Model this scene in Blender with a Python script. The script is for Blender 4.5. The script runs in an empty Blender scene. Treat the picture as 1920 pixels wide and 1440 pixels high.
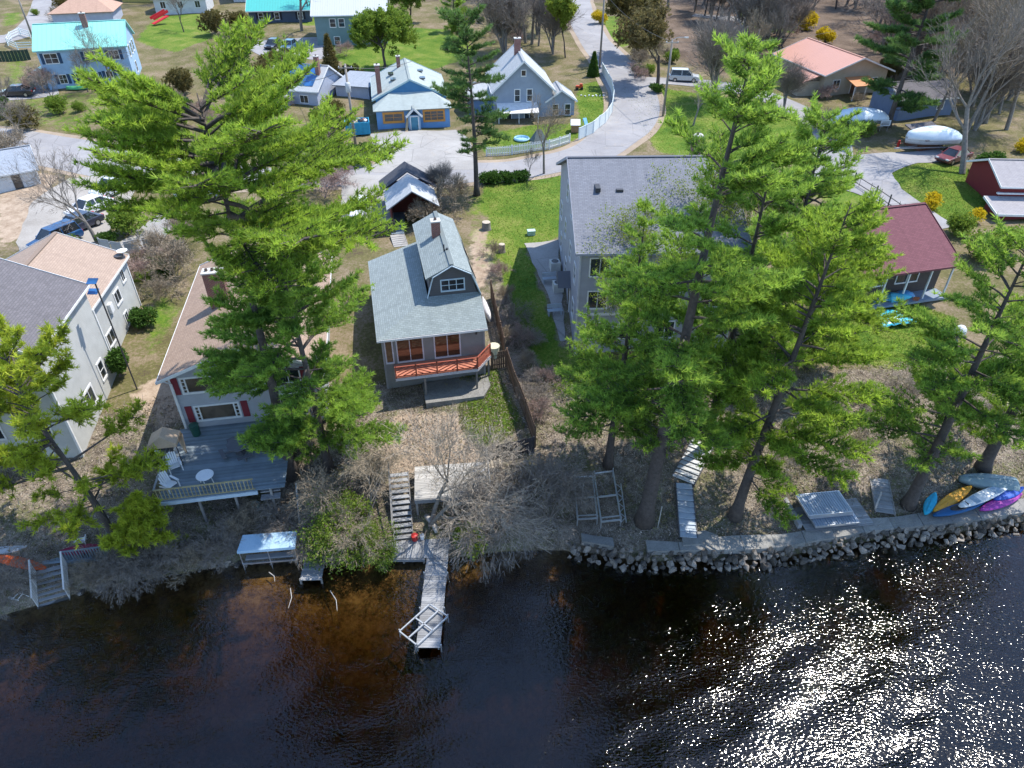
import bpy, bmesh, math, random
import numpy as np
from mathutils import Vector, Matrix
from mathutils.geometry import delaunay_2d_cdt
random.seed(7); np.random.seed(7)
sc = bpy.context.scene
COL = sc.collection
R = math.radians
PI = math.pi
# ------------------------------------------------------------------ camera
FPX, TH, CH = 1331.0, R(36.8), 34.0
cd = bpy.data.cameras.new('camera'); cam = bpy.data.objects.new('camera', cd); COL.objects.link(cam)
cd.lens = FPX/1920*36; cd.sensor_width = 36; cd.clip_start = 0.5; cd.clip_end = 3000
cam.location = (0, 0, CH); cam.rotation_euler = (PI/2-TH, 0, 0)
sc.camera = cam
# ------------------------------------------------------------------ sky + sun
SUN_AZ, SUN_EL = R(58), R(62)          # azimuth measured from +Y towards +X
w = bpy.data.worlds.new('World'); sc.world = w; w.use_nodes = True
nt = w.node_tree; bg = nt.nodes['Background']
sk = nt.nodes.new('ShaderNodeTexSky'); sk.sky_type = 'NISHITA'; sk.sun_disc = False
sk.sun_elevation = SUN_EL; sk.sun_rotation = SUN_AZ; sk.altitude = 100; sk.air_density = 1.0; sk.dust_density = 0.15; sk.ozone_density = 3.0
nt.links.new(sk.outputs[0], bg.inputs[0]); bg.inputs[1].default_value = 0.15
sl = bpy.data.lights.new('sun', 'SUN'); so = bpy.data.objects.new('sun', sl); COL.objects.link(so)
sl.energy = 2.9; sl.angle = R(0.55); sl.color = (1.0, 0.94, 0.84)
sd = Vector((math.sin(SUN_AZ)*math.cos(SUN_EL), math.cos(SUN_AZ)*math.cos(SUN_EL), math.sin(SUN_EL)))
so.rotation_euler = sd.to_track_quat('Z', 'Y').to_euler()
so.location = (60, 40, 80)
vs = sc.view_settings; vs.view_transform = 'Standard'; vs.look = 'None'; vs.exposure = 1.22; vs.gamma = 1.0; vs.use_curve_mapping = False
sc.cycles.max_bounces = 5; sc.cycles.transparent_max_bounces = 8; sc.cycles.diffuse_bounces = 3
sc.cycles.caustics_reflective = False; sc.cycles.caustics_refractive = False
# ------------------------------------------------------------------ pixel -> place
CT, ST = math.cos(TH), math.sin(TH)
def ray(px, py):
    u = (px-960)/FPX; v = (720-py)/FPX
    return np.array([u, CT+v*ST, -ST+v*CT])
def P(px, py, z=0.0):
    r = ray(px, py); t = (z-CH)/r[2]
    return np.array([r[0]*t, r[1]*t, z])
def PY(px, py, y):
    r = ray(px, py); t = y/r[1]
    return np.array([r[0]*t, y, CH+r[2]*t])
# ------------------------------------------------------------------ terrain height
_sh = [P(*p, 0)[:2] for p in [(-600,1250),(-300,1215),(0,1158),(60,1138),(140,1115),(240,1095),(330,1078),(450,1058),(600,1052),(700,1056),(840,1048),(960,1032),(1050,1034),(1120,1046),(1200,1060),(1440,1056),(1640,1020),(1800,1005),(1920,985),(2300,930)]]
_shx = np.array([p[0] for p in _sh]); _shy = np.array([p[1] for p in _sh])
def shore(x):
    return (np.interp(x-.8, _shx, _shy)+np.interp(x, _shx, _shy)+np.interp(x+.8, _shx, _shy))/3
def _prof(pts, k):
    d = np.arange(-60, 900, .1); z = np.interp(d, [p[0] for p in pts], [p[1] for p in pts])
    zs = z.copy(); n = int(k*10)|1
    zz = np.convolve(np.pad(z, n//2, mode='edge'), np.ones(n)/n, mode='valid')
    return d, zz
_far = [(16,3.4),(22,4.3),(30,4.9),(50,5.5),(80,6.3),(110,7.0),(200,9.5),(600,22),(900,30)]
_pl = _prof([(-60,-4),(-30,-3.4),(-14,-2.2),(-5,-.95),(-1,-.35),(0,-.05),(1.2,.65),(4,1.3),(8,2.3),(11,2.9)]+_far, .9)
_pr = _prof([(-60,-4),(-30,-3.4),(-14,-2.4),(-5,-1.5),(-.6,-1.1),(-.1,-1.0),(.55,.72),(2.5,.88),(5,1.6),(8,2.5),(11,3.0)]+_far, .5)
def ss(a, b, x):
    t = np.clip((x-a)/(b-a), 0, 1); return t*t*(3-2*t)
def G(x, y):
    x = np.asarray(x, float); y = np.asarray(y, float)
    d = y-shore(x); k = ss(2.0, 5.5, x)
    z = np.interp(d, *_pl)*(1-k)+np.interp(d, *_pr)*k
    z = z + ss(4, 16, d)*(.16*np.sin(x*.23+1)*np.cos(y*.19)+.10*np.sin(x*.51+y*.37))
    return z
def g(x, y): return float(G(x, y))
def PG(px, py):
    r = ray(px, py); t = 20.0
    for _ in range(60):
        x, y, z = r[0]*t, r[1]*t, CH+r[2]*t
        t += (z-g(x, y))/(-r[2])*.8
    x, y = r[0]*t, r[1]*t
    return np.array([x, y, g(x, y)])
def A(px, py): return tuple(PG(px, py))
# ------------------------------------------------------------------ node helpers
class NT:
    def __init__(s, name):
        s.m = bpy.data.materials.new(name); s.m.use_nodes = True
        s.t = s.m.node_tree; s.b = s.t.nodes['Principled BSDF']; s.out = s.t.nodes['Material Output']
    def n(s, typ, ins=None, **kw):
        nd = s.t.nodes.new('ShaderNode'+typ)
        for k, v in kw.items(): setattr(nd, k, v)
        for k, v in (ins or {}).items(): s.set(nd.inputs[k], v)
        return nd
    def set(s, inp, v):
        if isinstance(v, bpy.types.NodeSocket): s.t.links.new(v, inp)
        elif isinstance(v, (tuple, list)) and inp.type == 'RGBA': inp.default_value = (*v[:3], 1)
        else: inp.default_value = v
    def pos(s): return s.n('NewGeometry').outputs['Position']
    def noise(s, sc_, det=4, rough=.55, vec=None, dist=0):
        return s.n('TexNoise', {'Vector': vec if vec is not None else s.pos(), 'Scale': sc_, 'Detail': det, 'Roughness': rough, 'Distortion': dist}).outputs['Fac']
    def ramp(s, f, stops, interp='LINEAR'):
        nd = s.n('ValToRGB', {'Fac': f}); cr = nd.color_ramp; cr.interpolation = interp
        while len(cr.elements) < len(stops): cr.elements.new(.5)
        for e, (p, c) in zip(cr.elements, stops): e.position = p; e.color = (*(c if isinstance(c, (tuple, list)) else (c, c, c))[:3], 1)
        return nd.outputs['Color']
    def mix(s, f, a, b, mode='MIX'):
        nd = s.n('Mix', data_type='RGBA', blend_type=mode)
        s.set(nd.inputs[0], f); s.set(nd.inputs[6], a); s.set(nd.inputs[7], b); return nd.outputs[2]
    def math(s, op, a, b=0.0, c=0.0, clamp=False):
        nd = s.n('Math', operation=op, use_clamp=clamp); s.set(nd.inputs[0], a); s.set(nd.inputs[1], b)
        if len(nd.inputs) > 2: s.set(nd.inputs[2], c)
        return nd.outputs[0]
    def bump(s, h, st=.3, dist=.02):
        nd = s.n('Bump', {'Height': h, 'Strength': st, 'Distance': dist}); s.t.links.new(nd.outputs[0], s.b.inputs['Normal'])
    def base(s, c, rough=.8, spec=.4, metal=0):
        s.set(s.b.inputs['Base Color'], c); s.set(s.b.inputs['Roughness'], rough)
        s.b.inputs['Specular IOR Level'].default_value = spec; s.b.inputs['Metallic'].default_value = metal
        return s.m
def mul(c, k): return tuple(min(1, max(0, v*k)) for v in c)
_M = {}
def mat(name, c, c2=None, scale=2.5, rough=.75, bump=0.0, bscale=40, metal=0, spec=.4, coat=0, rnd=0.0, det=5):
    """painted / plain surface: two tones mixed by fine and coarse noise, optional per-object tone"""
    if name in _M: return _M[name]
    t = NT(name); c2 = c2 or mul(c, .72)
    f = t.mix(.5, t.noise(scale, det), t.noise(scale*9, 3))
    col = t.ramp(f, [(.36, c2), (.62, c)])
    if rnd:
        r = t.n('ObjectInfo').outputs['Random']
        hv = t.n('HueSaturation', {'Color': col, 'Value': t.math('MULTIPLY_ADD', r, 2*rnd, 1-rnd), 'Saturation': 1.0}); col = hv.outputs[0]
    t.base(col, rough, spec, metal)
    if coat: t.b.inputs['Coat Weight'].default_value = coat; t.b.inputs['Coat Roughness'].default_value = .08
    if bump: t.bump(t.noise(bscale, 4), bump)
    _M[name] = t.m; return t.m
def mat_siding(name, c, step=.115, vert=False, rough=.7):
    if name in _M: return _M[name]
    t = NT(name); s = t.n('SeparateXYZ', {'Vector': t.n('TexCoord').outputs['Object']})
    if vert: co = t.math('ADD', s.outputs[0], s.outputs[1])
    else: co = s.outputs[2]
    f = t.math('FRACT', t.math('DIVIDE', co, step))
    prof = t.math('SUBTRACT', 1.0, f)
    line = t.math('GREATER_THAN', f, .90)
    col = t.mix(t.math('MULTIPLY', line, .45), t.ramp(t.noise(1.3, 5), [(.3, mul(c, .84)), (.7, c)]), mul(c, .45))
    col = t.mix(t.math('MULTIPLY', t.noise(7, 4), .18), col, mul(c, .6))
    t.base(col, rough, .35); t.bump(prof, .5, .02); _M[name] = t.m; return t.m
def mat_shingle(name, c, c2, w_=.32, h_=.15, rough=.92):
    if name in _M: return _M[name]
    t = NT(name); uv = t.n('UVMap').outputs[0]
    b = t.n('TexBrick', {'Vector': uv, 'Color1': c, 'Color2': c2, 'Mortar': mul(c2, .55), 'Scale': 1.0, 'Mortar Size': .012, 'Bias': 0.0, 'Brick Width': w_, 'Row Height': h_})
    big = t.noise(.55, 5, .6)
    col = t.mix(t.math('MULTIPLY', big, .5), b.outputs[0], mul(c2, .75))
    col = t.mix(t.math('MULTIPLY', t.noise(22, 3), .35), col, mul(c, 1.25))
    # faint run-off streaks down the slope
    sm = t.n('Mapping', {'Vector': uv, 'Scale': (2.2, .16, 1)}); st = t.noise(1.0, 4, .6, vec=sm.outputs[0])
    col = t.mix(t.math('MULTIPLY', t.ramp(st, [(.48, 0.0), (.72, 1.0)]), .28), col, mul(c2, .6))
    t.base(col, rough, .25); t.bump(t.math('ADD', b.outputs[1], t.noise(60, 2)), .35, .015); _M[name] = t.m; return t.m
def mat_metalroof(name, c, seam=.42, rough=.42):
    if name in _M: return _M[name]
    t = NT(name); s = t.n('SeparateXYZ', {'Vector': t.n('UVMap').outputs[0]})
    f = t.math('FRACT', t.math('DIVIDE', s.outputs[0], seam)); rib = t.math('LESS_THAN', f, .1)
    col = t.mix(t.math('MULTIPLY', t.noise(.8, 5), .4), c, mul(c, .78)); col = t.mix(t.math('MULTIPLY', rib, .35), col, mul(c, .6))
    t.base(col, rough, .5); t.bump(rib, .6, .04); _M[name] = t.m; return t.m
def mat_wood(name, c, c2, along='x', rough=.85, rnd=.22):
    if name in _M: return _M[name]
    t = NT(name); mp = t.n('Mapping', {'Vector': t.n('TexCoord').outputs['Object'], 'Scale': (1.5, 26, 26) if along == 'x' else ((26, 1.5, 26) if along == 'y' else (26, 26, 1.5))})
    f = t.noise(1.0, 5, .6, vec=mp.outputs[0]); col = t.ramp(t.mix(.45, f, t.noise(1.7, 4)), [(.33, c2), (.64, c)])
    if rnd: col = t.n('HueSaturation', {'Color': col, 'Value': t.math('MULTIPLY_ADD', t.n('ObjectInfo').outputs['Random'], 2*rnd, 1-rnd)}).outputs[0]
    t.base(col, rough, .3); t.bump(f, .35, .006); _M[name] = t.m; return t.m
def mat_brick(name, c, c2):
    if name in _M: return _M[name]
    t = NT(name); tc = t.n('TexCoord').outputs['Object']; s = t.n('SeparateXYZ', {'Vector': tc})
    v = t.n('CombineXYZ', {'X': t.math('ADD', s.outputs[0], s.outputs[1]), 'Y': s.outputs[2]}).outputs[0]
    b = t.n('TexBrick', {'Vector': v, 'Color1': c, 'Color2': c2, 'Mortar': (.32, .3, .28), 'Scale': 1.0, 'Mortar Size': .012, 'Brick Width': .21, 'Row Height': .075})
    t.base(t.mix(t.math('MULTIPLY', t.noise(2.5, 4), .5), b.outputs[0], mul(c2, .6)), .9, .2); t.bump(b.outputs[1], .4, .01); _M[name] = t.m; return t.m
def mat_glass(name='window_glass', c=(.03, .04, .05)):
    if name in _M: return _M[name]
    t = NT(name); col = t.ramp(t.noise(.9, 3), [(.38, mul(c, .5)), (.6, c)]); t.base(col, .06, .9); _M[name] = t.m; return t.m
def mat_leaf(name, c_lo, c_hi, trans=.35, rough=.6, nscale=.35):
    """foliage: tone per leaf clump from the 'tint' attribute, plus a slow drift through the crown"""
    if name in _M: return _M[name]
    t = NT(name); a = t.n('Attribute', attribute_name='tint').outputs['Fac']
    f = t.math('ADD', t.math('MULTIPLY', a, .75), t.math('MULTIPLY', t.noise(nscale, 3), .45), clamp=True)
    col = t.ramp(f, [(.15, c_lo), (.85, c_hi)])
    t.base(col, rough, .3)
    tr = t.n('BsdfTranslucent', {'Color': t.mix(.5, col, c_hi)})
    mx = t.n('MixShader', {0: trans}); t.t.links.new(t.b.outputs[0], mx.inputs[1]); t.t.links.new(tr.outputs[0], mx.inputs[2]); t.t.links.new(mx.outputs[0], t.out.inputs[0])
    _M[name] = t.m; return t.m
# ------------------------------------------------------------------ mesh builder
def mesh_from(name, V, Fc, mats=None, uv=None, smooth=False, tint=None):
    """V (n,3); Fc: list of faces, or int array (m,3)/(m,4)"""
    me = bpy.data.meshes.new(name)
    V = np.asarray(V, np.float32)
    if isinstance(Fc, np.ndarray):
        m, k = Fc.shape; me.vertices.add(len(V)); me.vertices.foreach_set('co', V.ravel())
        me.loops.add(m*k); me.loops.foreach_set('vertex_index', Fc.astype(np.int32).ravel())
        me.polygons.add(m); me.polygons.foreach_set('loop_start', np.arange(0, m*k, k, dtype=np.int32)); me.polygons.foreach_set('loop_total', np.full(m, k, np.int32))
        me.update(calc_edges=True)
    else:
        me.from_pydata([tuple(v) for v in V], [], Fc)
    if uv is not None:
        l = me.uv_layers.new(name='UVMap'); l.data.foreach_set('uv', np.asarray(uv, np.float32).ravel())
    if tint is not None:
        at = me.attributes.new('tint', 'FLOAT', 'POINT'); at.data.foreach_set('value', np.asarray(tint, np.float32))
    if smooth: me.polygons.foreach_set('use_smooth', np.ones(len(me.polygons), bool))
    if mats: me.materials.append(mats)
    return me
def link(name, me, parent=None):
    o = bpy.data.objects.new(name, me); COL.objects.link(o)
    if parent: o.parent = parent
    return o
def rz2(x, y, a): c, s = math.cos(a), math.sin(a); return x*c-y*s, x*s+y*c
class MB:
    def __init__(s): s.V = []; s.F = []; s.UV = []
    def poly(s, verts, faces, uvs=None):
        o = len(s.V); s.V += [tuple(map(float, v)) for v in verts]
        for i, f in enumerate(faces):
            s.F.append(tuple(o+k for k in f)); s.UV += (uvs[i] if uvs else [(0, 0)]*len(f))
        return s
    def box(s, cx, cy, cz, sx, sy, sz, a=0.0):
        v = []
        for dz in (-.5, .5):
            for dx, dy in ((-.5, -.5), (.5, -.5), (.5, .5), (-.5, .5)):
                x, y = rz2(dx*sx, dy*sy, a); v.append((cx+x, cy+y, cz+dz*sz))
        return s.poly(v, [(3, 2, 1, 0), (4, 5, 6, 7), (0, 1, 5, 4), (1, 2, 6, 5), (2, 3, 7, 6), (3, 0, 4, 7)])
    def b2(s, x0, x1, y0, y1, z0, z1): return s.box((x0+x1)/2, (y0+y1)/2, (z0+z1)/2, x1-x0, y1-y0, z1-z0)
    def bar(s, p, q, w_, h_, up=(0, 0, 1)):
        p, q = Vector(p), Vector(q); d = (q-p).normalized(); u = Vector(up)
        if abs(d.dot(u)) > .98: u = Vector((0, 1, 0))
        sd_ = d.cross(u).normalized()*w_/2; uu = sd_.cross(d).normalized()*h_/2
        v = [c+i*sd_+j*uu for c in (p, q) for i, j in ((-1, -1), (1, -1), (1, 1), (-1, 1))]
        return s.poly(v, [(3, 2, 1, 0), (4, 5, 6, 7), (0, 1, 5, 4), (1, 2, 6, 5), (2, 3, 7, 6), (3, 0, 4, 7)])
    def tube(s, pts, rad, n=6, cap=True):
        pts = [Vector(p) for p in pts]; m = len(pts)
        if not isinstance(rad, (list, tuple, np.ndarray)): rad = [rad]*m
        vs_ = []
        for i, p in enumerate(pts):
            d = (pts[min(i+1, m-1)]-pts[max(i-1, 0)]).normalized(); u = Vector((0, 0, 1)) if abs(d.z) < .9 else Vector((1, 0, 0))
            a = d.cross(u).normalized(); b = d.cross(a)
            vs_ += [p+(a*math.cos(2*PI*k/n)+b*math.sin(2*PI*k/n))*rad[i] for k in range(n)]
        f = [(i*n+k, (i+1)*n+k, (i+1)*n+(k+1) % n, i*n+(k+1) % n) for i in range(m-1) for k in range(n)]
        if cap: f += [tuple(range(n)), tuple((m-1)*n+k for k in range(n-1, -1, -1))]
        return s.poly(vs_, f)
    def lathe(s, prof, n=16, loc=(0, 0, 0), cap=True):
        v = [(loc[0]+r*math.cos(2*PI*k/n), loc[1]+r*math.sin(2*PI*k/n), loc[2]+z) for r, z in prof for k in range(n)]
        f = [(i*n+k, i*n+(k+1) % n, (i+1)*n+(k+1) % n, (i+1)*n+k) for i in range(len(prof)-1) for k in range(n)]
        if cap: f += [tuple(range(n-1, -1, -1)), tuple((len(prof)-1)*n+k for k in range(n))]
        return s.poly(v, f)
    def prism(s, poly, axis, a, b):
        """extrude a 2-D outline: axis 'y' -> outline is (x,z); 'x' -> (y,z); 'z' -> (x,y)"""
        n = len(poly)
        mk = {'y': lambda p, t: (p[0], t, p[1]), 'x': lambda p, t: (t, p[0], p[1]), 'z': lambda p, t: (p[0], p[1], t)}[axis]
        v = [mk(p, a) for p in poly]+[mk(p, b) for p in poly]
        return s.poly(v, [tuple(range(n)), tuple(range(2*n-1, n-1, -1))]+[(i, i+n, (i+1) % n+n, (i+1) % n) for i in range(n)])
    def slab(s, pts, t=.14):
        """roof plane from 3-4 corners (first edge = eave), thickness t downward, uv in metres"""
        p = [Vector(q) for q in pts]; e = (p[1]-p[0]).normalized(); nrm = e.cross(p[-1]-p[0]).normalized()
        if nrm.z < 0: nrm = -nrm
        up = nrm.cross(e); n = len(p); lo = [q-nrm*t for q in p]
        uvt = [((q-p[0]).dot(e), (q-p[0]).dot(up)) for q in p]
        f = [tuple(range(n)), tuple(range(2*n-1, n-1, -1))]+[(i, i+n, (i+1) % n+n, (i+1) % n) for i in range(n)]
        return s.poly(p+lo, f, [uvt, [uvt[k] for k in range(n-1, -1, -1)]]+[[(0, 0)]*4]*n)
    def mesh(s, name, m, smooth=False):
        me = bpy.data.meshes.new(name); me.from_pydata(s.V, [], s.F)
        l = me.uv_layers.new(name='UVMap'); l.data.foreach_set('uv', np.asarray(s.UV, np.float32).ravel())
        bm = bmesh.new(); bm.from_mesh(me); bmesh.ops.recalc_face_normals(bm, faces=bm.faces); bm.to_mesh(me); bm.free()
        if smooth: me.polygons.foreach_set('use_smooth', np.ones(len(me.polygons), bool))
        if m: me.materials.append(m)
        return me
    def build(s, name, m, parent=None, smooth=False, bevel=0):
        o = link(name, s.mesh(name, m, smooth), parent)
        if bevel:
            md = o.modifiers.new('bevel', 'BEVEL'); md.width = bevel; md.segments = 2; md.limit_method = 'ANGLE'
        return o
def tag(o, label, cat, group=None, kind=None):
    if label: o['label'] = label
    if cat: o['category'] = cat
    if group: o['group'] = group
    if kind: o['kind'] = kind
    return o
def thing(name, label, cat, loc=(0, 0, 0), rz=0.0, group=None):
    o = bpy.data.objects.new(name, None); COL.objects.link(o); o.empty_display_size = .3
    o.location = loc; o.rotation_euler = (0, 0, rz); return tag(o, label, cat, group)
def dup(root, loc=None, rz=None, label=None, scale=None, group=None):
    def cp(o, par):
        c = o.copy(); COL.objects.link(c); c.parent = par
        for ch in o.children: cp(ch, c)
        return c
    r = cp(root, None)
    if loc is not None: r.location = loc
    if rz is not None: r.rotation_euler = (0, 0, rz)
    if scale is not None: r.scale = (scale,)*3 if not isinstance(scale, (tuple, list)) else scale
    if label: r['label'] = label
    if group: r['group'] = group
    return r
def piece(name, me, parent, loc=(0, 0, 0), rot=(0, 0, 0), scale=(1, 1, 1)):
    o = link(name, me, parent); o.location = loc; o.rotation_euler = rot; o.scale = scale; return o
# ================================================================== terrain
def inpoly(px, py, poly):
    c = np.zeros(px.shape, bool); n = len(poly); j = n-1
    for i in range(n):
        xi, yi = poly[i]; xj, yj = poly[j]
        if yi != yj: c ^= ((yi > py) != (yj > py)) & (px < (xj-xi)*(py-yi)/(yj-yi)+xi)
        j = i
    return c
def wpoly(pix): return [tuple(PG(*p)[:2]) for p in pix]
xl = np.concatenate([-np.geomspace(620, 122, 18), np.arange(-120, -62, 1.0), np.arange(-62, 62.1, .7), np.arange(63, 100, 1.0), np.geomspace(102, 620, 18)])
yl = np.concatenate([np.arange(2, 15, 1.0), np.arange(15, 32, .4), np.arange(32, 60, .6), np.arange(60, 190, 1.0), np.geomspace(191, 900, 50)])
X, Y = np.meshgrid(xl, yl); Z = G(X, Y)
nx, ny = len(xl), len(yl)
idx = np.arange(nx*ny).reshape(ny, nx)
quads = np.stack([idx[:-1, :-1], idx[:-1, 1:], idx[1:, 1:], idx[1:, :-1]], -1).reshape(-1, 4)
me = mesh_from('ground', np.stack([X, Y, Z], -1).reshape(-1, 3), quads, smooth=True)
D = Y-shore(X)
LAWN = [  # outlines traced on the photograph, dropped onto the terrain
  ([(903,338),(1075,318),(1065,345),(1050,450),(985,455),(1005,520),(1050,650),(1110,670),(1130,700),(1075,712),(1020,695),(965,585),(925,470)], 1.0),
  ([(1082,160),(1128,148),(1150,190),(1140,215),(1100,245),(1082,262),(930,292),(905,285),(915,255),(1000,235),(1085,230)], .95),
  ([(1668,325),(1720,306),(1810,312),(1850,340),(1850,400),(1800,440),(1770,410),(1700,360)], 1.05),
  ([(1600,560),(1700,560),(1800,600),(1760,700),(1640,690),(1560,640)], .85),
  ([(1540,430),(1640,380),(1720,395),(1600,500)], .7),
  ([(1165,165),(1250,165),(1420,190),(1540,230),(1500,300),(1340,300),(1230,290),(1200,235)], .75),
  ([(1125,30),(1180,32),(1182,85),(1150,90)], 1.0),
  ([(1340,110),(1470,100),(1480,165),(1390,165)], .8),
  ([(0,168),(240,172),(300,215),(120,250),(0,225)], .45),
  ([(243,478),(310,475),(315,525),(252,530)], .9),
  ([(862,705),(930,690),(985,800),(900,850),(860,800)], .75),([(1005,690),(1130,690),(1120,745),(1040,760)], .6),([(1180,880),(1260,900),(1250,960),(1180,950)], .45),([(1420,880),(1500,880),(1490,950),(1410,960)], .45),
  ([(640,48),(840,55),(900,95),(820,130),(660,135),(600,90)], .9),
  ([(255,75),(300,30),(380,25),(400,70),(330,100)], .9),
  ([(0,25),(45,22),(40,45),(0,52)], .6), ([(0,100),(60,90),(60,165),(0,168)],.5),
  ([(870,370),(905,365),(912,520),(885,500)], .5),
  ([(640,300),(480,300),(440,240),(640,235)], .7), ([(275,560),(330,545),(345,590),(290,680),(262,690)], .6),
  ([(560,5),(600,5),(600,50),(565,48)], .8), ([(1380,20),(1480,35),(1500,60),(1400,60)], .9),
  ([(1500,300),(1560,300),(1650,360),(1600,400),(1500,360)], .75)]
wl = np.zeros(X.shape)
for pl, k in LAWN: wl = np.maximum(wl, inpoly(X, Y, wpoly(pl))*k)
SAND = [[(722,775),(860,770),(905,850),(880,890),(722,890)], [(0,330),(110,330),(60,420),(0,470)], [(885,520),(905,380),(925,470),(905,560)],
        [(245,740),(330,690),(345,790),(290,800)]]
ws = np.zeros(X.shape)
for pl in SAND: ws = np.maximum(ws, inpoly(X, Y, wpoly(pl)))
wb = ((D < 13.5) & (D > -.6)).astype(float); wb = np.maximum(wb, ((X < 5) & (X > -4) & (D < 32) & (D > 0)) * .8)
def blur(a, n=1):
    for _ in range(n):
        p = np.pad(a, 1, mode='edge'); a = (p[1:-1, 1:-1]*2+p[:-2, 1:-1]+p[2:, 1:-1]+p[1:-1, :-2]+p[1:-1, 2:])/6
    return a
for nm, a, k in (('lawn', wl, 2), ('sand', ws, 2), ('bank', wb, 3), ('wood', ss(105, 130, Y)*ss(20, 35, X)+ss(165, 185, Y), 1)):
    at = me.attributes.new(nm, 'FLOAT', 'POINT'); at.data.foreach_set('value', blur(a, k).astype(np.float32).ravel())
t = NT('ground_cover')
n0, n1, n2, n3 = t.noise(.33, 3, .6), t.noise(1.2, 4, .65), t.noise(4.5, 3, .7), t.noise(16, 2, .7)
def wt(nm, soft=.5):
    a = t.n('Attribute', attribute_name=nm).outputs['Fac']
    f = t.math('ADD', a, t.math('MULTIPLY', t.math('SUBTRACT', n1, .5), soft*1.6))
    return t.ramp(f, [(.36, 0.0), (.58, 1.0)])
m02, m13, m03 = t.mix(.5, n0, n2), t.mix(.55, n1, n3), t.mix(.4, n1, n2)
field = t.ramp(m02, [(.34, (.09, .068, .045)), (.46, (.12, .115, .042)), (.55, (.19, .15, .095)), (.70, (.29, .23, .165))])
lawn = t.ramp(t.mix(.25, m02, n3), [(.34, (.03, .075, .010)), (.45, (.07, .14, .014)), (.53, (.125, .18, .024)), (.64, (.24, .225, .075)), (.75, (.27, .21, .12))])
sand = t.ramp(m03, [(.35, (.24, .175, .12)), (.6, (.42, .33, .25))])
lit = t.ramp(m13, [(.36, (.05, .042, .034)), (.46, (.14, .115, .088)), (.55, (.26, .215, .17)), (.66, (.40, .345, .285))])
lit = t.mix(t.ramp(m02, [(.49, 0.0), (.60, .65)]), lit, (.10, .115, .032))
wood = t.ramp(m02, [(.35, (.07, .05, .036)), (.65, (.20, .15, .115))])
col = t.mix(wt('bank'), field, lit)
col = t.mix(wt('wood'), col, wood)
col = t.mix(wt('sand', .7), col, sand)
col = t.mix(wt('lawn'), col, lawn)
geo = t.n('SeparateXYZ', {'Vector': t.pos()})
under = t.ramp(t.math('MULTIPLY_ADD', geo.outputs[2], 1.0, .5), [(.40, 1.0), (.56, 0.0)])
bed = t.ramp(t.mix(.5, n1, n2), [(.36, (.06, .045, .025)), (.5, (.24, .17, .085)), (.64, (.42, .33, .17))])
col = t.mix(under, col, bed)
t.base(col, .95, .15)
t.bump(n3, .7, .06)
me.materials.append(t.m)
tag(link('ground', me), None, None, kind='structure')
# ------------------------------------------------------------------ sheets draped on the terrain
def drape(name, pix, m, dz=.035, step=1.1, world=False, jit=.12):
    pl = pix if world else wpoly(pix)
    B = []
    for i in range(len(pl)):
        a = np.array(pl[i]); b = np.array(pl[(i+1) % len(pl)]); n = max(1, int(np.hypot(*(b-a))/step))
        for k in range(n):
            p = a+(b-a)*k/n
            if k: p = p+np.random.uniform(-jit, jit, 2)
            B.append(tuple(p))
    nb = len(B); bx = np.array(B); inner = []
    gx, gy = np.meshgrid(np.arange(bx[:, 0].min(), bx[:, 0].max(), step*1.1), np.arange(bx[:, 1].min(), bx[:, 1].max(), step*1.1))
    k = inpoly(gx, gy, B); inner = list(zip(gx[k], gy[k]))
    co, _, fa, *_ = delaunay_2d_cdt([Vector(p) for p in B+inner], [(i, (i+1) % nb) for i in range(nb)], [], 1, 1e-4)
    V = np.array([(c.x, c.y) for c in co]); z = G(V[:, 0], V[:, 1])+dz
    me = mesh_from(name, np.column_stack([V, z]), [tuple(f) for f in fa], m, smooth=True)
    o = link(name, me); o['kind'] = 'structure'; return o
def mat_road(name, c, c2, crack=True):
    t = NT(name); f = t.mix(.5, t.noise(.35, 5, .6), t.noise(8, 5, .7)); col = t.ramp(f, [(.34, c2), (.62, c)])
    if crack:
        v = t.n('TexVoronoi', {'Vector': t.n('Mapping', {'Vector': t.pos(), 'Rotation': (0, 0, .6)}).outputs[0], 'Scale': .28}, feature='DISTANCE_TO_EDGE').outputs['Distance']
        col = t.mix(t.ramp(v, [(.0, .55), (.012, 0.0)]), col, mul(c2, .45))
        pt = t.n('TexVoronoi', {'Vector': t.pos(), 'Scale': .16}).outputs['Color']; col = t.mix(t.math('MULTIPLY', t.n('SeparateColor', {'Color': pt}).outputs[0], .28), col, mul(c2, .75))
        col = t.mix(t.ramp(t.noise(.9, 5, .7), [(.56, 0.0), (.74, .45)]), col, (.36, .31, .25))
    t.base(col, .93, .2); t.bump(t.noise(50, 3), .4, .01); _M[name] = t.m; return t.m
ROAD = mat_road('worn_asphalt', (.34, .335, .34), (.23, .225, .235))
GRAV = mat_road('pale_gravel', (.37, .35, .325), (.24, .22, .195), False)
CONC = mat_road('concrete', (.38, .37, .355), (.25, .24, .23))
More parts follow.
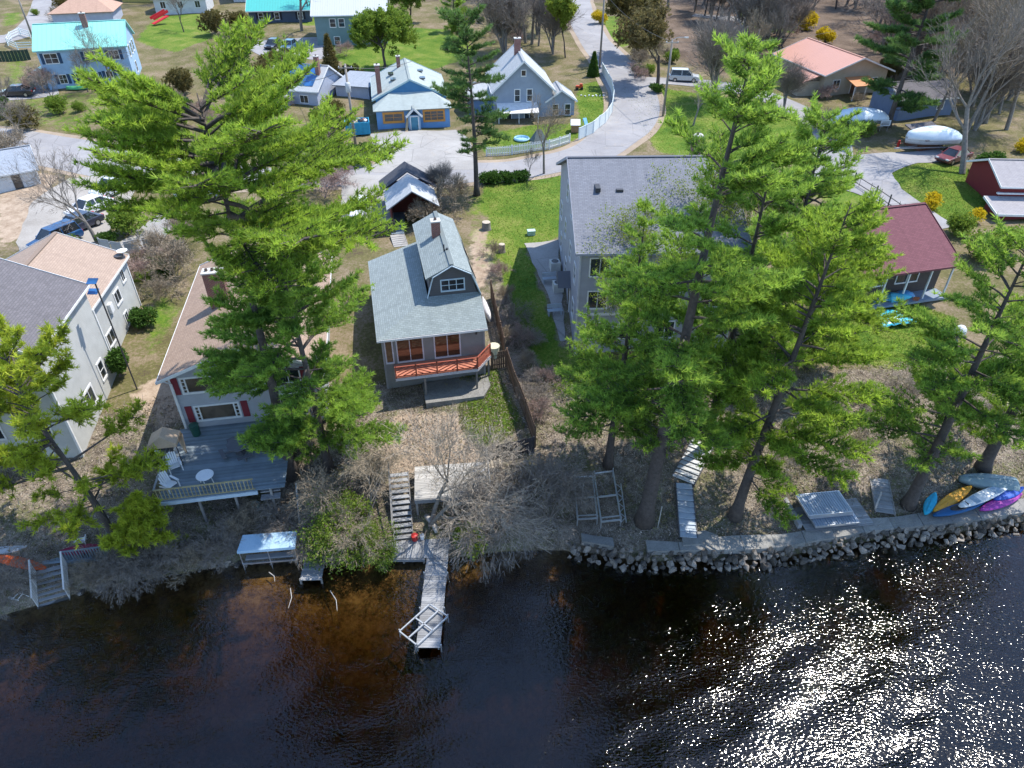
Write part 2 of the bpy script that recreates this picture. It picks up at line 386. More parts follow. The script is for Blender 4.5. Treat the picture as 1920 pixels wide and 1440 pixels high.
def strip(pts, name, m, dz=.035, jit=.1):
    """road from (px,py,width_m) centre points"""
    c = [(np.array(PG(p[0], p[1])[:2]), p[2]) for p in pts]
    # smooth the centre line
    q = []
    for i in range(len(c)-1):
        p0 = c[max(i-1, 0)][0]; p1 = c[i][0]; p2 = c[i+1][0]; p3 = c[min(i+2, len(c)-1)][0]
        for s_ in np.linspace(0, 1, 8, endpoint=False):
            q.append((.5*((2*p1)+(p2-p0)*s_+(2*p0-5*p1+4*p2-p3)*s_**2+(3*p1-p0-3*p2+p3)*s_**3), c[i][1]*(1-s_)+c[i+1][1]*s_))
    q.append(c[-1]); L, Rr = [], []
    for i, (p, w_) in enumerate(q):
        d = q[min(i+1, len(q)-1)][0]-q[max(i-1, 0)][0]; d = d/np.hypot(*d); nrm = np.array([-d[1], d[0]])
        L.append(tuple(p+nrm*w_/2)); Rr.append(tuple(p-nrm*w_/2))
    return drape(name, L+Rr[::-1], m, dz, world=True, jit=jit)
SHOU = mat_road('sandy_shoulder', (.36, .29, .22), (.22, .175, .13), False)
MAIN = [(-160,255,9),(0,268,9),(140,292,8.5),(300,318,7.5),(480,333,6),(640,330,5.6),(780,328,5.6),(900,322,5.4),(1010,312,5.4),(1080,296,5.6),(1140,266,6.2),(1185,225,6.5),(1188,185,7),(1172,150,6.8),(1140,108,6),(1112,72,5.5),(1095,40,5.5),(1085,12,5.5),(1080,-25,5.5)]
strip([(a, b, c+1.7) for a, b, c in MAIN], 'road_shoulder', SHOU, .022, .4)
strip([(-160,255,9),(0,268,9),(140,292,8.5),(300,318,7.5),(480,333,6),(640,330,5.6),(780,328,5.6),(900,322,5.4),(1010,312,5.4),(1080,296,5.6),(1140,266,6.2),(1185,225,6.5),(1188,185,7),(1172,150,6.8),(1140,108,6),(1112,72,5.5),(1095,40,5.5),(1085,12,5.5),(1080,-25,5.5)], 'road', ROAD, .04)
strip([(1195,158,4.5),(1240,152,4),(1300,156,4),(1380,166,4),(1450,186,4),(1520,222,4),(1560,262,4),(1560,310,4.5)], 'side_road', ROAD, .055)
drape('driveway', [(1500,320),(1560,300),(1640,288),(1760,278),(1790,300),(1720,306),(1672,325),(1690,355),(1790,425),(1730,440),(1640,375),(1560,350)], ROAD, .05)
drape('driveway', [(692,252),(855,244),(880,262),(895,318),(700,324),(706,280)], CONC, .055)
drape('driveway', [(640,330),(745,330),(738,420),(700,420),(640,410)], CONC, .06)
drape('gravel_lot', [(30,455),(60,380),(130,335),(240,320),(262,345),(215,420),(170,470),(90,490),(40,500)], GRAV, .05)
drape('driveway', [(222,456),(300,400),(325,420),(300,466),(235,470)], CONC, .045)
strip([(-40,75,6),(30,68,6),(70,45,6),(88,10,6),(92,-30,6)], 'back_road', ROAD, .04)
strip([(-20,185,4),(60,178,4),(110,170,4)], 'driveway', ROAD, .045)
drape('parking_area', [(480,75),(600,70),(625,100),(600,112),(500,110),(470,95)], ROAD, .045)
strip([(1300,28,4),(1380,36,4),(1440,48,4)], 'driveway', ROAD, .04)
drape('patio', [(983,457),(1046,450),(1060,640),(1050,640),(1030,560)], CONC, .05)
# ================================================================== water
wx = np.concatenate([-np.geomspace(260, 38, 14), np.arange(-36, 38.01, .2), np.geomspace(40, 260, 14)])
wy = np.concatenate([[-200, -80, -30, 0, 6, 8], np.arange(9, 34, .2), [40, 60, 62]])
WX, WY = np.meshgrid(wx, wy); rng = np.random.RandomState(3); WZ = np.zeros(WX.shape)
for i in range(26):                                   # wind ripples, crests running lower-left to upper-right
    L_ = rng.uniform(.7, 3.2); a = R(rng.normal(-62, 20)); k = 2*PI/L_; ph = rng.uniform(0, 6.28)
    WZ += .0062*L_**.9*rng.uniform(.5, 1)*np.sin(k*(WX*math.cos(a)+WY*math.sin(a))+ph+.9*np.sin(.35*WX+.21*WY+i))/2.2
WZ *= (.45+.55*ss(2, 10, shore(WX)-WY))*ss(62, 34, WY)
ids = np.arange(WX.size).reshape(WX.shape); q = np.stack([ids[:-1, :-1], ids[:-1, 1:], ids[1:, 1:], ids[1:, :-1]], -1).reshape(-1, 4)
V = np.stack([WX, WY, WZ], -1).reshape(-1, 3)
ring = np.concatenate([ids[0, :], ids[1:, -1], ids[-1, -2::-1], ids[-2:0:-1, 0]]); n0 = len(V)
low = V[ring].copy(); low[:, 2] = -40; V = np.concatenate([V, low]); m_ = len(ring); r2 = np.arange(m_)
side = np.stack([ring, n0+r2, n0+(r2+1) % m_, np.roll(ring, -1)], -1)
me = mesh_from('lake', V, [tuple(f) for f in np.concatenate([q, side])]+[tuple(int(v) for v in n0+r2[::-1])], smooth=True)
t = NT('lake_water'); t.t.nodes.remove(t.b)
p = t.pos(); mp = t.n('Mapping', {'Vector': p, 'Rotation': (0, 0, R(-28)), 'Scale': (1.0, 2.2, 1)}).outputs[0]
h = t.math('ADD', t.noise(4.6, 1, .45, vec=mp, dist=.3), t.math('MULTIPLY', t.noise(.5, 1, .5, vec=mp), .8))
bp = t.n('Bump', {'Height': h, 'Strength': 1.0, 'Distance': .0235}).outputs[0]
fr = t.n('Fresnel', {'IOR': 1.48, 'Normal': bp}).outputs[0]
gl = t.n('BsdfGlossy', {'Color': (1, 1, 1), 'Roughness': .075, 'Normal': bp}); tr = t.n('BsdfTransparent', {'Color': (.95, .93, .88)})
mx = t.n('MixShader', {0: fr}); t.t.links.new(tr.outputs[0], mx.inputs[1]); t.t.links.new(gl.outputs[0], mx.inputs[2]); t.t.links.new(mx.outputs[0], t.out.inputs['Surface'])
va = t.n('VolumeAbsorption', {'Color': (.55, .45, .29), 'Density': 2.6}); t.t.links.new(va.outputs[0], t.out.inputs['Volume'])
me.materials.append(t.m)
tag(link('lake', me), None, None, kind='structure')
# ================================================================== building kit (local coordinates, z absolute minus root z)
WHITE = mat('white_trim', (.78, .78, .77), (.62, .63, .64), rough=.5)
GLASS = mat_glass()
DARKG = mat('dark_metal', (.06, .06, .065), rough=.45)
BRICK = mat_brick('red_brick', (.30, .085, .06), (.20, .06, .045))
def rotp(x, y, ang):                     # ang 0 faces -y (lake side), 90 faces +x, 180 faces +y, 270 faces -x
    return rz2(x, y, R(ang))
def window(root, x, y, z, w_, h_, ang=0, cols=2, rows=1, fm=None, shut=None, fw=.09, glass=None, proud=.05):
    """framed window centred at (x,y,z) on a wall facing ang; panes are its sub-parts"""
    fm = fm or WHITE; f = MB()
    def bx(m, u0, u1, v0, v1, d0, d1):
        cx, cy = rotp((u0+u1)/2, -(d0+d1)/2, ang); m.box(x+cx, y+cy, z+(v0+v1)/2, u1-u0, d1-d0, v1-v0, R(ang))
    W, H = w_/2, h_/2
    bx(f, -W, W, -H-.02, -H+fw, -.03, proud+.03); bx(f, -W, W, H-fw, H, -.03, proud)
    bx(f, -W, -W+fw, -H+fw, H-fw, -.03, proud); bx(f, W-fw, W, -H+fw, H-fw, -.03, proud)
    cw = (w_-2*fw)/cols; mt = .05
    for c in range(1, cols): bx(f, -W+fw+c*cw-mt/2, -W+fw+c*cw+mt/2, -H+fw, H-fw, -.03, proud-.01)
    rh = (h_-2*fw)/rows
    for r_ in range(1, rows): bx(f, -W+fw, W-fw, -H+fw+r_*rh-.02, -H+fw+r_*rh+.02, -.03, proud-.015)
    o = f.build('window', fm, root)
    for c in range(cols):
        p = MB(); bx(p, -W+fw+c*cw+(mt/2 if c else 0), -W+fw+(c+1)*cw-(mt/2 if c < cols-1 else 0), -H+fw, H-fw, -.02, .015); p.build('pane', glass or GLASS, o)
    if shut:
        for sg in (-1, 1):
            s_ = MB(); bx(s_, sg*(W+.22)-.2, sg*(W+.22)+.2, -H, H, -.01, .045); s_.build('shutter', shut, root)
    return o
def door(root, x, y, z0, w_, h_, ang, m, fm=None):
    f = MB()
    def bx(mm, u0, u1, v0, v1, d0, d1):
        cx, cy = rotp((u0+u1)/2, -(d0+d1)/2, ang); mm.box(x+cx, y+cy, z0+(v0+v1)/2, u1-u0, d1-d0, v1-v0, R(ang))
    bx(f, -w_/2, w_/2, 0, h_, -.02, .035); d = f.build('door', m, root)
    t_ = MB(); bx(t_, -w_/2-.1, -w_/2, 0, h_+.1, -.02, .06); bx(t_, w_/2, w_/2+.1, 0, h_+.1, -.02, .06); bx(t_, -w_/2, w_/2, h_, h_+.1, -.02, .06); t_.build('frame', fm or WHITE, d)
    k = MB(); bx(k, w_/2-.12, w_/2-.06, .95, 1.05, .035, .09); k.build('handle', DARKG, d)
    return d
def chimney(roofpart, x, y, z0, z1, sx=.7, sy=.6, m=None, flues=1, name='chimney'):
    c = MB().box(x, y, (z0+z1)/2, sx, sy, z1-z0).build(name, m or BRICK, roofpart)
    k = MB(); k.box(x, y, z1+.04, sx+.12, sy+.12, .09)
    k.build('cap', mat('mortar_cap', (.55, .54, .52)), c) if False else None
    o = link('cap', k.mesh('cap', mat('mortar_cap', (.55, .54, .52))), roofpart if roofpart.parent is None else roofpart)
    for i in range(flues):
        fx = x+(i-(flues-1)/2)*sx/max(flues, 1)*.9
        link('flue', MB().lathe([(.11, z1+.08), (.11, z1+.24), (.08, z1+.24), (.08, z1+.1)], 8, (fx, y, 0)).mesh('flue', mat('clay_flue', (.16, .12, .10))), roofpart)
    return c
def gable_body(root, x0, x1, y0, y1, z0, ze, zr, ridge, m, name='wall'):
    b = MB()
    if ridge == 'y': b.prism([(x0, z0), (x1, z0), (x1, ze), ((x0+x1)/2, zr), (x0, ze)], 'y', y0, y1)
    else: b.prism([(y0, z0), (y1, z0), (y1, ze), ((y0+y1)/2, zr), (y0, ze)], 'x', x0, x1)
    return b.build(name, m, root)
def gable_roof(root, x0, x1, y0, y1, ze, zr, ridge, m, oh=.35, ov=.3, t_=.13, name='roof', fascia=None):
    """two roof planes; oh = eave overhang, ov = gable overhang"""
    b = MB()
    if ridge == 'y':
        xm = (x0+x1)/2; s_ = (zr-ze)/(xm-x0); zz = ze-s_*oh+.1; zt = zr+.1; ya, yb = y0-ov, y1+ov
        b.slab([(x0-oh, yb, zz), (x0-oh, ya, zz), (xm, ya, zt), (xm, yb, zt)], t_); b.slab([(x1+oh, ya, zz), (x1+oh, yb, zz), (xm, yb, zt), (xm, ya, zt)], t_)
        ends = [((x0-oh, yy, zz-.03), (xm, yy, zt-.03), (x1+oh, yy, zz-.03)) for yy in (ya-.015, yb+.015)]
        eav = [((x0-oh-.02, ya, zz-.07), (x0-oh-.02, yb, zz-.07)), ((x1+oh+.02, ya, zz-.07), (x1+oh+.02, yb, zz-.07))]
        cap = ((xm, ya, zt+.02), (xm, yb, zt+.02))
    else:
        ym = (y0+y1)/2; s_ = (zr-ze)/(ym-y0); zz = ze-s_*oh+.1; zt = zr+.1; xa, xb = x0-ov, x1+ov
        b.slab([(xa, y0-oh, zz), (xb, y0-oh, zz), (xb, ym, zt), (xa, ym, zt)], t_); b.slab([(xb, y1+oh, zz), (xa, y1+oh, zz), (xa, ym, zt), (xb, ym, zt)], t_)
        ends = [((xx, y0-oh, zz-.03), (xx, ym, zt-.03), (xx, y1+oh, zz-.03)) for xx in (xa-.015, xb+.015)]
        eav = [((xa, y0-oh-.02, zz-.07), (xb, y0-oh-.02, zz-.07)), ((xa, y1+oh+.02, zz-.07), (xb, y1+oh+.02, zz-.07))]
        cap = ((xa, ym, zt+.02), (xb, ym, zt+.02))
    o = b.build(name, m, root)
    link('ridge_cap', MB().bar(cap[0], cap[1], .3, .04).mesh('ridge_cap', m), o)
    if fascia is not False:
        f = MB()
        for a_, b_, c_ in ends: f.bar(a_, b_, .03, .2); f.bar(b_, c_, .03, .2)
        for a_, b_ in eav: f.bar(a_, b_, .035, .16)
        link('fascia', f.mesh('fascia', fascia or WHITE), o)
    return o
def cornerboards(root, pts, z0, z1, m=None):
    for x, y in pts: MB().box(x, y, (z0+z1)/2, .13, .13, z1-z0-.02).build('corner_trim', m or WHITE, root)
def house(name, label, loc, rzdeg, cat='house'):
    return thing(name, label, cat, (loc[0], loc[1], 0), R(rzdeg))
# ------------------------------------------------------------------ central grey cottage (gambrel + shed roofs)
GREEN_SH = mat_shingle('grey_green_shingle', (.29, .335, .34), (.195, .23, .235))
GREY_SID = mat_siding('grey_siding', (.25, .25, .25)); DGREY = mat_siding('dark_grey_shingle_wall', (.115, .115, .125), .16)
D_ = house('lake_cottage', 'grey cottage with gambrel upper storey, blue-grey shingle roof and red lattice deck', (-2.0, 42.3), 12)
zg = 2.5
MB().prism([(-7.1, 0), (0, 0), (0, 11.2), (-7.1, 11.2)], 'z', zg, 7.62).build('wall', GREY_SID, D_)
b = MB()                                           # upper storey walls
b.prism([(-3.35, 7.4), (.02, 7.4), (.02, 8.75), (-.42, 10.42), (-1.72, 11.12), (-3.1, 10.42), (-3.35, 10.3)], 'y', 2.45, 11.2)
b.build('upper_wall', DGREY, D_)
rf = MB()
rf.slab([(-7.45, -.42, 7.5), (.22, -.42, 7.5), (.22, 2.42, 8.85), (-3.55, 2.42, 8.85)], .12)                # lake-side lower roof
rf.slab([(-7.45, 11.5, 7.5), (-7.45, -.42, 7.5), (-3.55, 2.42, 8.85), (-3.38, 11.5, 8.85)], .12)            # left lower roof
rf.slab([(.3, 2.2, 8.6), (.3, 11.5, 8.6), (-.36, 11.5, 10.52), (-.36, 2.2, 10.52)], .1)                      # steep gambrel side
rf.slab([(-.36, 2.2, 10.52), (-.36, 11.5, 10.52), (-1.74, 11.5, 11.28), (-1.74, 2.2, 11.28)], .1)
rf.slab([(-3.62, 11.5, 10.35), (-3.62, 2.2, 10.35), (-1.74, 2.2, 11.28), (-1.74, 11.5, 11.28)], .1)
rf.slab([(.3, 2.2, 7.55), (.3, 11.5, 7.55), (.26, 11.5, 8.62), (.26, 2.2, 8.62)], .06)
roofD = rf.build('roof', GREEN_SH, D_)
LBLUE = mat('pale_blue_trim', (.52, .62, .70), (.40, .50, .58))
f = MB()
pr = [(-3.58, 8.85), (-3.1, 10.45), (-1.74, 11.2), (-.40, 10.45), (.24, 8.8)]
for a_, b_ in zip(pr[:-1], pr[1:]): f.bar((a_[0], 2.2, a_[1]), (b_[0], 2.2, b_[1]), .05, .2, up=(0, -1, 0.01))
link('fascia', f.mesh('fascia', LBLUE), roofD)
link('fascia', MB().bar((-7.45, -.46, 7.4), (.22, -.46, 7.4), .04, .16).mesh('fascia', WHITE), roofD)
link('ridge_cap', MB().bar((-1.74, 2.2, 11.3), (-1.74, 11.5, 11.3), .3, .04).mesh('ridge_cap', GREEN_SH), roofD)
chimney(roofD, -2.15, 7.6, 10.4, 12.2, .62, .6)
link('vent_pipe', MB().lathe([(.05, 11.0), (.05, 11.7)], 8, (-1.95, 4.6, 0)).tube([(-1.75, 4.5, 11.0), (-1.75, 4.5, 11.45)], .09).mesh('vent_pipe', DARKG), roofD)
for yy in (4.4, 7.3):
    link('skylight', MB().poly([(-.2, yy-.9, 10.18), (-.2, yy+.9, 10.18), (.1, yy+.9, 9.3), (.1, yy-.9, 9.3), (-.17, yy-.9, 10.24), (-.17, yy+.9, 10.24), (.14, yy+.9, 9.33), (.14, yy-.9, 9.33)], [(4, 5, 6, 7), (0, 1, 5, 4), (1, 2, 6, 5), (2, 3, 7, 6), (3, 0, 4, 7)]).mesh('skylight', GLASS), roofD)
window(D_, -1.72, 2.45, 9.6, 1.75, .95, 0, cols=3, rows=2, fm=LBLUE)
for yy in (5.2, 7.6): window(D_, -3.35, yy, 9.55, 1.6, .8, 270, cols=2)
SLID = mat('pale_lilac_trim', (.60, .58, .64), (.48, .47, .52))
REDG = mat_glass('door_glass', (.10, .045, .025))
for xx in (-5.25, -2.62): window(D_, xx, 0, 6.28, 1.9, 2.15, 0, cols=2, fm=SLID, glass=REDG)
window(D_, -6.7, 0, 6.28, .6, 2.1, 0, cols=1, fm=SLID, glass=REDG)
cornerboards(D_, [(-7.1, 0), (0, 0)], zg, 7.5, mat('grey_trim', (.3, .3, .31)))
link('wall_lamp', MB().box(-.55, -.08, 7.0, .12, .14, .22).mesh('wall_lamp', DARKG), D_)
# red deck with chevron lattice railing
REDW = mat_wood('red_stain_wood', (.36, .10, .06), (.23, .06, .04)); REDD = mat_wood('faded_red_deck', (.48, .19, .125), (.37, .14, .09))
dk = MB().b2(-6.5, .35, -.04, -.0, 5.0, 5.1)
poly = [(-6.5, -.03), (.45, -.03), (.45, -.25), (-.75, -1.75), (-6.5, -1.75)]
deck = MB().prism(poly, 'z', 4.86, 5.08).build('deck', mat('deck_edge', (.50, .50, .55)), D_)
bd = MB().box(0, 0, 0, 1, .15, .03).mesh('deck_board', REDD)
for i in range(11):
    y_ = -.12-i*.155; xr = .42 if y_ > -.3 else .42-(-.25-y_)*.8
    piece('deck_board', bd, deck, ((-6.48+xr)/2, y_, 5.10), scale=(xr+6.48, 1, 1))
rail = MB(); rail.bar((-6.45, -1.7, 6.0), (-.78, -1.7, 6.0), .1, .05); rail.bar((-.78, -1.7, 6.0), (.4, -.2, 6.0), .1, .05); rail.bar((-6.45, -1.7, 5.2), (-.78, -1.7, 5.2), .06, .06); rail.bar((-.78, -1.7, 5.2), (.4, -.2, 5.2), .06, .06)
railing = rail.build('railing', REDW, D_)
for xx, yy in ((-6.45, -1.7), (-5.05, -1.7), (-3.6, -1.7), (-2.2, -1.7), (-.78, -1.7), (.4, -.2)): link('post', MB().box(xx, yy, 5.55, .1, .1, .95).mesh('post', REDW), railing)
for k in range(4):                                  # chevron slats
    x0 = -6.4+k*1.41; up = 1 if k % 2 == 0 else -1
    for j in range(7):
        c0, c1 = (j-3)*.24, (j-3)*.24+up*.62
        u0, u1, v0, v1 = x0+.06, x0+1.35, 5.6+c0-up*.31, 5.6+c0+up*.31
        pts = []
        for s_ in np.linspace(0, 1, 30):
            v_ = v0+(v1-v0)*s_
            if 5.24 < v_ < 5.97: pts.append((u0+(u1-u0)*s_, -1.7, v_))
        if len(pts) > 2: link('slat', MB().bar(pts[0], pts[-1], .035, .085, up=(0, -1, 0)).mesh('slat', REDW), railing)
for j in range(6): link('slat', MB().bar((-.74+.0*j, -1.65, 5.3+j*.125), (.36, -.25, 5.3+j*.125), .03, .07).mesh('slat', REDW), railing)
for xx, yy in ((-.85, -1.6), (.25, -.25), (-4.5, -1.6)): link('deck_post', MB().box(xx, yy, (zg+4.86)/2, .13, .13, 4.86-zg).mesh('deck_post', mat('grey_post', (.2, .19, .18))), D_)
# ------------------------------------------------------------------ brown-roofed house with brick chimney, lake deck on the left
TAN_SH = mat_shingle('brown_shingle', (.36, .265, .205), (.27, .195, .15)); LGREY = mat_siding('light_blue_grey_siding', (.42, .44, .48))
MAROON = mat('maroon_paint', (.22, .03, .045), (.15, .02, .03))
C_ = house('chimney_house', 'pale grey house with brown shingle roof, wide brick chimney and maroon shutters behind lake deck', (-21.7, 36.1), 10)
gable_body(C_, 0, 9.2, 0, 14.5, 1.6, 7.75, 9.5, 'y', LGREY)
roofC = gable_roof(C_, 0, 9.2, 0, 14.5, 7.75, 9.5, 'y', TAN_SH, .55, .7)
chimney(roofC, 2.6, 6.6, 8.2, 11.3, 1.3, .75, flues=3)
for zz, x_ in ((6.75, 2.0), (4.45, 2.3)):
    window(C_, x_, 0, zz, 2.9, 1.3, 0, cols=1, rows=1, fw=.13, glass=mat_glass('picture_glass', (.13, .10, .07)))
    for dx in (-1.1, 1.1): link('mullion', MB().box(x_+dx, -.04, zz, .09, .07, 1.07).mesh('mullion', WHITE), C_)
    for dx in (-1.26, 1.26):
        for dz in (-.3, 0, .3): link('muntin', MB().box(x_+dx, -.035, zz+dz, .24, .04, .035).mesh('muntin', WHITE), C_)
    for sg in (-1, 1): link('shutter', MB().box(x_+sg*1.75, -.03, zz, .42, .05, 1.3).mesh('shutter', MAROON), C_)
window(C_, 7.2, 0, 6.75, 1.6, 1.2, 0, cols=2, shut=MAROON); window(C_, 7.2, 0, 4.4, 1.8, 1.9, 0, cols=2)
for yy in (3, 8, 12): window(C_, 0, yy, 6.3, .9, 1.1, 270, cols=1, rows=2)
cornerboards(C_, [(0, 0), (9.2, 0)], 1.6, 7.6)
link('downspout', MB().tube([(-.3, -.35, 7.5), (.08, -.08, 7.0), (.08, -.08, 3.5)], .05).mesh('downspout', WHITE), C_)
# ------------------------------------------------------------------ tall pale grey house at the left edge
PGREY = mat_siding('pale_grey_siding', (.50, .51, .50)); TAN2 = mat_shingle('tan_shingle', (.40, .305, .245), (.31, .235, .19)); CHAR = mat_shingle('charcoal_shingle', (.17, .16, .175), (.115, .11, .12))
B_ = house('tall_grey_house', 'tall pale grey clapboard house with tan rear roof and charcoal front roof', (-28.7, 41.9), 7)
gable_body(B_, -9.0, -.45, 0, 8.2, 2.8, 9.0, 11.0, 'y', PGREY, 'rear_wall'); rB = gable_roof(B_, -9.0, -.45, .1, 8.2, 9.0, 11.0, 'y', TAN2, .35, .2)
gable_body(B_, -9.4, 0, -8.0, 0, 1.6, 10.8, 13.0, 'y', PGREY, 'front_wall'); rB2 = gable_roof(B_, -9.4, 0, -8.0, 0, 10.8, 13.0, 'y', CHAR, .3, .25)
cornerboards(B_, [(0, 0), (0, -8.0), (-.45, 8.2)], 2.9, 9.0)
window(B_, 0, -1.9, 5.3, .95, 1.5, 90, cols=1, rows=2, fw=.14); window(B_, 0, -4.6, 4.9, 1.5, 1.5, 90, cols=2, fw=.16)
for yy, zz, w_ in ((5.0, 7.2, 1.2), (6.9, 8.0, .8), (1.8, 5.6, 1.4), (5.2, 5.2, .8)): window(B_, -.45, yy, zz, w_, 1.15, 90, cols=2, fw=.12)
for xx in (-7.5, -4.6, -1.8): window(B_, xx, -8, 8.6, 1.3, 1.4, 0, cols=2); window(B_, xx, -8, 5.4, 1.5, 1.5, 0, cols=2)
link('satellite_dish', MB().lathe([(.02, 0), (.2, .03), (.36, .1), (.4, .16)], 16, (-.3, 8.0, 9.4)).tube([(-.3, 8.0, 9.1), (-.3, 8.0, 9.42)], .03).mesh('satellite_dish', WHITE), rB)
link('roof_vent', MB().lathe([(.35, 9.06), (.35, 9.2), (.3, 9.22)], 16, (-.55, 7.7, .1)).mesh('roof_vent', DARKG), rB)
link('meter_box', MB().box(-.33, 3.2, 7.3, .22, .5, .7).mesh('meter_box', WHITE), B_)
# ------------------------------------------------------------------ slate-roofed house right of centre
SLATE = mat_shingle('slate_blue_shingle', (.22, .23, .265), (.155, .165, .195)); LAV = mat_siding('lavender_grey_siding', (.36, .37, .42))
E_ = house('slate_roof_house', 'tall lavender-grey house with broad slate-blue roof behind the lakefront pines', (4.75, 44.6), 1.5)
gable_body(E_, 0, 11.4, 0, 16.6, 2.6, 12.2, 15.6, 'x', LAV); rE = gable_roof(E_, 0, 11.4, 0, 16.6, 12.2, 15.6, 'x', SLATE, .5, .4, fascia=mat('slate_trim', (.33, .35, .42)))
for zz in (5.6, 8.2, 10.8):
    for xx in (1.4, 3.9, 6.6, 9.6): window(E_, xx, 0, zz, 1.5, 1.5, 0, cols=2, rows=1)
for yy, zz in ((2.6, 6.0), (9, 6.2), (13.5, 6.4), (2.6, 9.0), (6.2, 9.0), (10.5, 9.0), (14.2, 9.0), (6.5, 12.4), (10, 12.4)): window(E_, 0, yy, zz, 1.1, 1.5, 270, cols=1, rows=2)
door(E_, 0, 5.6, 4.0, 1.0, 2.1, 270, mat('dark_door', (.05, .04, .04)))
MB().prism([(4.6, 6.6), (6.6, 6.6), (5.6, 7.6)], 'x', -1.0, 0).build('door_hood', SLATE, E_)
for zz in (7.0,): link('belt_trim', MB().b2(-.04, 11.44, -.05, -.0, zz-.1, zz+.1).mesh('belt_trim', WHITE), E_)
chimney(rE, 9.6, 9.6, 14.6, 16.8, .7, .6)
link('roof_vent', MB().box(1.6, 5.2, 14.5, .35, .9, .3).mesh('roof_vent', DARKG), rE); link('roof_vent', MB().box(3.2, 5.0, 14.35, .5, .3, .25).mesh('roof_vent', DARKG), rE)
cornerboards(E_, [(0, 0), (11.4, 0)], 2.8, 12.1, mat('lavender_trim', (.5, .51, .56)))
# ------------------------------------------------------------------ low house with maroon roof, right
MAR_SH = mat_shingle('maroon_shingle', (.20, .085, .10), (.145, .06, .072)); DKBROWN = mat_siding('dark_brown_siding', (.075, .06, .055))
F_ = house('maroon_roof_bungalow', 'low bungalow with a plain maroon shingle roof and posts on the lake side', (27.7, 49.5), 14)
gable_body(F_, .3, 8.8, 1.6, 10.4, 3.6, 7.9, 10.0, 'x', DKBROWN)
rF = gable_roof(F_, .3, 8.8, .4, 11.6, 7.35, 10.05, 'x', MAR_SH, .35, .35, fascia=mat('maroon_trim', (.17, .06, .07)))
for xx in (.4, 2.5, 4.6, 6.7, 8.7): link('post', MB().box(xx, .45, 5.8, .12, .12, 2.9).mesh('post', WHITE), F_)
for xx in (2.3, 5.6): window(F_, xx, 1.6, 6.0, 2.2, 1.3, 0, cols=2)
MB().b2(.1, 9.0, .1, 1.6, 4.15, 4.35).build('porch_floor', mat('blue_grey_porch', (.22, .27, .34)), F_)
link('satellite_dish', MB().lathe([(.02, 0), (.2, .03), (.33, .12)], 14, (9.4, 3.0, 6.6)).tube([(8.8, 3.0, 6.4), (9.4, 3.0, 6.62)], .03).mesh('satellite_dish', WHITE), F_)
# ------------------------------------------------------------------ red building at the right edge
REDS = mat_siding('barn_red_siding', (.20, .022, .028), .2, True); GREYR = mat_shingle('light_grey_shingle', (.38, .36, .37), (.29, .275, .285))
Gh = house('red_barn_house', 'barn red house with white eaves and a low grey porch roof at right edge', P(1862, 390, 5.0)[:2], -3)
gable_body(Gh, 0, 9, 0, 6.5, 4.2, 7.5, 8.8, 'x', REDS); gable_roof(Gh, 0, 9, 0, 6.5, 7.5, 8.8, 'x', GREYR, .5, .4)
MB().slab([(-1.4, -3.2, 5.7), (9, -3.2, 5.7), (9, -.05, 6.3), (-1.4, -.05, 6.3)], .14).build('porch_roof', GREYR, Gh)
MB().bar((-1.4, -3.25, 5.6), (9, -3.25, 5.6), .05, .22).build('porch_fascia', WHITE, Gh)
MB().bar((-1.43, -3.2, 5.6), (-1.43, -.05, 6.2), .05, .22).build('porch_fascia', WHITE, Gh)
MB().b2(-.9, 8.6, -2.6, 0, 3.8, 5.65).build('porch_wall', REDS, Gh)
window(Gh, 4.5, 0, 6.9, 1.4, .8, 0, cols=2); MB().bar((-.3, -.12, 6.62), (2.6, -.12, 6.62), .3, .14).build('ledge', WHITE, Gh)
# ------------------------------------------------------------------ salmon metal roof house
SALM = mat_metalroof('salmon_metal', (.56, .29, .21), .5); CREAM = mat_siding('cream_siding', (.5, .45, .36))
H_ = house('salmon_roof_house', 'cream house with faded salmon metal roof and small orange porch roof', (44.2, 106.0), 14)
gable_body(H_, 0, 10, 0, 12.5, 5.9, 9.2, 11.0, 'y', CREAM); rH = gable_roof(H_, 0, 10, 0, 12.5, 9.2, 11.0, 'y', SALM, .6, .8)
MB().slab([(-3.6, 6, 7.9), (-3.6, .5, 7.9), (0, .5, 9.0), (0, 6, 9.0)], .12).build('side_roof', SALM, H_)
MB().b2(-3.2, 0, 1, 5.6, 5.8, 7.95).build('side_wall', CREAM, H_)
MB().slab([(3.0, -3.0, 8.0), (6.8, -3.0, 8.0), (6.8, -.3, 8.6), (3.0, -.3, 8.6)], .1).build('porch_roof', mat_metalroof('orange_metal', (.55, .24, .10)), H_)
for xx in (3.1, 4.9, 6.7): link('porch_post', MB().box(xx, -2.8, 6.9, .12, .12, 2.1).mesh('porch_post', WHITE), H_)
window(H_, 2.0, 0, 7.6, 1.2, 1.3, 0); window(H_, 8.0, 0, 7.6, 1.2, 1.3, 0); door(H_, 5, 0, 6.0, .95, 2.1, 0, mat('brown_door', (.15, .08, .05)))
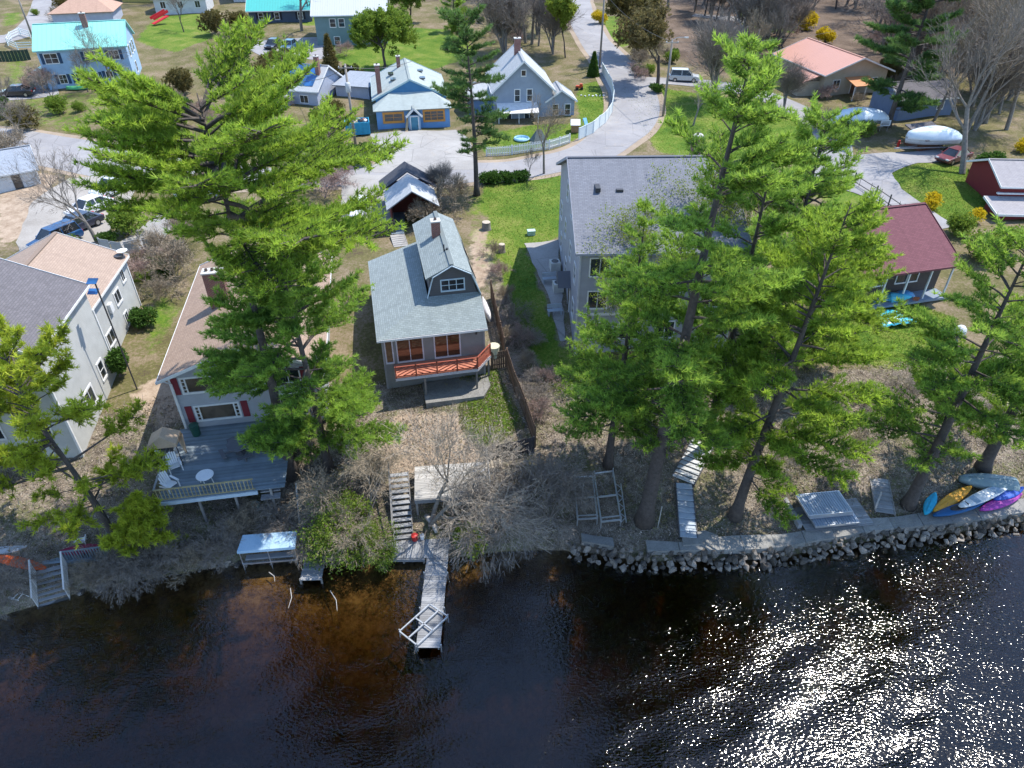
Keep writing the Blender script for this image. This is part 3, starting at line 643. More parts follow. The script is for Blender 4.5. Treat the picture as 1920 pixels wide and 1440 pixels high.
# ------------------------------------------------------------------ light blue cottage with orange window trim
BLUE_S = mat_siding('sky_blue_siding', (.16, .34, .62)); ORANGE = mat('orange_trim', (.62, .29, .07), (.5, .22, .05)); GREYM = mat_shingle('grey_mint_shingle', (.40, .45, .44), (.31, .355, .35)); NAVYP = mat('dark_blue_paint', (.03, .10, .2))
I_ = house('blue_cottage', 'sky blue cottage with orange window surrounds and pale grey roof facing concrete drive', (-17.0, 91.4), 10)
MB().b2(0, 9.2, 0, 2.6, 4.6, 8.35).build('porch_wall', BLUE_S, I_)
gable_body(I_, .1, 9.1, 2.6, 14, 4.6, 8.9, 11.0, 'y', mat_siding('deep_blue_siding', (.06, .2, .38)))
rI = gable_roof(I_, .1, 9.1, 2.9, 14, 8.9, 11.0, 'y', GREYM, .45, .35, fascia=mat('pale_teal_trim', (.45, .6, .62)))
r2 = MB(); r2.slab([(-.35, -.4, 8.25), (9.55, -.4, 8.25), (7.2, 2.7, 9.65), (2.0, 2.7, 9.65)], .12); r2.slab([(-.35, 2.7, 8.25), (-.35, -.4, 8.25), (2.0, 2.7, 9.65)], .12); r2.slab([(9.55, -.4, 8.25), (9.55, 2.7, 8.25), (7.2, 2.7, 9.65)], .12); r2.build('porch_roof', GREYM, I_)
chimney(rI, .7, 4.2, 8.6, 12.6, .6, .75); chimney(rI, 3.6, 11.5, 10.2, 12.0, .5, .5)
for yy, xx in ((6.5, 2.6), (9.5, 2.4)): link('skylight', MB().box(xx, yy, 10.32, .7, 1.1, .16).mesh('skylight', GLASS), rI)
for yy in (6.0, 10): link('skylight', MB().box(6.4, yy, 10.45, .7, .9, .16).mesh('skylight', GLASS), rI)
window(I_, 2.1, 0, 7.3, 2.7, 1.35, 0, cols=2, rows=2, fm=ORANGE, fw=.26); window(I_, 7.2, 0, 7.3, 2.8, 1.5, 0, cols=3, rows=3, fm=ORANGE, fw=.22)
door(I_, 4.65, -.9, 5.4, .9, 2.1, 0, mat('teal_door', (.08, .25, .36)))
MB().b2(3.9, 5.4, -.88, 0, 4.8, 7.7).build('entry_wall', mat_siding('pale_blue_siding', (.3, .45, .62)), I_)
gable_roof(I_, 3.9, 5.4, -.9, .8, 7.7, 8.45, 'y', GREYM, .25, .25, name='entry_roof')
MB().bar((3.4, -2.2, 5.5), (3.85, -.4, 7.4), .3, .06).build('ramp', mat_wood('raw_timber', (.5, .36, .2), (.38, .26, .14)), I_)
st = MB()
for k in range(3): st.b2(3.9, 5.5, -1.3-.3*k, -.9-.3*k, 5.0, 5.38-.12*k)
st.build('steps', CONC, I_)
# ------------------------------------------------------------------ grey-blue gabled house with white awning
GB = mat_siding('grey_blue_siding', (.30, .35, .43)); PALER = mat_shingle('pale_grey_shingle', (.46, .48, .50), (.36, .38, .40))
J_ = house('gabled_grey_house', 'grey-blue gabled house with steep pale roof and long white awning by curved fence', (-2.3, 95.5), 6)
gable_body(J_, 0, 7.6, 0, 9.5, 5.2, 9.6, 13.0, 'y', GB); rJ = gable_roof(J_, 0, 7.6, 0, 9.5, 9.6, 13.0, 'y', PALER, .4, .5)
chimney(rJ, 3.6, 5.5, 12.4, 14.6, .8, .7); window(J_, 3.0, 0, 8.9, .8, 1.6, 0, cols=1, rows=2); window(J_, 4.6, 0, 8.9, .8, 1.6, 0, cols=1, rows=2)
window(J_, 3.8, 0, 11.6, .7, .8, 0, cols=1)
MB().slab([(.3, -2.2, 7.3), (5.6, -2.2, 7.3), (5.6, 0, 8.0), (.3, 0, 8.0)], .08).build('awning', mat('awning_white', (.75, .73, .72)), J_)
for xx in (.4, 3.0, 5.5): link('awning_post', MB().box(xx, -2.1, 6.3, .07, .07, 1.95).mesh('awning_post', WHITE), J_)
gable_body(J_, -3.2, 0, 2, 7.5, 5.2, 8.2, 9.4, 'x', mat_siding('blue_siding_wing', (.14, .24, .42)), 'wing_wall'); gable_roof(J_, -3.2, 0, 2, 7.5, 8.2, 9.4, 'x', PALER, .3, .3, name='wing_roof')
gable_body(J_, 7.0, 10.6, .2, 4.2, 5.2, 8.1, 9.3, 'y', GB, 'annex_wall'); gable_roof(J_, 7.0, 10.6, .2, 4.2, 8.1, 9.3, 'y', PALER, .3, .35, name='annex_roof')
for xx in (8.1, 9.7): window(J_, xx, .2, 6.9, .85, 1.5, 0, cols=1, rows=2)
window(J_, 4.6, 0, 6.4, 1.4, 1.2, 0, cols=2); window(J_, 1.6, 0, 6.4, 1.4, 1.2, 0, cols=2)
# ------------------------------------------------------------------ turquoise-roofed blue house, top left
TURQ = mat_metalroof('turquoise_metal', (.26, .66, .60), .6); BLUE_A = mat_siding('pale_blue_clapboard', (.36, .52, .70)); NAVY = mat('navy_shutter', (.03, .07, .14))
A_ = house('turquoise_roof_house', 'two-storey pale blue house with bright turquoise metal roof and brick chimney', (-67.0, 108.0), 17)
gable_body(A_, 0, 11.6, 0, 8.6, 5.8, 11.9, 14.3, 'x', BLUE_A); rA = gable_roof(A_, 0, 11.6, 0, 8.6, 11.9, 14.3, 'x', TURQ, .45, .3, fascia=mat('turquoise_trim', (.3, .6, .58)))
chimney(rA, 6.6, 3.5, 13.3, 15.6, .75, .6)
window(A_, 1.6, 0, 10.6, 1.8, 1.4, 0, cols=2, rows=2, shut=NAVY); window(A_, 6.6, 0, 10.6, 1.4, 1.3, 0, cols=2, rows=2, shut=NAVY); window(A_, 9.8, 0, 10.6, 1.4, 1.3, 0, cols=2, rows=2, shut=NAVY)
for xx in (2.2, 4.4, 6.4): window(A_, xx, 0, 7.8, 1.1, 1.3, 0, cols=2, rows=2, shut=NAVY)
window(A_, 8.4, 0, 8.0, 1.0, 1.1, 0, cols=2, shut=NAVY); door(A_, 10.4, 0, 6.2, 1.6, 2.6, 0, mat('blue_garage_door', (.2, .36, .56)))
for yy in (2.2, 4.4, 6.4): window(A_, 11.6, yy, 10.6, 1.1, 1.6, 90, cols=1, rows=2)
window(A_, 11.6, 4.3, 8.0, 1.1, 1.6, 90, cols=1, rows=2)
MB().b2(-2.0, 0, 1.0, 5, 5.8, 8.4).build('side_wall', BLUE_A, A_); MB().slab([(-2.4, 5.3, 8.3), (-2.4, .7, 8.3), (0, .7, 9.4), (0, 5.3, 9.4)], .1).build('side_roof', TURQ, A_); window(A_, -1.0, 1.0, 7.5, .9, 1.2, 0, cols=2)
# ------------------------------------------------------------------ houses along the top edge
STEEL = mat_metalroof('galvanised_roof', (.48, .50, .54), .4); GRN = mat_siding('grey_green_siding', (.17, .26, .27))
K_ = house('green_metal_roof_house', 'two-storey grey-green house with ribbed light metal roof beside bright maple', (-33.8, 134.5), 6)
gable_body(K_, 0, 12, 0, 10, 6.2, 12.0, 14.6, 'x', GRN); gable_roof(K_, 0, 12, 0, 10, 12.0, 14.6, 'x', STEEL, .5, .5)
for xx in (3.0, 4.5): window(K_, xx, 0, 10.6, 1.1, 1.4, 0, cols=1, rows=2)
window(K_, 3.4, 0, 7.8, 1.1, 1.4, 0, cols=1, rows=2); window(K_, 9, 0, 10.6, 1.4, 1.4, 0)
TEAL = mat_metalroof('teal_metal', (.07, .42, .38), .5); SLB = mat_siding('slate_blue_siding', (.075, .10, .15))
L_ = house('teal_roof_ranch', 'low dark slate-blue ranch house with teal metal roof at top edge', (-50.5, 151.5), 8)
gable_body(L_, 0, 11.5, 0, 9, 6.6, 10.0, 12.2, 'x', SLB); gable_roof(L_, 0, 11.5, 0, 9, 10.0, 12.2, 'x', TEAL, .6, .4)
for xx in (2.2, 5.2, 9.6): window(L_, xx, 0, 8.8, 1.0, 1.3, 0, cols=1, rows=2, shut=mat('black_shutter', (.02, .02, .03)))
PANEL = mat_glass('solar_cell', (.03, .13, .34)); LIL = mat_siding('pale_lilac_siding', (.42, .46, .56))
M_ = house('solar_panel_house', 'small pale house with blue solar panels on its roof and brick chimney', (-33.5, 102.5), -14)
gable_body(M_, 0, 7.2, 0, 7.5, 5.4, 8.3, 10.5, 'x', LIL); rM = gable_roof(M_, 0, 7.2, 0, 7.5, 8.3, 10.5, 'x', PALER, .4, .4)
for i in range(4):
    for j in range(2):
        x0 = .6+i*1.5; s0 = .35+j*1.75; f0 = lambda s_: (s_-.0, 8.3+s_*.587+.17)
        (ya, za), (yb, zb) = f0(s0), f0(s0+1.68)
        link('solar_panel', MB().slab([(x0, ya, za), (x0+1.45, ya, za), (x0+1.45, yb, zb), (x0, yb, zb)], .04).mesh('solar_panel', PANEL), rM)
chimney(rM, 6.6, 2.4, 9.4, 12.0, .55, .55)
gable_body(M_, -1.5, 3.4, -3, 0, 5.4, 7.4, 8.4, 'y', LIL, 'porch_wall'); gable_roof(M_, -1.5, 3.4, -3, 0, 7.4, 8.4, 'y', PALER, .3, .3, name='porch_roof'); window(M_, 1, -3, 6.5, 1.2, 1.0, 0)
window(M_, 5.2, 0, 7.0, 1.3, 1.1, 0)
MB().b2(7.8, 12.8, 4.5, 10, 5.6, 8.0).build('garage_wall', LIL, M_); MB().slab([(7.5, 4.1, 8.0), (13.1, 4.1, 8.0), (13.1, 10.3, 8.5), (7.5, 10.3, 8.5)], .12).build('garage_roof', mat_shingle('blue_grey_shingle', (.33, .37, .43), (.26, .29, .34)), M_)
HIPT = mat_shingle('peach_shingle', (.50, .33, .25), (.40, .26, .20))
N_ = house('hip_roof_house', 'house with peach-tan hip roof behind the turquoise-roofed house', (P(104, 52, 7.5)[0], P(104, 52, 7.5)[1]), 14)
MB().b2(0, 10.5, 0, 9, 6.4, 10).build('wall', LIL, N_)
hr = MB(); hr.slab([(-.5, -.5, 9.9), (11, -.5, 9.9), (6.6, 4.5, 12.4), (4.4, 4.5, 12.4)], .12); hr.slab([(11, 9.5, 9.9), (-.5, 9.5, 9.9), (4.4, 4.5, 12.4), (6.6, 4.5, 12.4)], .12); hr.slab([(-.5, 9.5, 9.9), (-.5, -.5, 9.9), (4.4, 4.5, 12.4)], .12); hr.slab([(11, -.5, 9.9), (11, 9.5, 9.9), (6.6, 4.5, 12.4)], .12)
hr.build('roof', HIPT, N_)
YEL = mat_siding('yellow_siding', (.52, .42, .12))
def far_house(name, label, loc, rz_, w_, d_, h_, rise, wm, rm, wins=3):
    z0 = g(loc[0], loc[1]); o = house(name, label, loc, rz_)
    gable_body(o, 0, w_, 0, d_, z0-.6, z0+h_, z0+h_+rise, 'x', wm); gable_roof(o, 0, w_, 0, d_, z0+h_, z0+h_+rise, 'x', rm, .45, .4)
    for i in range(wins): window(o, (i+.5)*w_/wins, 0, z0+h_-1.3, 1.1, 1.3, 0, cols=2, rows=1)
    return o
far_house('yellow_house', 'small yellow house at the top left corner beyond the tan hip roof', (-84, 172), 5, 9, 8, 3.2, 2.2, YEL, CHAR)
far_house('dark_roof_house', 'white house with dark roof at top left between road and bare trees', (-72, 160), 10, 10, 8, 3.0, 2.0, mat_siding('white_siding', (.62, .63, .64)), CHAR)
far_house('white_stair_house', 'white house with railed outdoor stairs at the top left edge', (-60, 172), 8, 9, 8, 4.4, 2.0, _M['white_siding'], GREYR)
far_house('red_white_house', 'white house with red door panels at top edge right of the maple', (-14, 186), 2, 13, 9, 3.4, 2.2, _M['white_siding'], PALER, 4)
sh = house('white_shed', 'white shed with blue-grey roof at the left edge beside the gravel lot', (-58.2, 68.3), 33)
gable_body(sh, 0, 9.5, 0, 6.5, 4.6, 7.4, 8.8, 'x', _M['white_siding']); gable_roof(sh, 0, 9.5, 0, 6.5, 7.4, 8.8, 'x', _M['blue_grey_shingle'], .3, .3); window(sh, 7.5, 0, 6.4, .8, 1.6, 0, cols=1, fm=DARKG)
bs = house('blue_shed', 'blue-grey shed half hidden behind the dark conifer and covered boats', (50.5, 95.5), 12, 'shed')
gable_body(bs, 0, 8, 0, 6, 5.6, 8.4, 9.8, 'x', mat_siding('steel_blue_siding', (.16, .22, .34))); gable_roof(bs, 0, 8, 0, 6, 8.4, 9.8, 'x', CHAR, .3, .3); window(bs, 6, 0, 7.4, 1.0, 1.0, 0)
tr_ = house('brown_lean_to', 'open brown wooden lean-to behind the covered boat on its trailer', (48.6, 83.6), 18, 'shed')
MB().b2(0, 3.4, .6, 3.2, 5.2, 7.2).build('wall', mat_wood('brown_board', (.16, .07, .04), (.09, .045, .03), 'z'), tr_); MB().slab([(-.3, -.2, 7.1), (3.7, -.2, 7.1), (3.7, 3.6, 7.9), (-.3, 3.6, 7.9)], .1).build('roof', CHAR, tr_)
# two-tone gabled shed above the cottage
DKROOF = mat_shingle('dark_slate_shingle', (.085, .09, .11), (.06, .065, .08)); BRD = mat_wood('red_brown_board', (.22, .06, .05), (.13, .04, .035), 'z')
Ph = house('two_tone_shed', 'open-fronted shed whose gable roof is half dark and half pale grey', (-11.5, 63.8), 12, 'shed')
b = MB(); b.b2(0, .12, 0, 6.6, 4.3, 7.2); b.b2(4.08, 4.2, 0, 6.6, 4.3, 7.2); b.b2(.12, 4.08, 6.48, 6.6, 4.3, 7.2); b.build('wall', BRD, Ph)
r1 = MB(); r1.slab([(-.4, 4.1, 7.1), (-.4, -.5, 7.1), (2.1, -.5, 8.75), (2.1, 4.1, 8.75)], .1); r1.slab([(4.6, -.5, 7.1), (4.6, 4.1, 7.1), (2.1, 4.1, 8.75), (2.1, -.5, 8.75)], .1); r1.build('front_roof', PALER, Ph)
r1 = MB(); r1.slab([(-.7, 7.0, 7.15), (-.7, 4.12, 7.15), (2.1, 4.12, 9.0), (2.1, 7.0, 9.0)], .1); r1.slab([(4.9, 4.12, 7.15), (4.9, 7.0, 7.15), (2.1, 7.0, 9.0), (2.1, 4.12, 9.0)], .1); r1.build('rear_roof', DKROOF, Ph)
MB().b2(.3, 3.9, 3.5, 3.6, 4.3, 7.0).build('inner_wall', BRD, Ph)
# ================================================================== vegetation
BARK = mat('pine_bark', (.115, .095, .085), (.05, .042, .04), 5, .95, .8, 9); BARKG = mat('grey_bark', (.26, .235, .21), (.13, .115, .10), 4, .95, .6, 12)
BARKP = mat('pale_bark', (.46, .44, .42), (.24, .225, .21), 4, .9, .4, 12); TWIG = mat('tan_twigs', (.34, .28, .205), (.21, .17, .12), 3, .95)
TWIGG = mat('grey_twigs', (.27, .235, .205), (.15, .13, .11), 3, .95); TWIGR = mat('reddish_twigs', (.40, .29, .25), (.27, .185, .16), 3, .95)
N_GREEN = mat_leaf('pine_needles', (.055, .15, .035), (.40, .57, .085), .55); N_YEL = mat_leaf('pine_needles_yellow', (.095, .18, .03), (.42, .57, .07), .55)  # N_YEL: needle colour of the yellow-green pines
N_DARK = mat_leaf('dark_needles', (.025, .075, .025), (.17, .29, .07)); L_YEL = mat_leaf('spring_leaves', (.12, .19, .02), (.33, .40, .06), .5)
N_PITCH = mat_leaf('pitch_needles', (.16, .22, .02), (.54, .61, .06), .5); L_GRN = mat_leaf('shrub_leaves', (.02, .06, .012), (.10, .20, .03))
L_LIME = mat_leaf('lime_leaves', (.09, .17, .02), (.26, .36, .05), .45); L_FORS = mat_leaf('forsythia_bloom', (.42, .30, .02), (.75, .60, .03), .4); L_OLV = mat_leaf('bronze_foliage', (.07, .06, .02), (.19, .16, .05))
L_BRN = mat_leaf('brown_spring_leaves', (.10, .075, .03), (.24, .20, .08), .4)
PALET = mat('pale_twigs', (.37, .32, .255), (.24, .20, .16), 3, .95)
rs = np.random.RandomState(11)
def unit(a): return a/np.maximum(np.linalg.norm(a, axis=-1, keepdims=True), 1e-9)
def blades(C, Dn, S, nb, wid, spread, tint):
    """clumps of narrow needle / leaf triangles"""
    n = len(C); C = np.repeat(C, nb, 0); Dn = np.repeat(Dn, nb, 0); S = np.repeat(S, nb); T = np.repeat(tint, nb)
    d = unit(Dn+rs.normal(0, spread, C.shape)); ln = S*rs.uniform(.7, 1.15, len(S)); pr = unit(np.cross(d, rs.normal(0, 1, C.shape)))*(wid*S)[:, None]*.5
    st = C+d*(S*.05)[:, None]
    V = np.stack([st-pr, st+pr, C+d*ln[:, None]], 1).reshape(-1, 3)
    return V, np.arange(len(V)).reshape(-1, 3), np.repeat(T, 3)
def tubes(P0, P1, R0, R1, n):
    P0, P1 = np.asarray(P0, float), np.asarray(P1, float); R0, R1 = np.asarray(R0, float), np.asarray(R1, float)
    if len(P0) == 0: return np.zeros((0, 3)), np.zeros((0, 4), int)
    d = unit(P1-P0); u = np.where(np.abs(d[:, 2:3]) < .9, np.array([[0, 0, 1.]]), np.array([[1., 0, 0]])); a = unit(np.cross(d, u)); b = np.cross(d, a)
    an = 2*PI*np.arange(n)/n; ring = a[:, None]*np.cos(an)[None, :, None]+b[:, None]*np.sin(an)[None, :, None]
    V = np.concatenate([P0[:, None]+ring*R0[:, None, None], P1[:, None]+ring*R1[:, None, None]], 1); m = len(P0)
    k = np.arange(n); f = np.stack([k, (k+1) % n, (k+1) % n+n, k+n], -1); F_ = (f[None]+(np.arange(m)*2*n)[:, None, None]).reshape(-1, 4)
    return V.reshape(-1, 3), F_
def ribbons(P0, P1, R0, R1, sd=1):
    P0, P1 = np.asarray(P0, float), np.asarray(P1, float); q = np.random.RandomState(sd)
    a = unit(np.cross(P1-P0, q.normal(0, 1, P0.shape))); A_, B_ = a*np.asarray(R0)[:, None], a*np.asarray(R1)[:, None]
    V = np.stack([P0-A_, P0+A_, P1+B_, P1-B_], 1).reshape(-1, 3); return V, np.arange(len(V)).reshape(-1, 4)
def put(name, V, Fc, m, parent, tint=None, smooth=False): return link(name, mesh_from(name, V, Fc, m, tint=tint, smooth=smooth), parent)
def trunk_mesh(name, pts, rad, m, parent, n=9, flare=True):
    b = MB(); b.tube(pts, rad, n); return b.build(name, m, parent, smooth=True)
def pine(name, label, base, H, lo, Rm, seed, nm=None, lean=(0, 0), curve=.3, style='white', dens=1.0, tuft=.30, group=None, r0=None, bare=10, top_pow=.8, skew=None, nb=9, wid=.17):
    global rs; rs = np.random.RandomState(seed)
    root = thing(name, label, 'pine tree', base, 0, group); nm = nm or N_GREEN
    r0 = r0 or H*.0125+.07; K = 16; ts = np.linspace(0, 1, K); ph = rs.uniform(0, 6)
    tp = np.stack([lean[0]*ts**1.4+curve*np.sin(ts*4+ph)*ts*.5, lean[1]*ts**1.4+curve*np.cos(ts*3+ph)*ts*.5, ts*H-.25*(1-ts)], -1)
    rad = r0*(1-ts*.93)*(1+.55*np.exp(-ts*38)); trunk_mesh('trunk', tp, list(rad), BARK, root)
    at = lambda z: np.array([np.interp(z, tp[:, 2], tp[:, i]) for i in range(3)])
    P0, P1, A0, A1 = [], [], [], []; C, Dn, T, S = [], [], [], []
    z = lo*H
    while z < H*.985:
        t = (z-lo*H)/(H-lo*H)
        for _ in range(rs.randint(3, 6) if t < .9 else 3):
            if rs.rand() > .86: continue
            az = rs.uniform(0, 2*PI); L = Rm*((1-t)**top_pow*.92+.09)*min(1, .62+t*1.8)*rs.uniform(.48, 1.2)
            if skew is not None: L *= max(.22, min(1.25, 1+skew[2]*(1-t)**.8*math.cos(az-math.atan2(skew[1], skew[0]))))
            el = R(rs.uniform(-8, 10)+t*t*38+(6 if style == 'white' else 12)); p = at(z+rs.uniform(-.25, .25))
            d = np.array([math.cos(az)*math.cos(el), math.sin(az)*math.cos(el), math.sin(el)]); n = 6; pts = [p]; dd = d.copy()
            for k in range(n):
                dd = unit(dd+np.array([0, 0, .07 if k > 2 else -.045])+rs.normal(0, .06, 3)); pts.append(pts[-1]+dd*L/n)
            br = max(.012, .018*L+.004); pts = np.array(pts)
            for k in range(n): P0.append(pts[k]); P1.append(pts[k+1]); A0.append(br*(1-k/n*.85)); A1.append(br*(1-(k+1)/n*.85))
            ns = max(6, int(L*6.4*dens)); s0 = .26 if style == 'white' else .45
            for j in range(ns):
                s_ = s0+(1-s0)*(j+rs.rand())/ns; f = s_*n; k = min(n-1, int(f)); q = pts[k]+(pts[k+1]-pts[k])*(f-k); ax = unit(pts[k+1]-pts[k])
                side = unit(np.cross(ax, [0, 0, 1.]))*(1 if j % 2 else -1); tl = L*rs.uniform(.16, .34)*(1.15-s_*.55)+.12
                if style == 'white': td = unit(ax*rs.uniform(.5, 1.0)+side*rs.uniform(.6, 1.0)+np.array([0, 0, rs.uniform(-.05, .35)]))
                else: td = unit(ax*.5+rs.normal(0, .7, 3)+np.array([0, 0, .25])); tl *= .8
                e = q+td*tl; toff = rs.normal(0, .13); P0.append(q); P1.append(e); A0.append(br*.32+.003); A1.append(.005)
                nt_ = max(3, int(tl/.125*dens))
                for i in range(nt_):
                    u = (i+.6+rs.uniform(-.3, .3))/nt_; c = q+(e-q)*u+rs.normal(0, .045, 3)
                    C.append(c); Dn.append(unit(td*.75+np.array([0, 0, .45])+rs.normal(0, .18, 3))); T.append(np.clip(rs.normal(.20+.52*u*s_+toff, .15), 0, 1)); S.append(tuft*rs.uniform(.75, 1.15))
        z += (H-lo*H)/(17 if style == 'white' else 12)*rs.uniform(.7, 1.2)*(1.05-.45*t)/max(.75, min(1.3, dens))
    for _ in range(bare):                                   # dead lower limbs
        zz = rs.uniform(.22*H, lo*H+1.5); az = rs.uniform(0, 6.28); L = rs.uniform(.7, 2.4); p = at(zz); d = np.array([math.cos(az), math.sin(az), rs.uniform(-.25, .2)])
        for k in range(3): q = p+unit(d+rs.normal(0, .12, 3))*L/3; P0.append(p); P1.append(q); A0.append(.03*(1-k*.28)); A1.append(.03*(.72-k*.28)); p = q
    V, F_ = tubes(P0, P1, A0, A1, 4); put('branches', V, F_, BARK, root)
    C, Dn, S, T = np.array(C), np.array(Dn), np.array(S), np.array(T)
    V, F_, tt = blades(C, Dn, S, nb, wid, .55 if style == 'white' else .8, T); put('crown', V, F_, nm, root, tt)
    return root
def grow(seed, L0, r0, levels, nchild, spread, up, stems=1, shrink=.72, lean=(0, 0, 1), stemspread=.5, wob=.1, leafy=None, droop=0.0, start=(0, 0, 0), trunkfrac=1.0, segs=3):
    """branching skeleton -> (P0,P1,R0,R1,level) and twig tips"""
    rn = np.random.RandomState(seed); out = []; tips = []
    def rec(p, d, L, r, lv):
        q = p; n = segs if lv < levels-1 else 2
        for k in range(n):
            d = unit(d+rn.normal(0, wob, 3)+np.array([0, 0, up*(.35 if lv else .1)-droop*lv*.22])); e = q+d*L/n; ra, rb = r*(1-.35*k/n), r*(1-.35*(k+1)/n); out.append((q, e, ra, rb, lv)); q = e
            if lv < levels and (lv > 0 or k >= n-2 or k*1.0/n > .4):
                for _ in range(nchild if k == n-1 else max(1, nchild-2)):
                    ax = unit(np.cross(d, rn.normal(0, 1, 3))); an = rn.uniform(.55, 1.15)*spread; nd = unit(d*math.cos(an)+ax*math.sin(an))
                    rec(q, nd, L*shrink*rn.uniform(.7, 1.1), rb*.62, lv+1)
        if lv >= levels-1: tips.append((q, d))
    for s_ in range(stems):
        d = unit(np.array(lean, float)+(rn.normal(0, stemspread, 3)*[1, 1, .2] if stems > 1 else 0)); rec(np.array(start, float), d, L0*rn.uniform(.8, 1.1), r0*rn.uniform(.7, 1), 0)
    return out, tips
def bare_meshes(seed, L0, r0, levels=5, nchild=3, spread=.62, up=.12, bark=None, twig=None, leaf=None, leafn=5, leafs=.11, cut=1, minr=.006, **kw):
    out, tips = grow(seed, L0, r0, levels, nchild, spread, up, **kw); res = []
    th = [o for o in out if o[4] <= cut]; tw = [o for o in out if o[4] > cut]
    for nm, L, m, n in (('trunk', th, bark or BARKG, 7), ('branches', tw, twig or bark or BARKG, 3)):
        if L:
            fine = [o for o in L if nm == 'branches' and o[4] >= levels-1]; L = [o for o in L if not (nm == 'branches' and o[4] >= levels-1)]
            V, F_ = tubes([o[0] for o in L], [o[1] for o in L], [max(minr, o[2]) for o in L], [max(minr*.8, o[3]) for o in L], n)
            if fine:
                V2, F2 = ribbons([o[0] for o in fine], [o[1] for o in fine], [max(minr, o[2]) for o in fine], [max(minr*.7, o[3]) for o in fine], seed); F_ = np.concatenate([F_, F2+len(V)]); V = np.concatenate([V, V2])
            res.append((nm, mesh_from(nm, V, F_, m, smooth=n > 4)))
    if leaf is not None:
        global rs; rs = np.random.RandomState(seed+5); C = np.array([t_[0] for t_ in tips]); Dn = np.array([t_[1] for t_ in tips])
        C = np.repeat(C, leafn, 0)+rs.normal(0, .16, (len(C)*leafn, 3)); Dn = np.repeat(Dn, leafn, 0)
        V, F_, tt = blades(C, Dn, rs.uniform(.7, 1.3, len(C))*leafs, 3, .8, .9, rs.uniform(.1, .9, len(C))); res.append(('crown', mesh_from('crown', V, F_, leaf, tint=tt)))
    return res
def plant(name, label, cat, meshes, loc, rz_=0, scale=1, group=None):
    o = thing(name, label, cat, loc, rz_, group); o.scale = (scale,)*3 if not isinstance(scale, tuple) else scale
    for nm, m in meshes: link(nm, m, o)
    return o
def leaf_dome(seed, rx, rz_, n, leaf, size=.16, bark=None, cone=False, lobes=7, w_=.6, nb=4):
    """leafy shrub: leaf clumps over uneven lobes, stems inside"""
    global rs; rs = np.random.RandomState(seed); res = []
    P0, P1, A0, A1, C, Dn = [], [], [], [], [], []
    for k in range(lobes):
        a = rs.uniform(0, 6.28); rr = rx*rs.uniform(.1, .62)*(0 if cone else 1); cz = rz_*rs.uniform(.42, .7); c = np.array([rr*math.cos(a), rr*math.sin(a), cz]); s_ = np.array([rx*rs.uniform(.38, .6)]*2+[rz_*rs.uniform(.28, .42)])
        for _ in range(3): P0.append(np.array([0, 0, 0.])+rs.normal(0, .05, 3)*[1, 1, 0]); P1.append(c+rs.normal(0, .3, 3)*s_); A0.append(.025); A1.append(.01)
        u = unit(rs.normal(0, 1, (n//lobes, 3))); C.append(c+u*s_*rs.uniform(.55, 1.08, (n//lobes, 1))); Dn.append(u)
    if cone:
        C, Dn = [], []; zz = rs.rand(n)**1.4*rz_; a = rs.uniform(0, 6.28, n); r_ = rx*(1-zz/rz_)**.8*rs.uniform(.5, 1.08, n)+.04; C = [np.stack([r_*np.cos(a), r_*np.sin(a), zz+.05], -1)]; Dn = [np.stack([np.cos(a)*.5, np.sin(a)*.5, np.full(n, .8)], -1)]
        P0, P1, A0, A1 = [np.zeros(3)], [np.array([0, 0, rz_*.9])], [.07], [.02]
    C = np.concatenate(C); Dn = np.concatenate(Dn); C[:, 2] = np.maximum(C[:, 2], .06)
    V, F_ = tubes(P0, P1, A0, A1, 4); res.append(('stems', mesh_from('stems', V, F_, bark or BARKG)))
    V, F_, tt = blades(C, Dn, rs.uniform(.7, 1.3, len(C))*size, nb, w_, .7, np.clip(rs.normal(.5, .25, len(C)), 0, 1)); res.append(('foliage', mesh_from('foliage', V, F_, leaf, tint=tt)))
    return res
# ------------------------------------------------------------------ lakefront pines
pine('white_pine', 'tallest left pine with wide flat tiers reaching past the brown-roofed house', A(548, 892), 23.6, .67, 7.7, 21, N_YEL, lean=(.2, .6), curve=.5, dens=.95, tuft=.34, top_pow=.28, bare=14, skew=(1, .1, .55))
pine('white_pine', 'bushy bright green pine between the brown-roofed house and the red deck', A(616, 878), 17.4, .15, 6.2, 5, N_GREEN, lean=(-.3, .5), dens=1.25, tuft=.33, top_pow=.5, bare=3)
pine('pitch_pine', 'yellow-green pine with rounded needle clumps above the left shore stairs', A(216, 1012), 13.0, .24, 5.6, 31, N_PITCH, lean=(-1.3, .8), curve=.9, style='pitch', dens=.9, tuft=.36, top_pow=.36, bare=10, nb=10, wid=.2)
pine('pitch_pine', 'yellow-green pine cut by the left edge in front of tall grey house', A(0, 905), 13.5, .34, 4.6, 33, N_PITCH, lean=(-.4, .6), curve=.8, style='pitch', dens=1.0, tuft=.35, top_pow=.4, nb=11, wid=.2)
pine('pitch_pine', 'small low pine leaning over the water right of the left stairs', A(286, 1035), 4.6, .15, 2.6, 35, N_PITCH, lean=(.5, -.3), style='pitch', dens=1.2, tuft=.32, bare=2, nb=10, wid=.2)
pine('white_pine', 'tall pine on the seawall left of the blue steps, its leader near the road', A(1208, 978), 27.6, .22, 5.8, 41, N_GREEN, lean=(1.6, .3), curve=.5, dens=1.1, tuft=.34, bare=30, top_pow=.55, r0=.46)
pine('white_pine', 'yellowish pine leaning right between the blue steps and stacked dock sections', A(1378, 968), 20.4, .17, 5.0, 43, N_YEL, lean=(1.6, .2), curve=.4, dens=1.05, tuft=.36, bare=14, top_pow=.45, r0=.34)
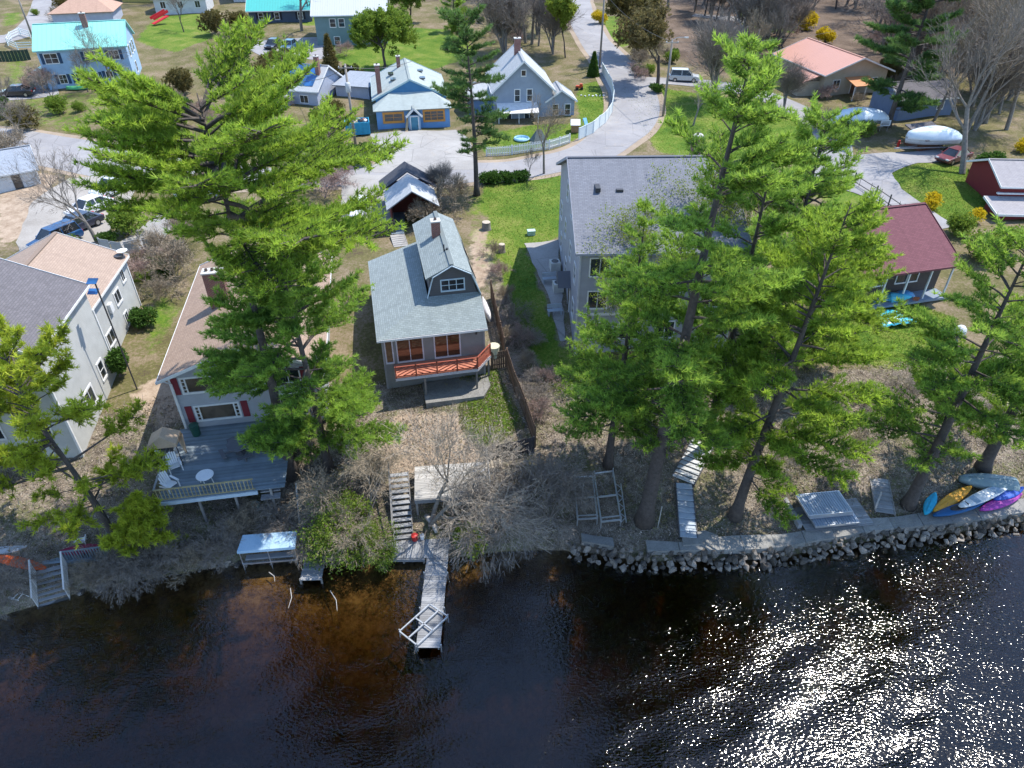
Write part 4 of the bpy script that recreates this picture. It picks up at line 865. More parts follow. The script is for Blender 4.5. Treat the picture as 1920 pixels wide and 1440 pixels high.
pine('white_pine', 'slender pine behind the boat lift frame with a pale lower trunk', A(1140, 872), 17.5, .16, 4.8, 45, N_GREEN, lean=(.6, .2), dens=1.05, bare=18, r0=.27)
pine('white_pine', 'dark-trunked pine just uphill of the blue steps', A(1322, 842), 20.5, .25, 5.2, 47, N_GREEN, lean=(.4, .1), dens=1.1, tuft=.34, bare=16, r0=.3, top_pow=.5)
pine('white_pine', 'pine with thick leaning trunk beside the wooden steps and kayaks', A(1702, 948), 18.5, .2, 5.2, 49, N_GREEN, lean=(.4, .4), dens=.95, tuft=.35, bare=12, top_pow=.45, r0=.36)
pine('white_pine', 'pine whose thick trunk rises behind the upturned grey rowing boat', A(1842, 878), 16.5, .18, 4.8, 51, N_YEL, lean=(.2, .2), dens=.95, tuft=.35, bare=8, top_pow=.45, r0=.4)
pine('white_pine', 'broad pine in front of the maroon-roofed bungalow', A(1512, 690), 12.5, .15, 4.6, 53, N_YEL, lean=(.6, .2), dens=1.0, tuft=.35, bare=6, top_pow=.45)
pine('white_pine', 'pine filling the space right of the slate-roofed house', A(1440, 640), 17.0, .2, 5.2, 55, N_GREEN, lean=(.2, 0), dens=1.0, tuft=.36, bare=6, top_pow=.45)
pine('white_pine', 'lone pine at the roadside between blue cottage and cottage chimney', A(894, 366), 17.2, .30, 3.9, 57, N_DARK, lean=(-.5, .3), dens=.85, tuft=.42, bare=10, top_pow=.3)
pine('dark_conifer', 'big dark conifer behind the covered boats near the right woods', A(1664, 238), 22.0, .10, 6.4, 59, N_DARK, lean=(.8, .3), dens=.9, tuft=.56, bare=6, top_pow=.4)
# ------------------------------------------------------------------ deciduous trees
plant('bare_tree', 'bare tree with twisted trunks growing through the weathered deck above the dock', 'tree', bare_meshes(3, 3.2, .15, 5, 3, .66, .10, BARKG, PALET, stems=2, stemspread=.34, shrink=.74, droop=.03, minr=.009), A(806, 985), .4, 1.05)
plant('bare_tree', 'grey low tree arching out over the water left of the dock', 'tree', bare_meshes(8, 2.1, .07, 5, 3, .7, .03, BARKG, TWIG, stems=4, stemspread=.6, shrink=.72, droop=.12, minr=.009), A(690, 985), 1.4)
aspen = bare_meshes(14, 5.2, .16, 5, 3, .55, .12, BARKP, BARKP, L_YEL, 2, .10, stems=2, stemspread=.16, shrink=.68)
plant('young_leafing_tree', 'sparse tree with pale trunk and yellow buds in front of slate roof', 'tree', aspen, A(1205, 640), .3, .92)
plant('young_leafing_tree', 'sparse budding tree at the slate-roofed house left corner beside the patio', 'tree', bare_meshes(15, 3.6, .10, 5, 3, .6, .1, BARKP, BARKP, L_YEL, 2, .10, stems=1, shrink=.7), A(1098, 640), 1.0, .9)
plant('young_leafing_tree', 'tall sparse tree showing yellow buds above the slate ridge', 'tree', aspen, A(1300, 585), 2.2, 1.05)
maple = bare_meshes(21, 4.0, .3, 5, 3, bark=BARK, up=.06, twig=BARK, leaf=L_LIME, leafn=8, leafs=.25, shrink=.78, spread=.75) #, BARK, L_LIME, 8, .25, shrink=.78, spread=.75)
plant('maple_tree', 'bright lime-green leafing maple in front of the grey-green house', 'tree', maple, A(722, 132), 0, 1.0)
oak = bare_meshes(23, 4.2, .24, 5, 3, .6, .14, BARKG, TWIGG, shrink=.74, minr=.012)
oak2 = bare_meshes(24, 3.4, .2, 4, 4, .55, .16, BARKG, TWIGG, stems=4, stemspread=.22, shrink=.76, minr=.012)
oak3 = bare_meshes(25, 5.2, .26, 5, 3, .5, .18, BARKG, TWIG, shrink=.7, minr=.014)
oak4 = bare_meshes(26, 4.6, .2, 5, 3, .48, .2, BARK, TWIGG, shrink=.72, minr=.014)
plant('bare_tree', 'bare forked tree between the gravel lot and the tall grey house', 'tree', oak, A(182, 455), .8, .78)
plant('bare_tree', 'bare multi-stemmed tree beside the side road and silver car', 'tree', oak2, A(1335, 188), 0, 1.25)
plant('bare_tree', 'big bare leaning tree on the lawn beside the driveway at right', 'tree', bare_meshes(29, 6.2, .42, 5, 3, .5, .14, BARKG, TWIGG, shrink=.72, lean=(.22, .1, 1), minr=.014), A(1804, 326), 2.0, 1.05)
plant('bare_tree', 'thin bare street tree standing just inside the picket fence', 'tree', oak3, A(1020, 326), .5, .62)
plant('bare_tree', 'short dark sapling leaning by the picket fence hedge', 'tree', oak4, A(992, 333), .2, .3)
plant('bare_tree', 'bare tree in front of the turquoise-roofed house, right half', 'tree', oak, A(216, 165), 1.9, .8)
plant('bare_tree', 'bare thin tree in front of the turquoise-roofed house, centre', 'tree', oak4, A(165, 172), .9, .55)
plant('bare_tree', 'spindly bare tree in the olive field below the turquoise-roofed house', 'tree', oak4, A(108, 205), 2.9, .5)
plant('rusty_leafed_tree', 'tree with rusty olive young leaves beside the road bend', 'tree', bare_meshes(31, 4.2, .28, 5, 3, .6, .14, BARK, TWIG, L_BRN, 5, .26, shrink=.74), A(1233, 158), 0, 1.05)
plant('rusty_leafed_tree', 'second rusty olive tree behind the road bend, nearer the lane', 'tree', bare_meshes(32, 4.0, .25, 5, 3, .6, .14, BARK, TWIG, L_OLV, 5, .26, shrink=.74), A(1188, 112), 1.2, 1.0)
plant('poplar_tree', 'narrow yellow-green budding tree left of the lane at top', 'tree', bare_meshes(33, 3.8, .14, 5, 3, .36, .3, BARK, TWIG, L_YEL, 5, .24, shrink=.7), A(1060, 108), 0, 1.1)
plant('bare_tree', 'big dark-trunked bare tree beside the teal-roofed ranch house', 'tree', oak, A(566, 58), 3.0, 1.25)
woods = [oak, oak2, oak3, oak4]; rr = np.random.RandomState(77)
SKIP = [(1470, 55, 1640, 178), (1640, 165, 1800, 330), (1520, 20, 1640, 90)]
for (x0, x1, y0, y1, n, lb) in ((940, 1045, 60, 118, 9, 'bare tree in the grove behind the gabled grey house'), (1390, 1660, -15, 72, 60, 'bare tree in the wood behind the salmon-roofed house'), (1640, 1935, 20, 190, 70, 'bare tree in the dense wood right of the dark conifer'), (1660, 1980, -45, 30, 30, 'bare tree at the back of the wood in the top right corner'), (1225, 1400, -30, 45, 26, 'bare tree in the wood above the rusty olive trees'), (800, 960, -40, 20, 9, 'bare tree at the top edge behind the small green pine'), (185, 330, -22, 12, 9, 'bare tree at the top edge behind the turquoise-roofed house'), (1370, 1470, 62, 105, 12, 'bare tree on the slope left of the salmon-roofed house'), (1560, 1650, 30, 70, 12, 'bare tree close behind the yellow forsythia'), (1690, 1930, 70, 205, 34, 'bare tree at the near edge of the right wood'), (1800, 1930, 195, 262, 6, 'bare tree standing close behind the red barn house')):
    for i in range(n):
        px, py = rr.uniform(x0, x1), rr.uniform(y0, y1)
        if any(a <= px <= c and b_ <= py <= d_ for a, b_, c, d_ in SKIP): continue
        plant('bare_tree', lb, 'tree', woods[rr.randint(4)], A(px, py), rr.uniform(0, 6.28), rr.uniform(.75, 1.35), lb.replace('bare tree', 'bare trees'))
pine('white_pine', 'small green pine at top between maple and bare grove', A(852, 60), 9, .1, 3.0, 61, N_GREEN, dens=.6, tuft=.5)
for ms, nm, lb, px, py, s_ in ((oak4, 'bare_tree', 'thin bare tree right of the red ramp at top left', 345, 60, .7), (oak, 'bare_tree', 'bare tree behind the big left pine beside the road', 455, 215, .55), (oak3, 'bare_tree', 'bare tree left of the solar panel house', 470, 170, .6), (oak4, 'bare_tree', 'bare tree at the left edge of the olive field', 20, 215, .5), (oak, 'bare_tree', 'bare tree above the white shed near the road', 40, 262, .5), (maple, 'leafing_tree', 'lime green tree behind the lone roadside pine', 868, 80, .62), (oak2, 'bare_tree', 'grey multi-stemmed tree behind the gabled grey house', 945, 100, .9), (oak3, 'bare_tree', 'bare tree between the silver SUV and salmon-roofed house', 1408, 150, .7), (oak2, 'bare_tree', 'bare tree at the side road behind the tall seawall pine', 1470, 205, .7), (oak, 'bare_tree', 'bare tree in the lawn right of the lamp pole', 1300, 235, .55), (maple, 'leafing_tree', 'lime green tree at top edge behind the grey-green house', 770, 40, .8), (oak4, 'bare_tree', 'bare tree between the teal-roofed and grey-green houses', 585, 40, .8), (oak2, 'bare_tree', 'bare tree beside the two-tone shed roof', 822, 372, .42), (oak, 'bare_tree', 'small bare tree left of the white car by the road', 540, 330, .4), (oak4, 'bare_tree', 'bare tree at the corner of the salmon-roofed house', 1440, 120, .8), (oak3, 'bare_tree', 'bare tree right of the dark conifer by the blue shed', 1752, 225, .9)): plant(nm, lb, 'tree', ms, A(px, py), px*.37 % 6.28, s_)
# ------------------------------------------------------------------ shrubs
dome = leaf_dome(1, 1.3, 1.9, 1500, L_GRN, .2); domeL = leaf_dome(2, 1.6, 2.0, 1300, L_LIME, .18, lobes=9); dome2 = leaf_dome(3, 1.0, 1.0, 900, L_GRN, .15)
fors = leaf_dome(4, 1.3, 1.7, 900, L_FORS, .2, lobes=8); cone = leaf_dome(5, .9, 3.6, 1500, L_GRN, .24, cone=True); coneB = leaf_dome(6, 1.5, 6.2, 2000, L_OLV, .36, cone=True, w_=.35); olive = leaf_dome(7, 2.2, 3.2, 1400, L_OLV, .28)
twigs = bare_meshes(41, 1.2, .03, 4, 3, .7, .06, TWIG, TWIG, stems=7, stemspread=.6, shrink=.75, minr=.011); twigr = bare_meshes(42, 1.3, .03, 4, 3, .7, .06, TWIGR, TWIGR, stems=7, stemspread=.6, shrink=.75, minr=.012)
weep = bare_meshes(43, 1.5, .03, 4, 3, .62, .02, TWIGG, TWIGG, stems=8, stemspread=.7, shrink=.75, minr=.009, droop=.2); weepL = bare_meshes(44, 1.2, .025, 4, 3, .6, .02, TWIG, TWIG, L_LIME, 2, .1, stems=7, stemspread=.7, shrink=.75, minr=.009, droop=.16)
SH = [(dome, 'dark round evergreen shrub at the foot of the utility pole', 676, 306, 1.25), (dome, 'wide dark evergreen shrub left of the utility pole', 622, 300, 1.3), (dome, 'round green bush beside the tall grey house wall', 272, 610, .85),
      (leaf_dome(8, .9, 2.4, 1300, L_GRN, .2), 'upright green shrub at the tall grey house front corner', 226, 705, .95), (domeL, 'large yellow-green bush beside the parked white cars', 240, 440, 1.25), (dome2, 'small bright bush at the foot of the bare tree by the lot', 202, 452, 1.0),
      (domeL, 'olive bush in front of the parked blue car', 135, 470, .75), (leaf_dome(9, 1.9, 2.5, 2600, L_GRN, .22), 'big glossy rhododendron behind the leaning bare tree', 1848, 328, 1.0),
      (fors, 'yellow forsythia at the rear corner of the maroon roof', 1742, 392, .9), (fors, 'yellow forsythia left of the salmon-roofed house', 1508, 56, 1.7), (fors, 'tall yellow forsythia behind the salmon roof', 1548, 82, 1.5), (fors, 'yellow forsythia beside the lane at top', 1126, 45, 1.3), (fors, 'small yellow forsythia by the red barn house porch', 1822, 418, .8), (fors, 'yellow forsythia at the right edge above red barn house', 1912, 285, .9),
      (domeL, 'yellow-green willow shrub right of the maroon roof', 1838, 490, 1.25), (domeL, 'second yellow-green shrub beyond the maroon roof corner', 1790, 440, 1.0), (domeL, 'yellow-green shrub below the red barn house', 1885, 470, 1.15),
      (cone, 'small dark conical evergreen at the curved fence end', 1112, 143, .95), (coneB, 'bronze-green conical cedar between solar house and green house', 624, 150, 1.0), (olive, 'olive evergreen clump below the teal-roofed ranch house', 405, 66, 1.25), (olive, 'second olive evergreen clump beside the ranch house path', 448, 62, 1.1),
      (twigr, 'pinkish bare shrub left of the white car', 610, 372, 1.25), (twigr, 'pinkish bare shrub by the road behind big left pine', 560, 345, 1.1), (twigr, 'pinkish twiggy shrub right of the white car on the drive', 648, 345, .8), (twigr, 'maroon bare shrub left of the turquoise-roofed house porch', 82, 175, 1.3),
      (twigs, 'grey bare shrub behind the cottage chimney', 850, 395, 1.3), (twigs, 'bare shrub beside the two-tone shed front', 800, 420, 1.0), (twigs, 'bare brown shrub by the rear fence of the brown-roofed house', 330, 530, 1.3), (twigs, 'tan bare shrub between the brown-roofed house and pine', 345, 460, 1.2),
      (weep, 'big grey drooping bare shrub between the dock and the boat lift frame', 985, 975, 1.3), (weep, 'grey drooping shrub over the water right of the dock', 925, 1005, 1.2), (weep, 'grey drooping shrub right beside the seawall end', 1030, 975, 1.2), (weepL, 'greenish drooping shrub overhanging water left of the dock', 700, 1040, .75), (domeL, 'bright green shrub beside the dock elbow', 876, 1030, .8), (weepL, 'pale drooping shrub left of the dock stairs', 640, 1010, 1.0),
      (dome2, 'low dark shrub under the bare tree at the road bend', 1232, 172, 1.2), (olive, 'yellow-green scrub at the solar house corner', 625, 225, .8), (twigs, 'grey bare shrub at the left edge by the white shed', 30, 300, 1.4)]
for ms, lb, px, py, s_ in SH: plant('shrub', lb, 'shrub', ms, A(px, py), (px*.7) % 6.28, s_)
rr = np.random.RandomState(19)
for x0, x1, y0, y1, n, lb in ((255, 480, 170, 250, 16, 'scrubby bush in the field behind the big left pine'), (0, 150, 195, 250, 7, 'scrubby bush in the olive field at left'), (440, 620, 120, 250, 10, 'scrubby bush around the solar panel house'), (640, 690, 60, 180, 5, 'bush in the yard behind the blue cottage'), (850, 1000, 30, 90, 12, 'bush on the slope behind the gabled grey house'), (1170, 1300, 95, 150, 9, 'bush under the rusty olive trees'), (1330, 1480, 60, 130, 9, 'bush on the verge before the salmon-roofed house'), (1500, 1620, 180, 260, 8, 'bush beside the larger covered boat'), (260, 330, 480, 600, 6, 'bush in the gap beside the brown-roofed house'), (1640, 1900, 60, 200, 18, 'undergrowth bush in the right wood'), (60, 260, 0, 40, 6, 'bush by the back road at top left')):
    for i in range(n): plant('shrub', lb, 'shrub', (twigs, twigr, olive, domeL, twigs, dome)[rr.randint(6)], A(rr.uniform(x0, x1), rr.uniform(y0, y1)), rr.uniform(0, 6), rr.uniform(.55, 1.1), 'bushes: '+lb)
for i, (px, py) in enumerate(((915, 345), (935, 343), (955, 340), (975, 337))): plant('hedge_bush', 'clipped green hedge bush along the road by the lone pine', 'hedge', dome2, A(px, py), i, 1.15, 'hedge beside the road')
for i, (px, py) in enumerate(((945, 520), (958, 560), (972, 600), (985, 640), (1000, 690), (1012, 735), (1025, 780), (930, 480), (1000, 650), (1030, 720), (965, 640), (1010, 760))): plant('brush_shrub', 'bare pinkish brush along the strip right of the cottage fence', 'shrub', (twigr, twigs, weep)[i % 3], A(px-8, py), i*1.3, .5, 'brush strip beside the cottage fence')
for i, (px, py) in enumerate(((430, 1035), (380, 1055), (260, 1075), (200, 1085), (620, 960), (660, 930), (30, 1100), (480, 985), (530, 990), (590, 1040), (350, 1070), (300, 1080), (240, 1092), (170, 1100), (420, 1050), (10, 1135), (450, 1000), (320, 1050), (620, 1010))): plant('brush_shrub', 'grey tangled brush along the left shore edge', 'shrub', (weep, twigs, weep)[i % 3], A(px, py), i*1.7, .6, 'tangled brush on the left shore')
for i, (px, py) in enumerate(((1020, 905), (1080, 930), (1450, 930), (1480, 870), (1600, 850), (1660, 800), (1760, 850), (1840, 790), (1620, 760), (1690, 740), (1240, 700), (1430, 760), (1560, 900), (1180, 760))): plant('brush_shrub', 'dry tan brush on the right bank under the pines', 'shrub', (twigs, weep)[i % 2], A(px, py), i*1.1, .5, 'dry brush on the right bank')
# ------------------------------------------------------------------ litter, dry grass and twigs on the bank
def scatter(n, x0, x1, d0, d1, seed):
    q = np.random.RandomState(seed); x = q.uniform(x0, x1, n); d = d0+(d1-d0)*q.rand(n); y = shore(x)+d; return x, y, G(x, y), q
x, y, z, q = scatter(50000, -34, 36, .6, 14, 5)
a = q.uniform(0, 6.28, len(x)); s_ = q.uniform(.04, .11, len(x)); tl = q.normal(0, .35, len(x))
dx, dy = np.cos(a)*s_, np.sin(a)*s_; C = np.stack([x, y, z+.03], -1); U = np.stack([dx, dy, tl*s_], -1); W = np.stack([-dy*.6, dx*.6, -tl*s_*.5+.02], -1)
V = np.stack([C-U, C+W, C+U], 1).reshape(-1, 3)
t = NT('leaf_litter'); a_ = t.n('Attribute', attribute_name='tint').outputs['Fac']; t.base(t.ramp(a_, [(0, (.07, .055, .042)), (.4, (.18, .14, .105)), (.75, (.33, .265, .205)), (1, (.48, .41, .34))]), .9, .2)
o = link('leaf_litter', mesh_from('leaf_litter', V, np.arange(len(V)).reshape(-1, 3), t.m, tint=np.repeat(q.rand(len(x)), 3))); tag(o, 'dry brown leaves strewn over the sloping bank', 'leaf litter', kind='stuff')
x, y, z, q = scatter(9000, -34, 36, .5, 14, 6); ln = q.uniform(.2, .75, len(x)); az = q.uniform(0, 6.28, len(x)); el = q.uniform(.05, 1.3, len(x)); rs = q
p0 = np.stack([x, y, z], -1); p1 = p0+np.stack([np.cos(az)*np.cos(el), np.sin(az)*np.cos(el), np.sin(el)], -1)*ln[:, None]
V, F_ = ribbons(p0, p1, np.full(len(x), .014), np.full(len(x), .006)); o = put('dead_twigs', V, F_, TWIGG, None); tag(o, 'dead grey twigs and stalks standing on the bank', 'twigs', kind='stuff')
def grass(name, label, n, x, y, q, hmin, hmax, m, wid=.16):
    z = G(x, y); C = np.stack([x, y, z], -1); V, F_, tt = blades(C, np.tile([0, 0, 1.], (len(x), 1)), q.uniform(hmin, hmax, len(x)), 3, wid, .55, q.rand(len(x))); o = put(name, V, F_, m, None, tt); tag(o, label, 'grass', kind='stuff')
x, y, z, q = scatter(9000, -34, 36, .8, 14, 8); k = np.sin(x*.9)+np.cos(y*1.1+x*.4)+q.normal(0, .6, len(x)) > .5; rs = q
grass('dry_grass', 'tufts of dry and green grass on the bank', 0, x[k], y[k], q, .12, .38, mat_leaf('dry_grass_blades', (.16, .14, .05), (.38, .34, .16), .3))
q = np.random.RandomState(9); rs = q; xs, ys = [], []
for pl, k in LAWN[:6]+LAWN[9:11]:
    w_ = wpoly(pl); xx = q.uniform(min(p[0] for p in w_), max(p[0] for p in w_), 9000); yy = q.uniform(min(p[1] for p in w_), max(p[1] for p in w_), 9000); m_ = inpoly(xx, yy, w_); xs.append(xx[m_]); ys.append(yy[m_])
grass('lawn_grass', 'short green lawn grass around the houses', 0, np.concatenate(xs), np.concatenate(ys), q, .06, .15, mat_leaf('lawn_blades', (.05, .12, .012), (.22, .27, .05), .35), .3)
# ================================================================== shore works, fences, vehicles, small things
GWOOD = mat_wood('grey_dock_wood', (.30, .305, .315), (.20, .205, .215)); GWOODY = mat_wood('grey_dock_wood_y', (.30, .305, .315), (.20, .205, .215), 'y'); BWOODZ = mat_wood('brown_fence_wood', (.20, .135, .095), (.12, .08, .06), 'z'); GWOODZ = mat_wood('grey_post_wood', (.30, .285, .27), (.2, .19, .18), 'z')
DKWOODZ = mat_wood('dark_fence_wood', (.095, .085, .09), (.06, .055, .06), 'z'); ALU = mat('aluminium', (.62, .64, .66), (.5, .52, .55), rough=.38, metal=.75); PLAST = mat('white_plastic', (.78, .80, .82), (.68, .7, .73), rough=.4)
BLUEDECK = mat_wood('slate_blue_deck', (.22, .27, .31), (.15, .19, .225), 'x'); YELW = mat_wood('ochre_rail_wood', (.42, .36, .2), (.3, .25, .14))
_boards = {}
def board_mesh(name, m, sx, sy, sz):
    k = (name, m.name, round(sx, 3), round(sy, 3), round(sz, 3))
    if k not in _boards: _boards[k] = MB().box(0, 0, 0, sx, sy, sz).mesh(name, m)
    return _boards[k]
def planks(parent, x0, x1, y0, y1, z, m, across='x', w_=.145, t_=.035, name='plank', gap=.012, jit=.01):
    """row of separate boards; across='x' -> each board runs along x"""
    rn = random.Random(int((x0+y1)*97)); n = max(1, int(round(((y1-y0) if across == 'x' else (x1-x0))/w_))); st = ((y1-y0) if across == 'x' else (x1-x0))/n
    me_ = board_mesh(name, m, (x1-x0) if across == 'x' else st-gap, st-gap if across == 'x' else (y1-y0), t_)
    for i in range(n):
        c = ((x0+x1)/2+rn.uniform(-jit, jit), y0+(i+.5)*st, z+rn.uniform(-.004, .004)) if across == 'x' else (x0+(i+.5)*st, (y0+y1)/2+rn.uniform(-jit, jit), z+rn.uniform(-.004, .004))
        piece(name, me_, parent, c)
# ------------------------------------------------------------------ stone seawall
STONE = mat('field_stone', (.24, .21, .18), (.07, .062, .055), 2.2, .9, .9, 11, rnd=.65)
rn = np.random.RandomState(4); stone_me = []
for i in range(9):
    bm = bmesh.new()
    for _ in range(15): v = rn.normal(0, 1, 3); v /= np.linalg.norm(v); bm.verts.new(v*[.5, .5, .42]*rn.uniform(.82, 1.1))
    bmesh.ops.convex_hull(bm, input=bm.verts); m_ = bpy.data.meshes.new('stone'); bm.to_mesh(m_); bm.free(); m_.materials.append(STONE); stone_me.append(m_)
wall = thing('seawall', 'long dry-laid stone seawall with pale concrete cap along the right shore', 'seawall', (0, 0, 0))
cnt = 0; x = 3.6
while x < 33 and cnt < 292:
    y0 = float(shore(x))
    for row in range(5):
        s_ = rn.uniform(.24, .62); f = row/4; xx = x+rn.uniform(-.2, .2)
        o = piece('stone', stone_me[rn.randint(9)], wall, (xx, y0-.5+f*.75+rn.uniform(-.08, .08), -.22+f*.92+rn.uniform(-.07, .07)), tuple(rn.uniform(0, 6.28, 3)), (s_*rn.uniform(.9, 1.5), s_, s_*rn.uniform(.75, 1.05))); cnt += 1
    x += .49
for i in range(60):                                         # loose rocks on the left shore and at the wall foot
    px = rn.uniform(370, 455) if i < 16 else (rn.uniform(1060, 1900) if i < 30 else rn.uniform(140, 640)); p = P(px, 1052+rn.uniform(-12, 6), 0) if i < 16 else P(px, np.interp(px, [140, 240, 330, 450, 600, 700, 1060, 1200, 1440, 1640, 1920], [1114, 1094, 1078, 1058, 1052, 1056, 1042, 1066, 1062, 1026, 992]) + (rn.uniform(-6, 4) if i >= 30 else 0), 0)
    s_ = rn.uniform(.25, .5); o = piece('stone', stone_me[rn.randint(9)], None, (p[0], p[1], .02), tuple(rn.uniform(0, 6.28, 3)), (s_*1.2, s_, s_*.8)); o.name = 'shore_rock'
    k = 0 if i < 16 else (1 if i < 30 else 2); tag(o, ('loose rock at the water edge left of the blue boat canopy', 'loose rock in the water at the foot of the seawall', 'rock half buried along the left shoreline under the brush')[k], 'rock', ('loose rocks beside the canopy', 'loose rocks at the seawall foot', 'rocks along the left shoreline')[k])
CAPC = mat('weathered_concrete', (.27, .265, .25), (.16, .157, .15), 1.2, .9, .5, 20, rnd=.12)
for i in range(15):
    xa, xb = 4.2+i*1.92, 4.2+(i+1)*1.92-.03; wd = 1.0 if i > 3 else .7
    if i in (1,): continue
    pa = [(xx, float(shore(xx))+.30) for xx in np.linspace(xa, xb, 4)]; pb = [(xx, float(shore(xx))+.30+wd+.1*math.sin(xx)) for xx in np.linspace(xb, xa, 4)]
    link('cap_slab', MB().prism(pa+pb, 'z', .55, .93+.015*(i % 2)).mesh('cap_slab', CAPC), wall)
# ------------------------------------------------------------------ main dock
dock = thing('main_dock', 'weathered plank dock running straight out into the lake', 'dock', (-4.42, 21.6, 0)); 
planks(dock, -.64, .64, 0, 7.1, .5, GWOOD); 
for sx in (-.55, .55): link('stringer', MB().bar((sx, 0, .4), (sx, 7.1, .4), .06, .16).mesh('stringer', GWOODY), dock)
for sx in (-.68, .68):
    for yy in (.1, 2.4, 4.8, 6.9): link('post', MB().lathe([(.045, -1.4), (.045, .62), (.03, .66)], 8, (sx, yy, 0)).mesh('post', ALU), dock)
pf = thing('dock_platform', 'wooden landing joining the stairs to the straight dock', 'dock', (-7.75, 27.5, 0)); planks(pf, 0, 3.95, 0, 1.75, .56, GWOODY, 'y'); link('edge_beam', MB().b2(0, 2.6, -.08, 0, .3, .52).mesh('edge_beam', GWOOD), pf)
for xx in (.1, 1.3, 2.5): link('post', MB().box(xx, .1, -.3, .12, .12, 1.5).mesh('post', GWOODZ), pf)
FR = [P(806, 1133, .72), P(840, 1156, .72), P(782, 1210, .72), P(749, 1184, .72)]
lf = thing('aluminium_frame', 'aluminium dock frame lying skewed across the end of the dock', 'frame', (0, 0, 0)); b = [Vector(p) for p in FR]
for nm, (a_, c_) in (('long_bar', (b[0], b[3])), ('long_bar', (b[1], b[2])), ('end_bar', (b[0], b[1])), ('end_bar', (b[3], b[2])), ('cross_bar', ((b[0]+b[3])/2, (b[1]+b[2])/2)), ('middle_bar', ((b[0]+b[1])/2, (b[2]+b[3])/2))): link(nm, MB().bar(a_, c_, .07, .09).mesh(nm, ALU), lf)
for p_ in (b[2], b[3], b[1]): link('foot', MB().tube([p_+Vector((0, 0, .2)), p_-Vector((0, 0, .5))], .035).mesh('foot', ALU), lf)
# stairs from the platform up the bank
def stairs(name, label, p_lo, p_hi, wid, n, tread_m, side_m, rails=0, group=None, tread_d=.28, open_=True):
    lo, hi = np.array(p_lo, float), np.array(p_hi, float); d = hi-lo; L = math.hypot(d[0], d[1]); rz_ = math.atan2(d[1], d[0])-PI/2
    t_ = thing(name, label, 'stairs', tuple(lo), rz_, group); me_ = MB().box(0, 0, 0, wid-.06, tread_d, .045).mesh('tread', tread_m)
    for i in range(n): piece('tread', me_, t_, (0, L*(i+.5)/n, d[2]*(i+.5)/n))
    for sx in (-wid/2, wid/2): link('stringer', MB().bar((sx, 0, -.06), (sx, L, d[2]-.06), .05, .24).mesh('stringer', side_m), t_)
    if rails:
        for sx in ((-wid/2, wid/2) if rails == 2 else (-wid/2,)):
            link('handrail', MB().bar((sx, 0, .95), (sx, L, d[2]+.95), .09, .06).mesh('handrail', side_m), t_)
            for k in range(max(3, int(L/.16)) if rails == 2 else 5):
                f = (k+.5)/(max(3, int(L/.16)) if rails == 2 else 5); link('baluster', MB().box(sx, L*f, d[2]*f+.47, .045, .045, .92).mesh('baluster', side_m), t_)
    return t_
stairs('bank_stairs', 'grey plank stairs climbing left of the bare tree from the dock landing', P(757, 1012, .62), P(748, 885, 2.7), 1.15, 12, GWOOD, GWOODZ, 1)
wd = thing('weathered_deck', 'old pale plank deck on the bank behind the bare tree', 'deck', tuple(P(796, 938, 2.35)), R(6)); planks(wd, -.6, 4.0, 0, 2.9, .12, mat_wood('pale_deck_wood', (.46, .44, .41), (.32, .305, .285))); 
link('edge_beam', MB().b2(-.6, 4.0, -.06, 0, -.2, .1).mesh('edge_beam', GWOOD), wd)
for xx, yy in ((-.5, .1), (1.7, .1), (3.9, .1), (3.9, 2.5)): link('post', MB().box(xx, yy, -.6, .12, .12, 1.4).mesh('post', GWOODZ), wd)
link('railing', MB().bar((4.05, 0, .95), (4.05, 3.2, .95), .1, .05).mesh('railing', GWOODY), wd); link('railing', MB().bar((1.8, -.03, .5), (4.0, -.03, .5), .05, .1).mesh('railing', GWOOD), wd)
for yy in (.1, 1.6, 3.1): link('rail_post', MB().box(4.05, yy, .5, .09, .09, .9).mesh('rail_post', GWOODZ), wd)
for yy in (.3, 1.0, 1.7, 2.3): link('bench_slat', MB().box(3.55, yy, .5, .7, .3, .05).mesh('bench_slat', GWOOD), wd)
def lump(name, label, cat, loc, parts_): 
    o = thing(name, label, cat, loc)
    for nm, m_, mb in parts_: link(nm, mb.mesh(nm, m_, True), o)
    return o
def can(name, label, px, py, z, r, h, m_, lid=None, cat='container'):
    o = thing(name, label, cat, tuple(P(px, py, z))); link('body', MB().lathe([(r*.85, 0), (r, h*.96), (r*1.05, h), (r*.92, h), (r*.8, h*.1)], 14).mesh('body', m_, False), o)
    if lid: link('lid', MB().lathe([(r*1.06, h), (r*1.06, h+.04), (r*.2, h+.08)], 14).mesh('lid', lid), o)
    else: link('handle', MB().tube([(r*math.cos(a), 0.02, h+.0+r*.8*math.sin(a)) for a in np.linspace(0, PI, 7)], .012, 5).mesh('handle', DARKG), o)
    return o
RED = mat('red_plastic', (.5, .035, .03), (.36, .025, .025), rough=.4); can('gas_can', 'red fuel can on the dock landing', 778, 1012, .6, .2, .36, RED, RED); can('bucket', 'white bucket beside the red fuel can', 792, 1010, .6, .14, .32, PLAST)
dl = thing('driftwood_log', 'pale grey driftwood log at the foot of the bare tree by the landing', 'log', tuple(P(812, 985, .9))); link('log', MB().tube([(-.5, .6, .2), (-.2, .25, .25), (.1, -.1, .1), (.25, -.5, -.1)], [.16, .2, .18, .1], 8).mesh('log', BARKP, True), dl)
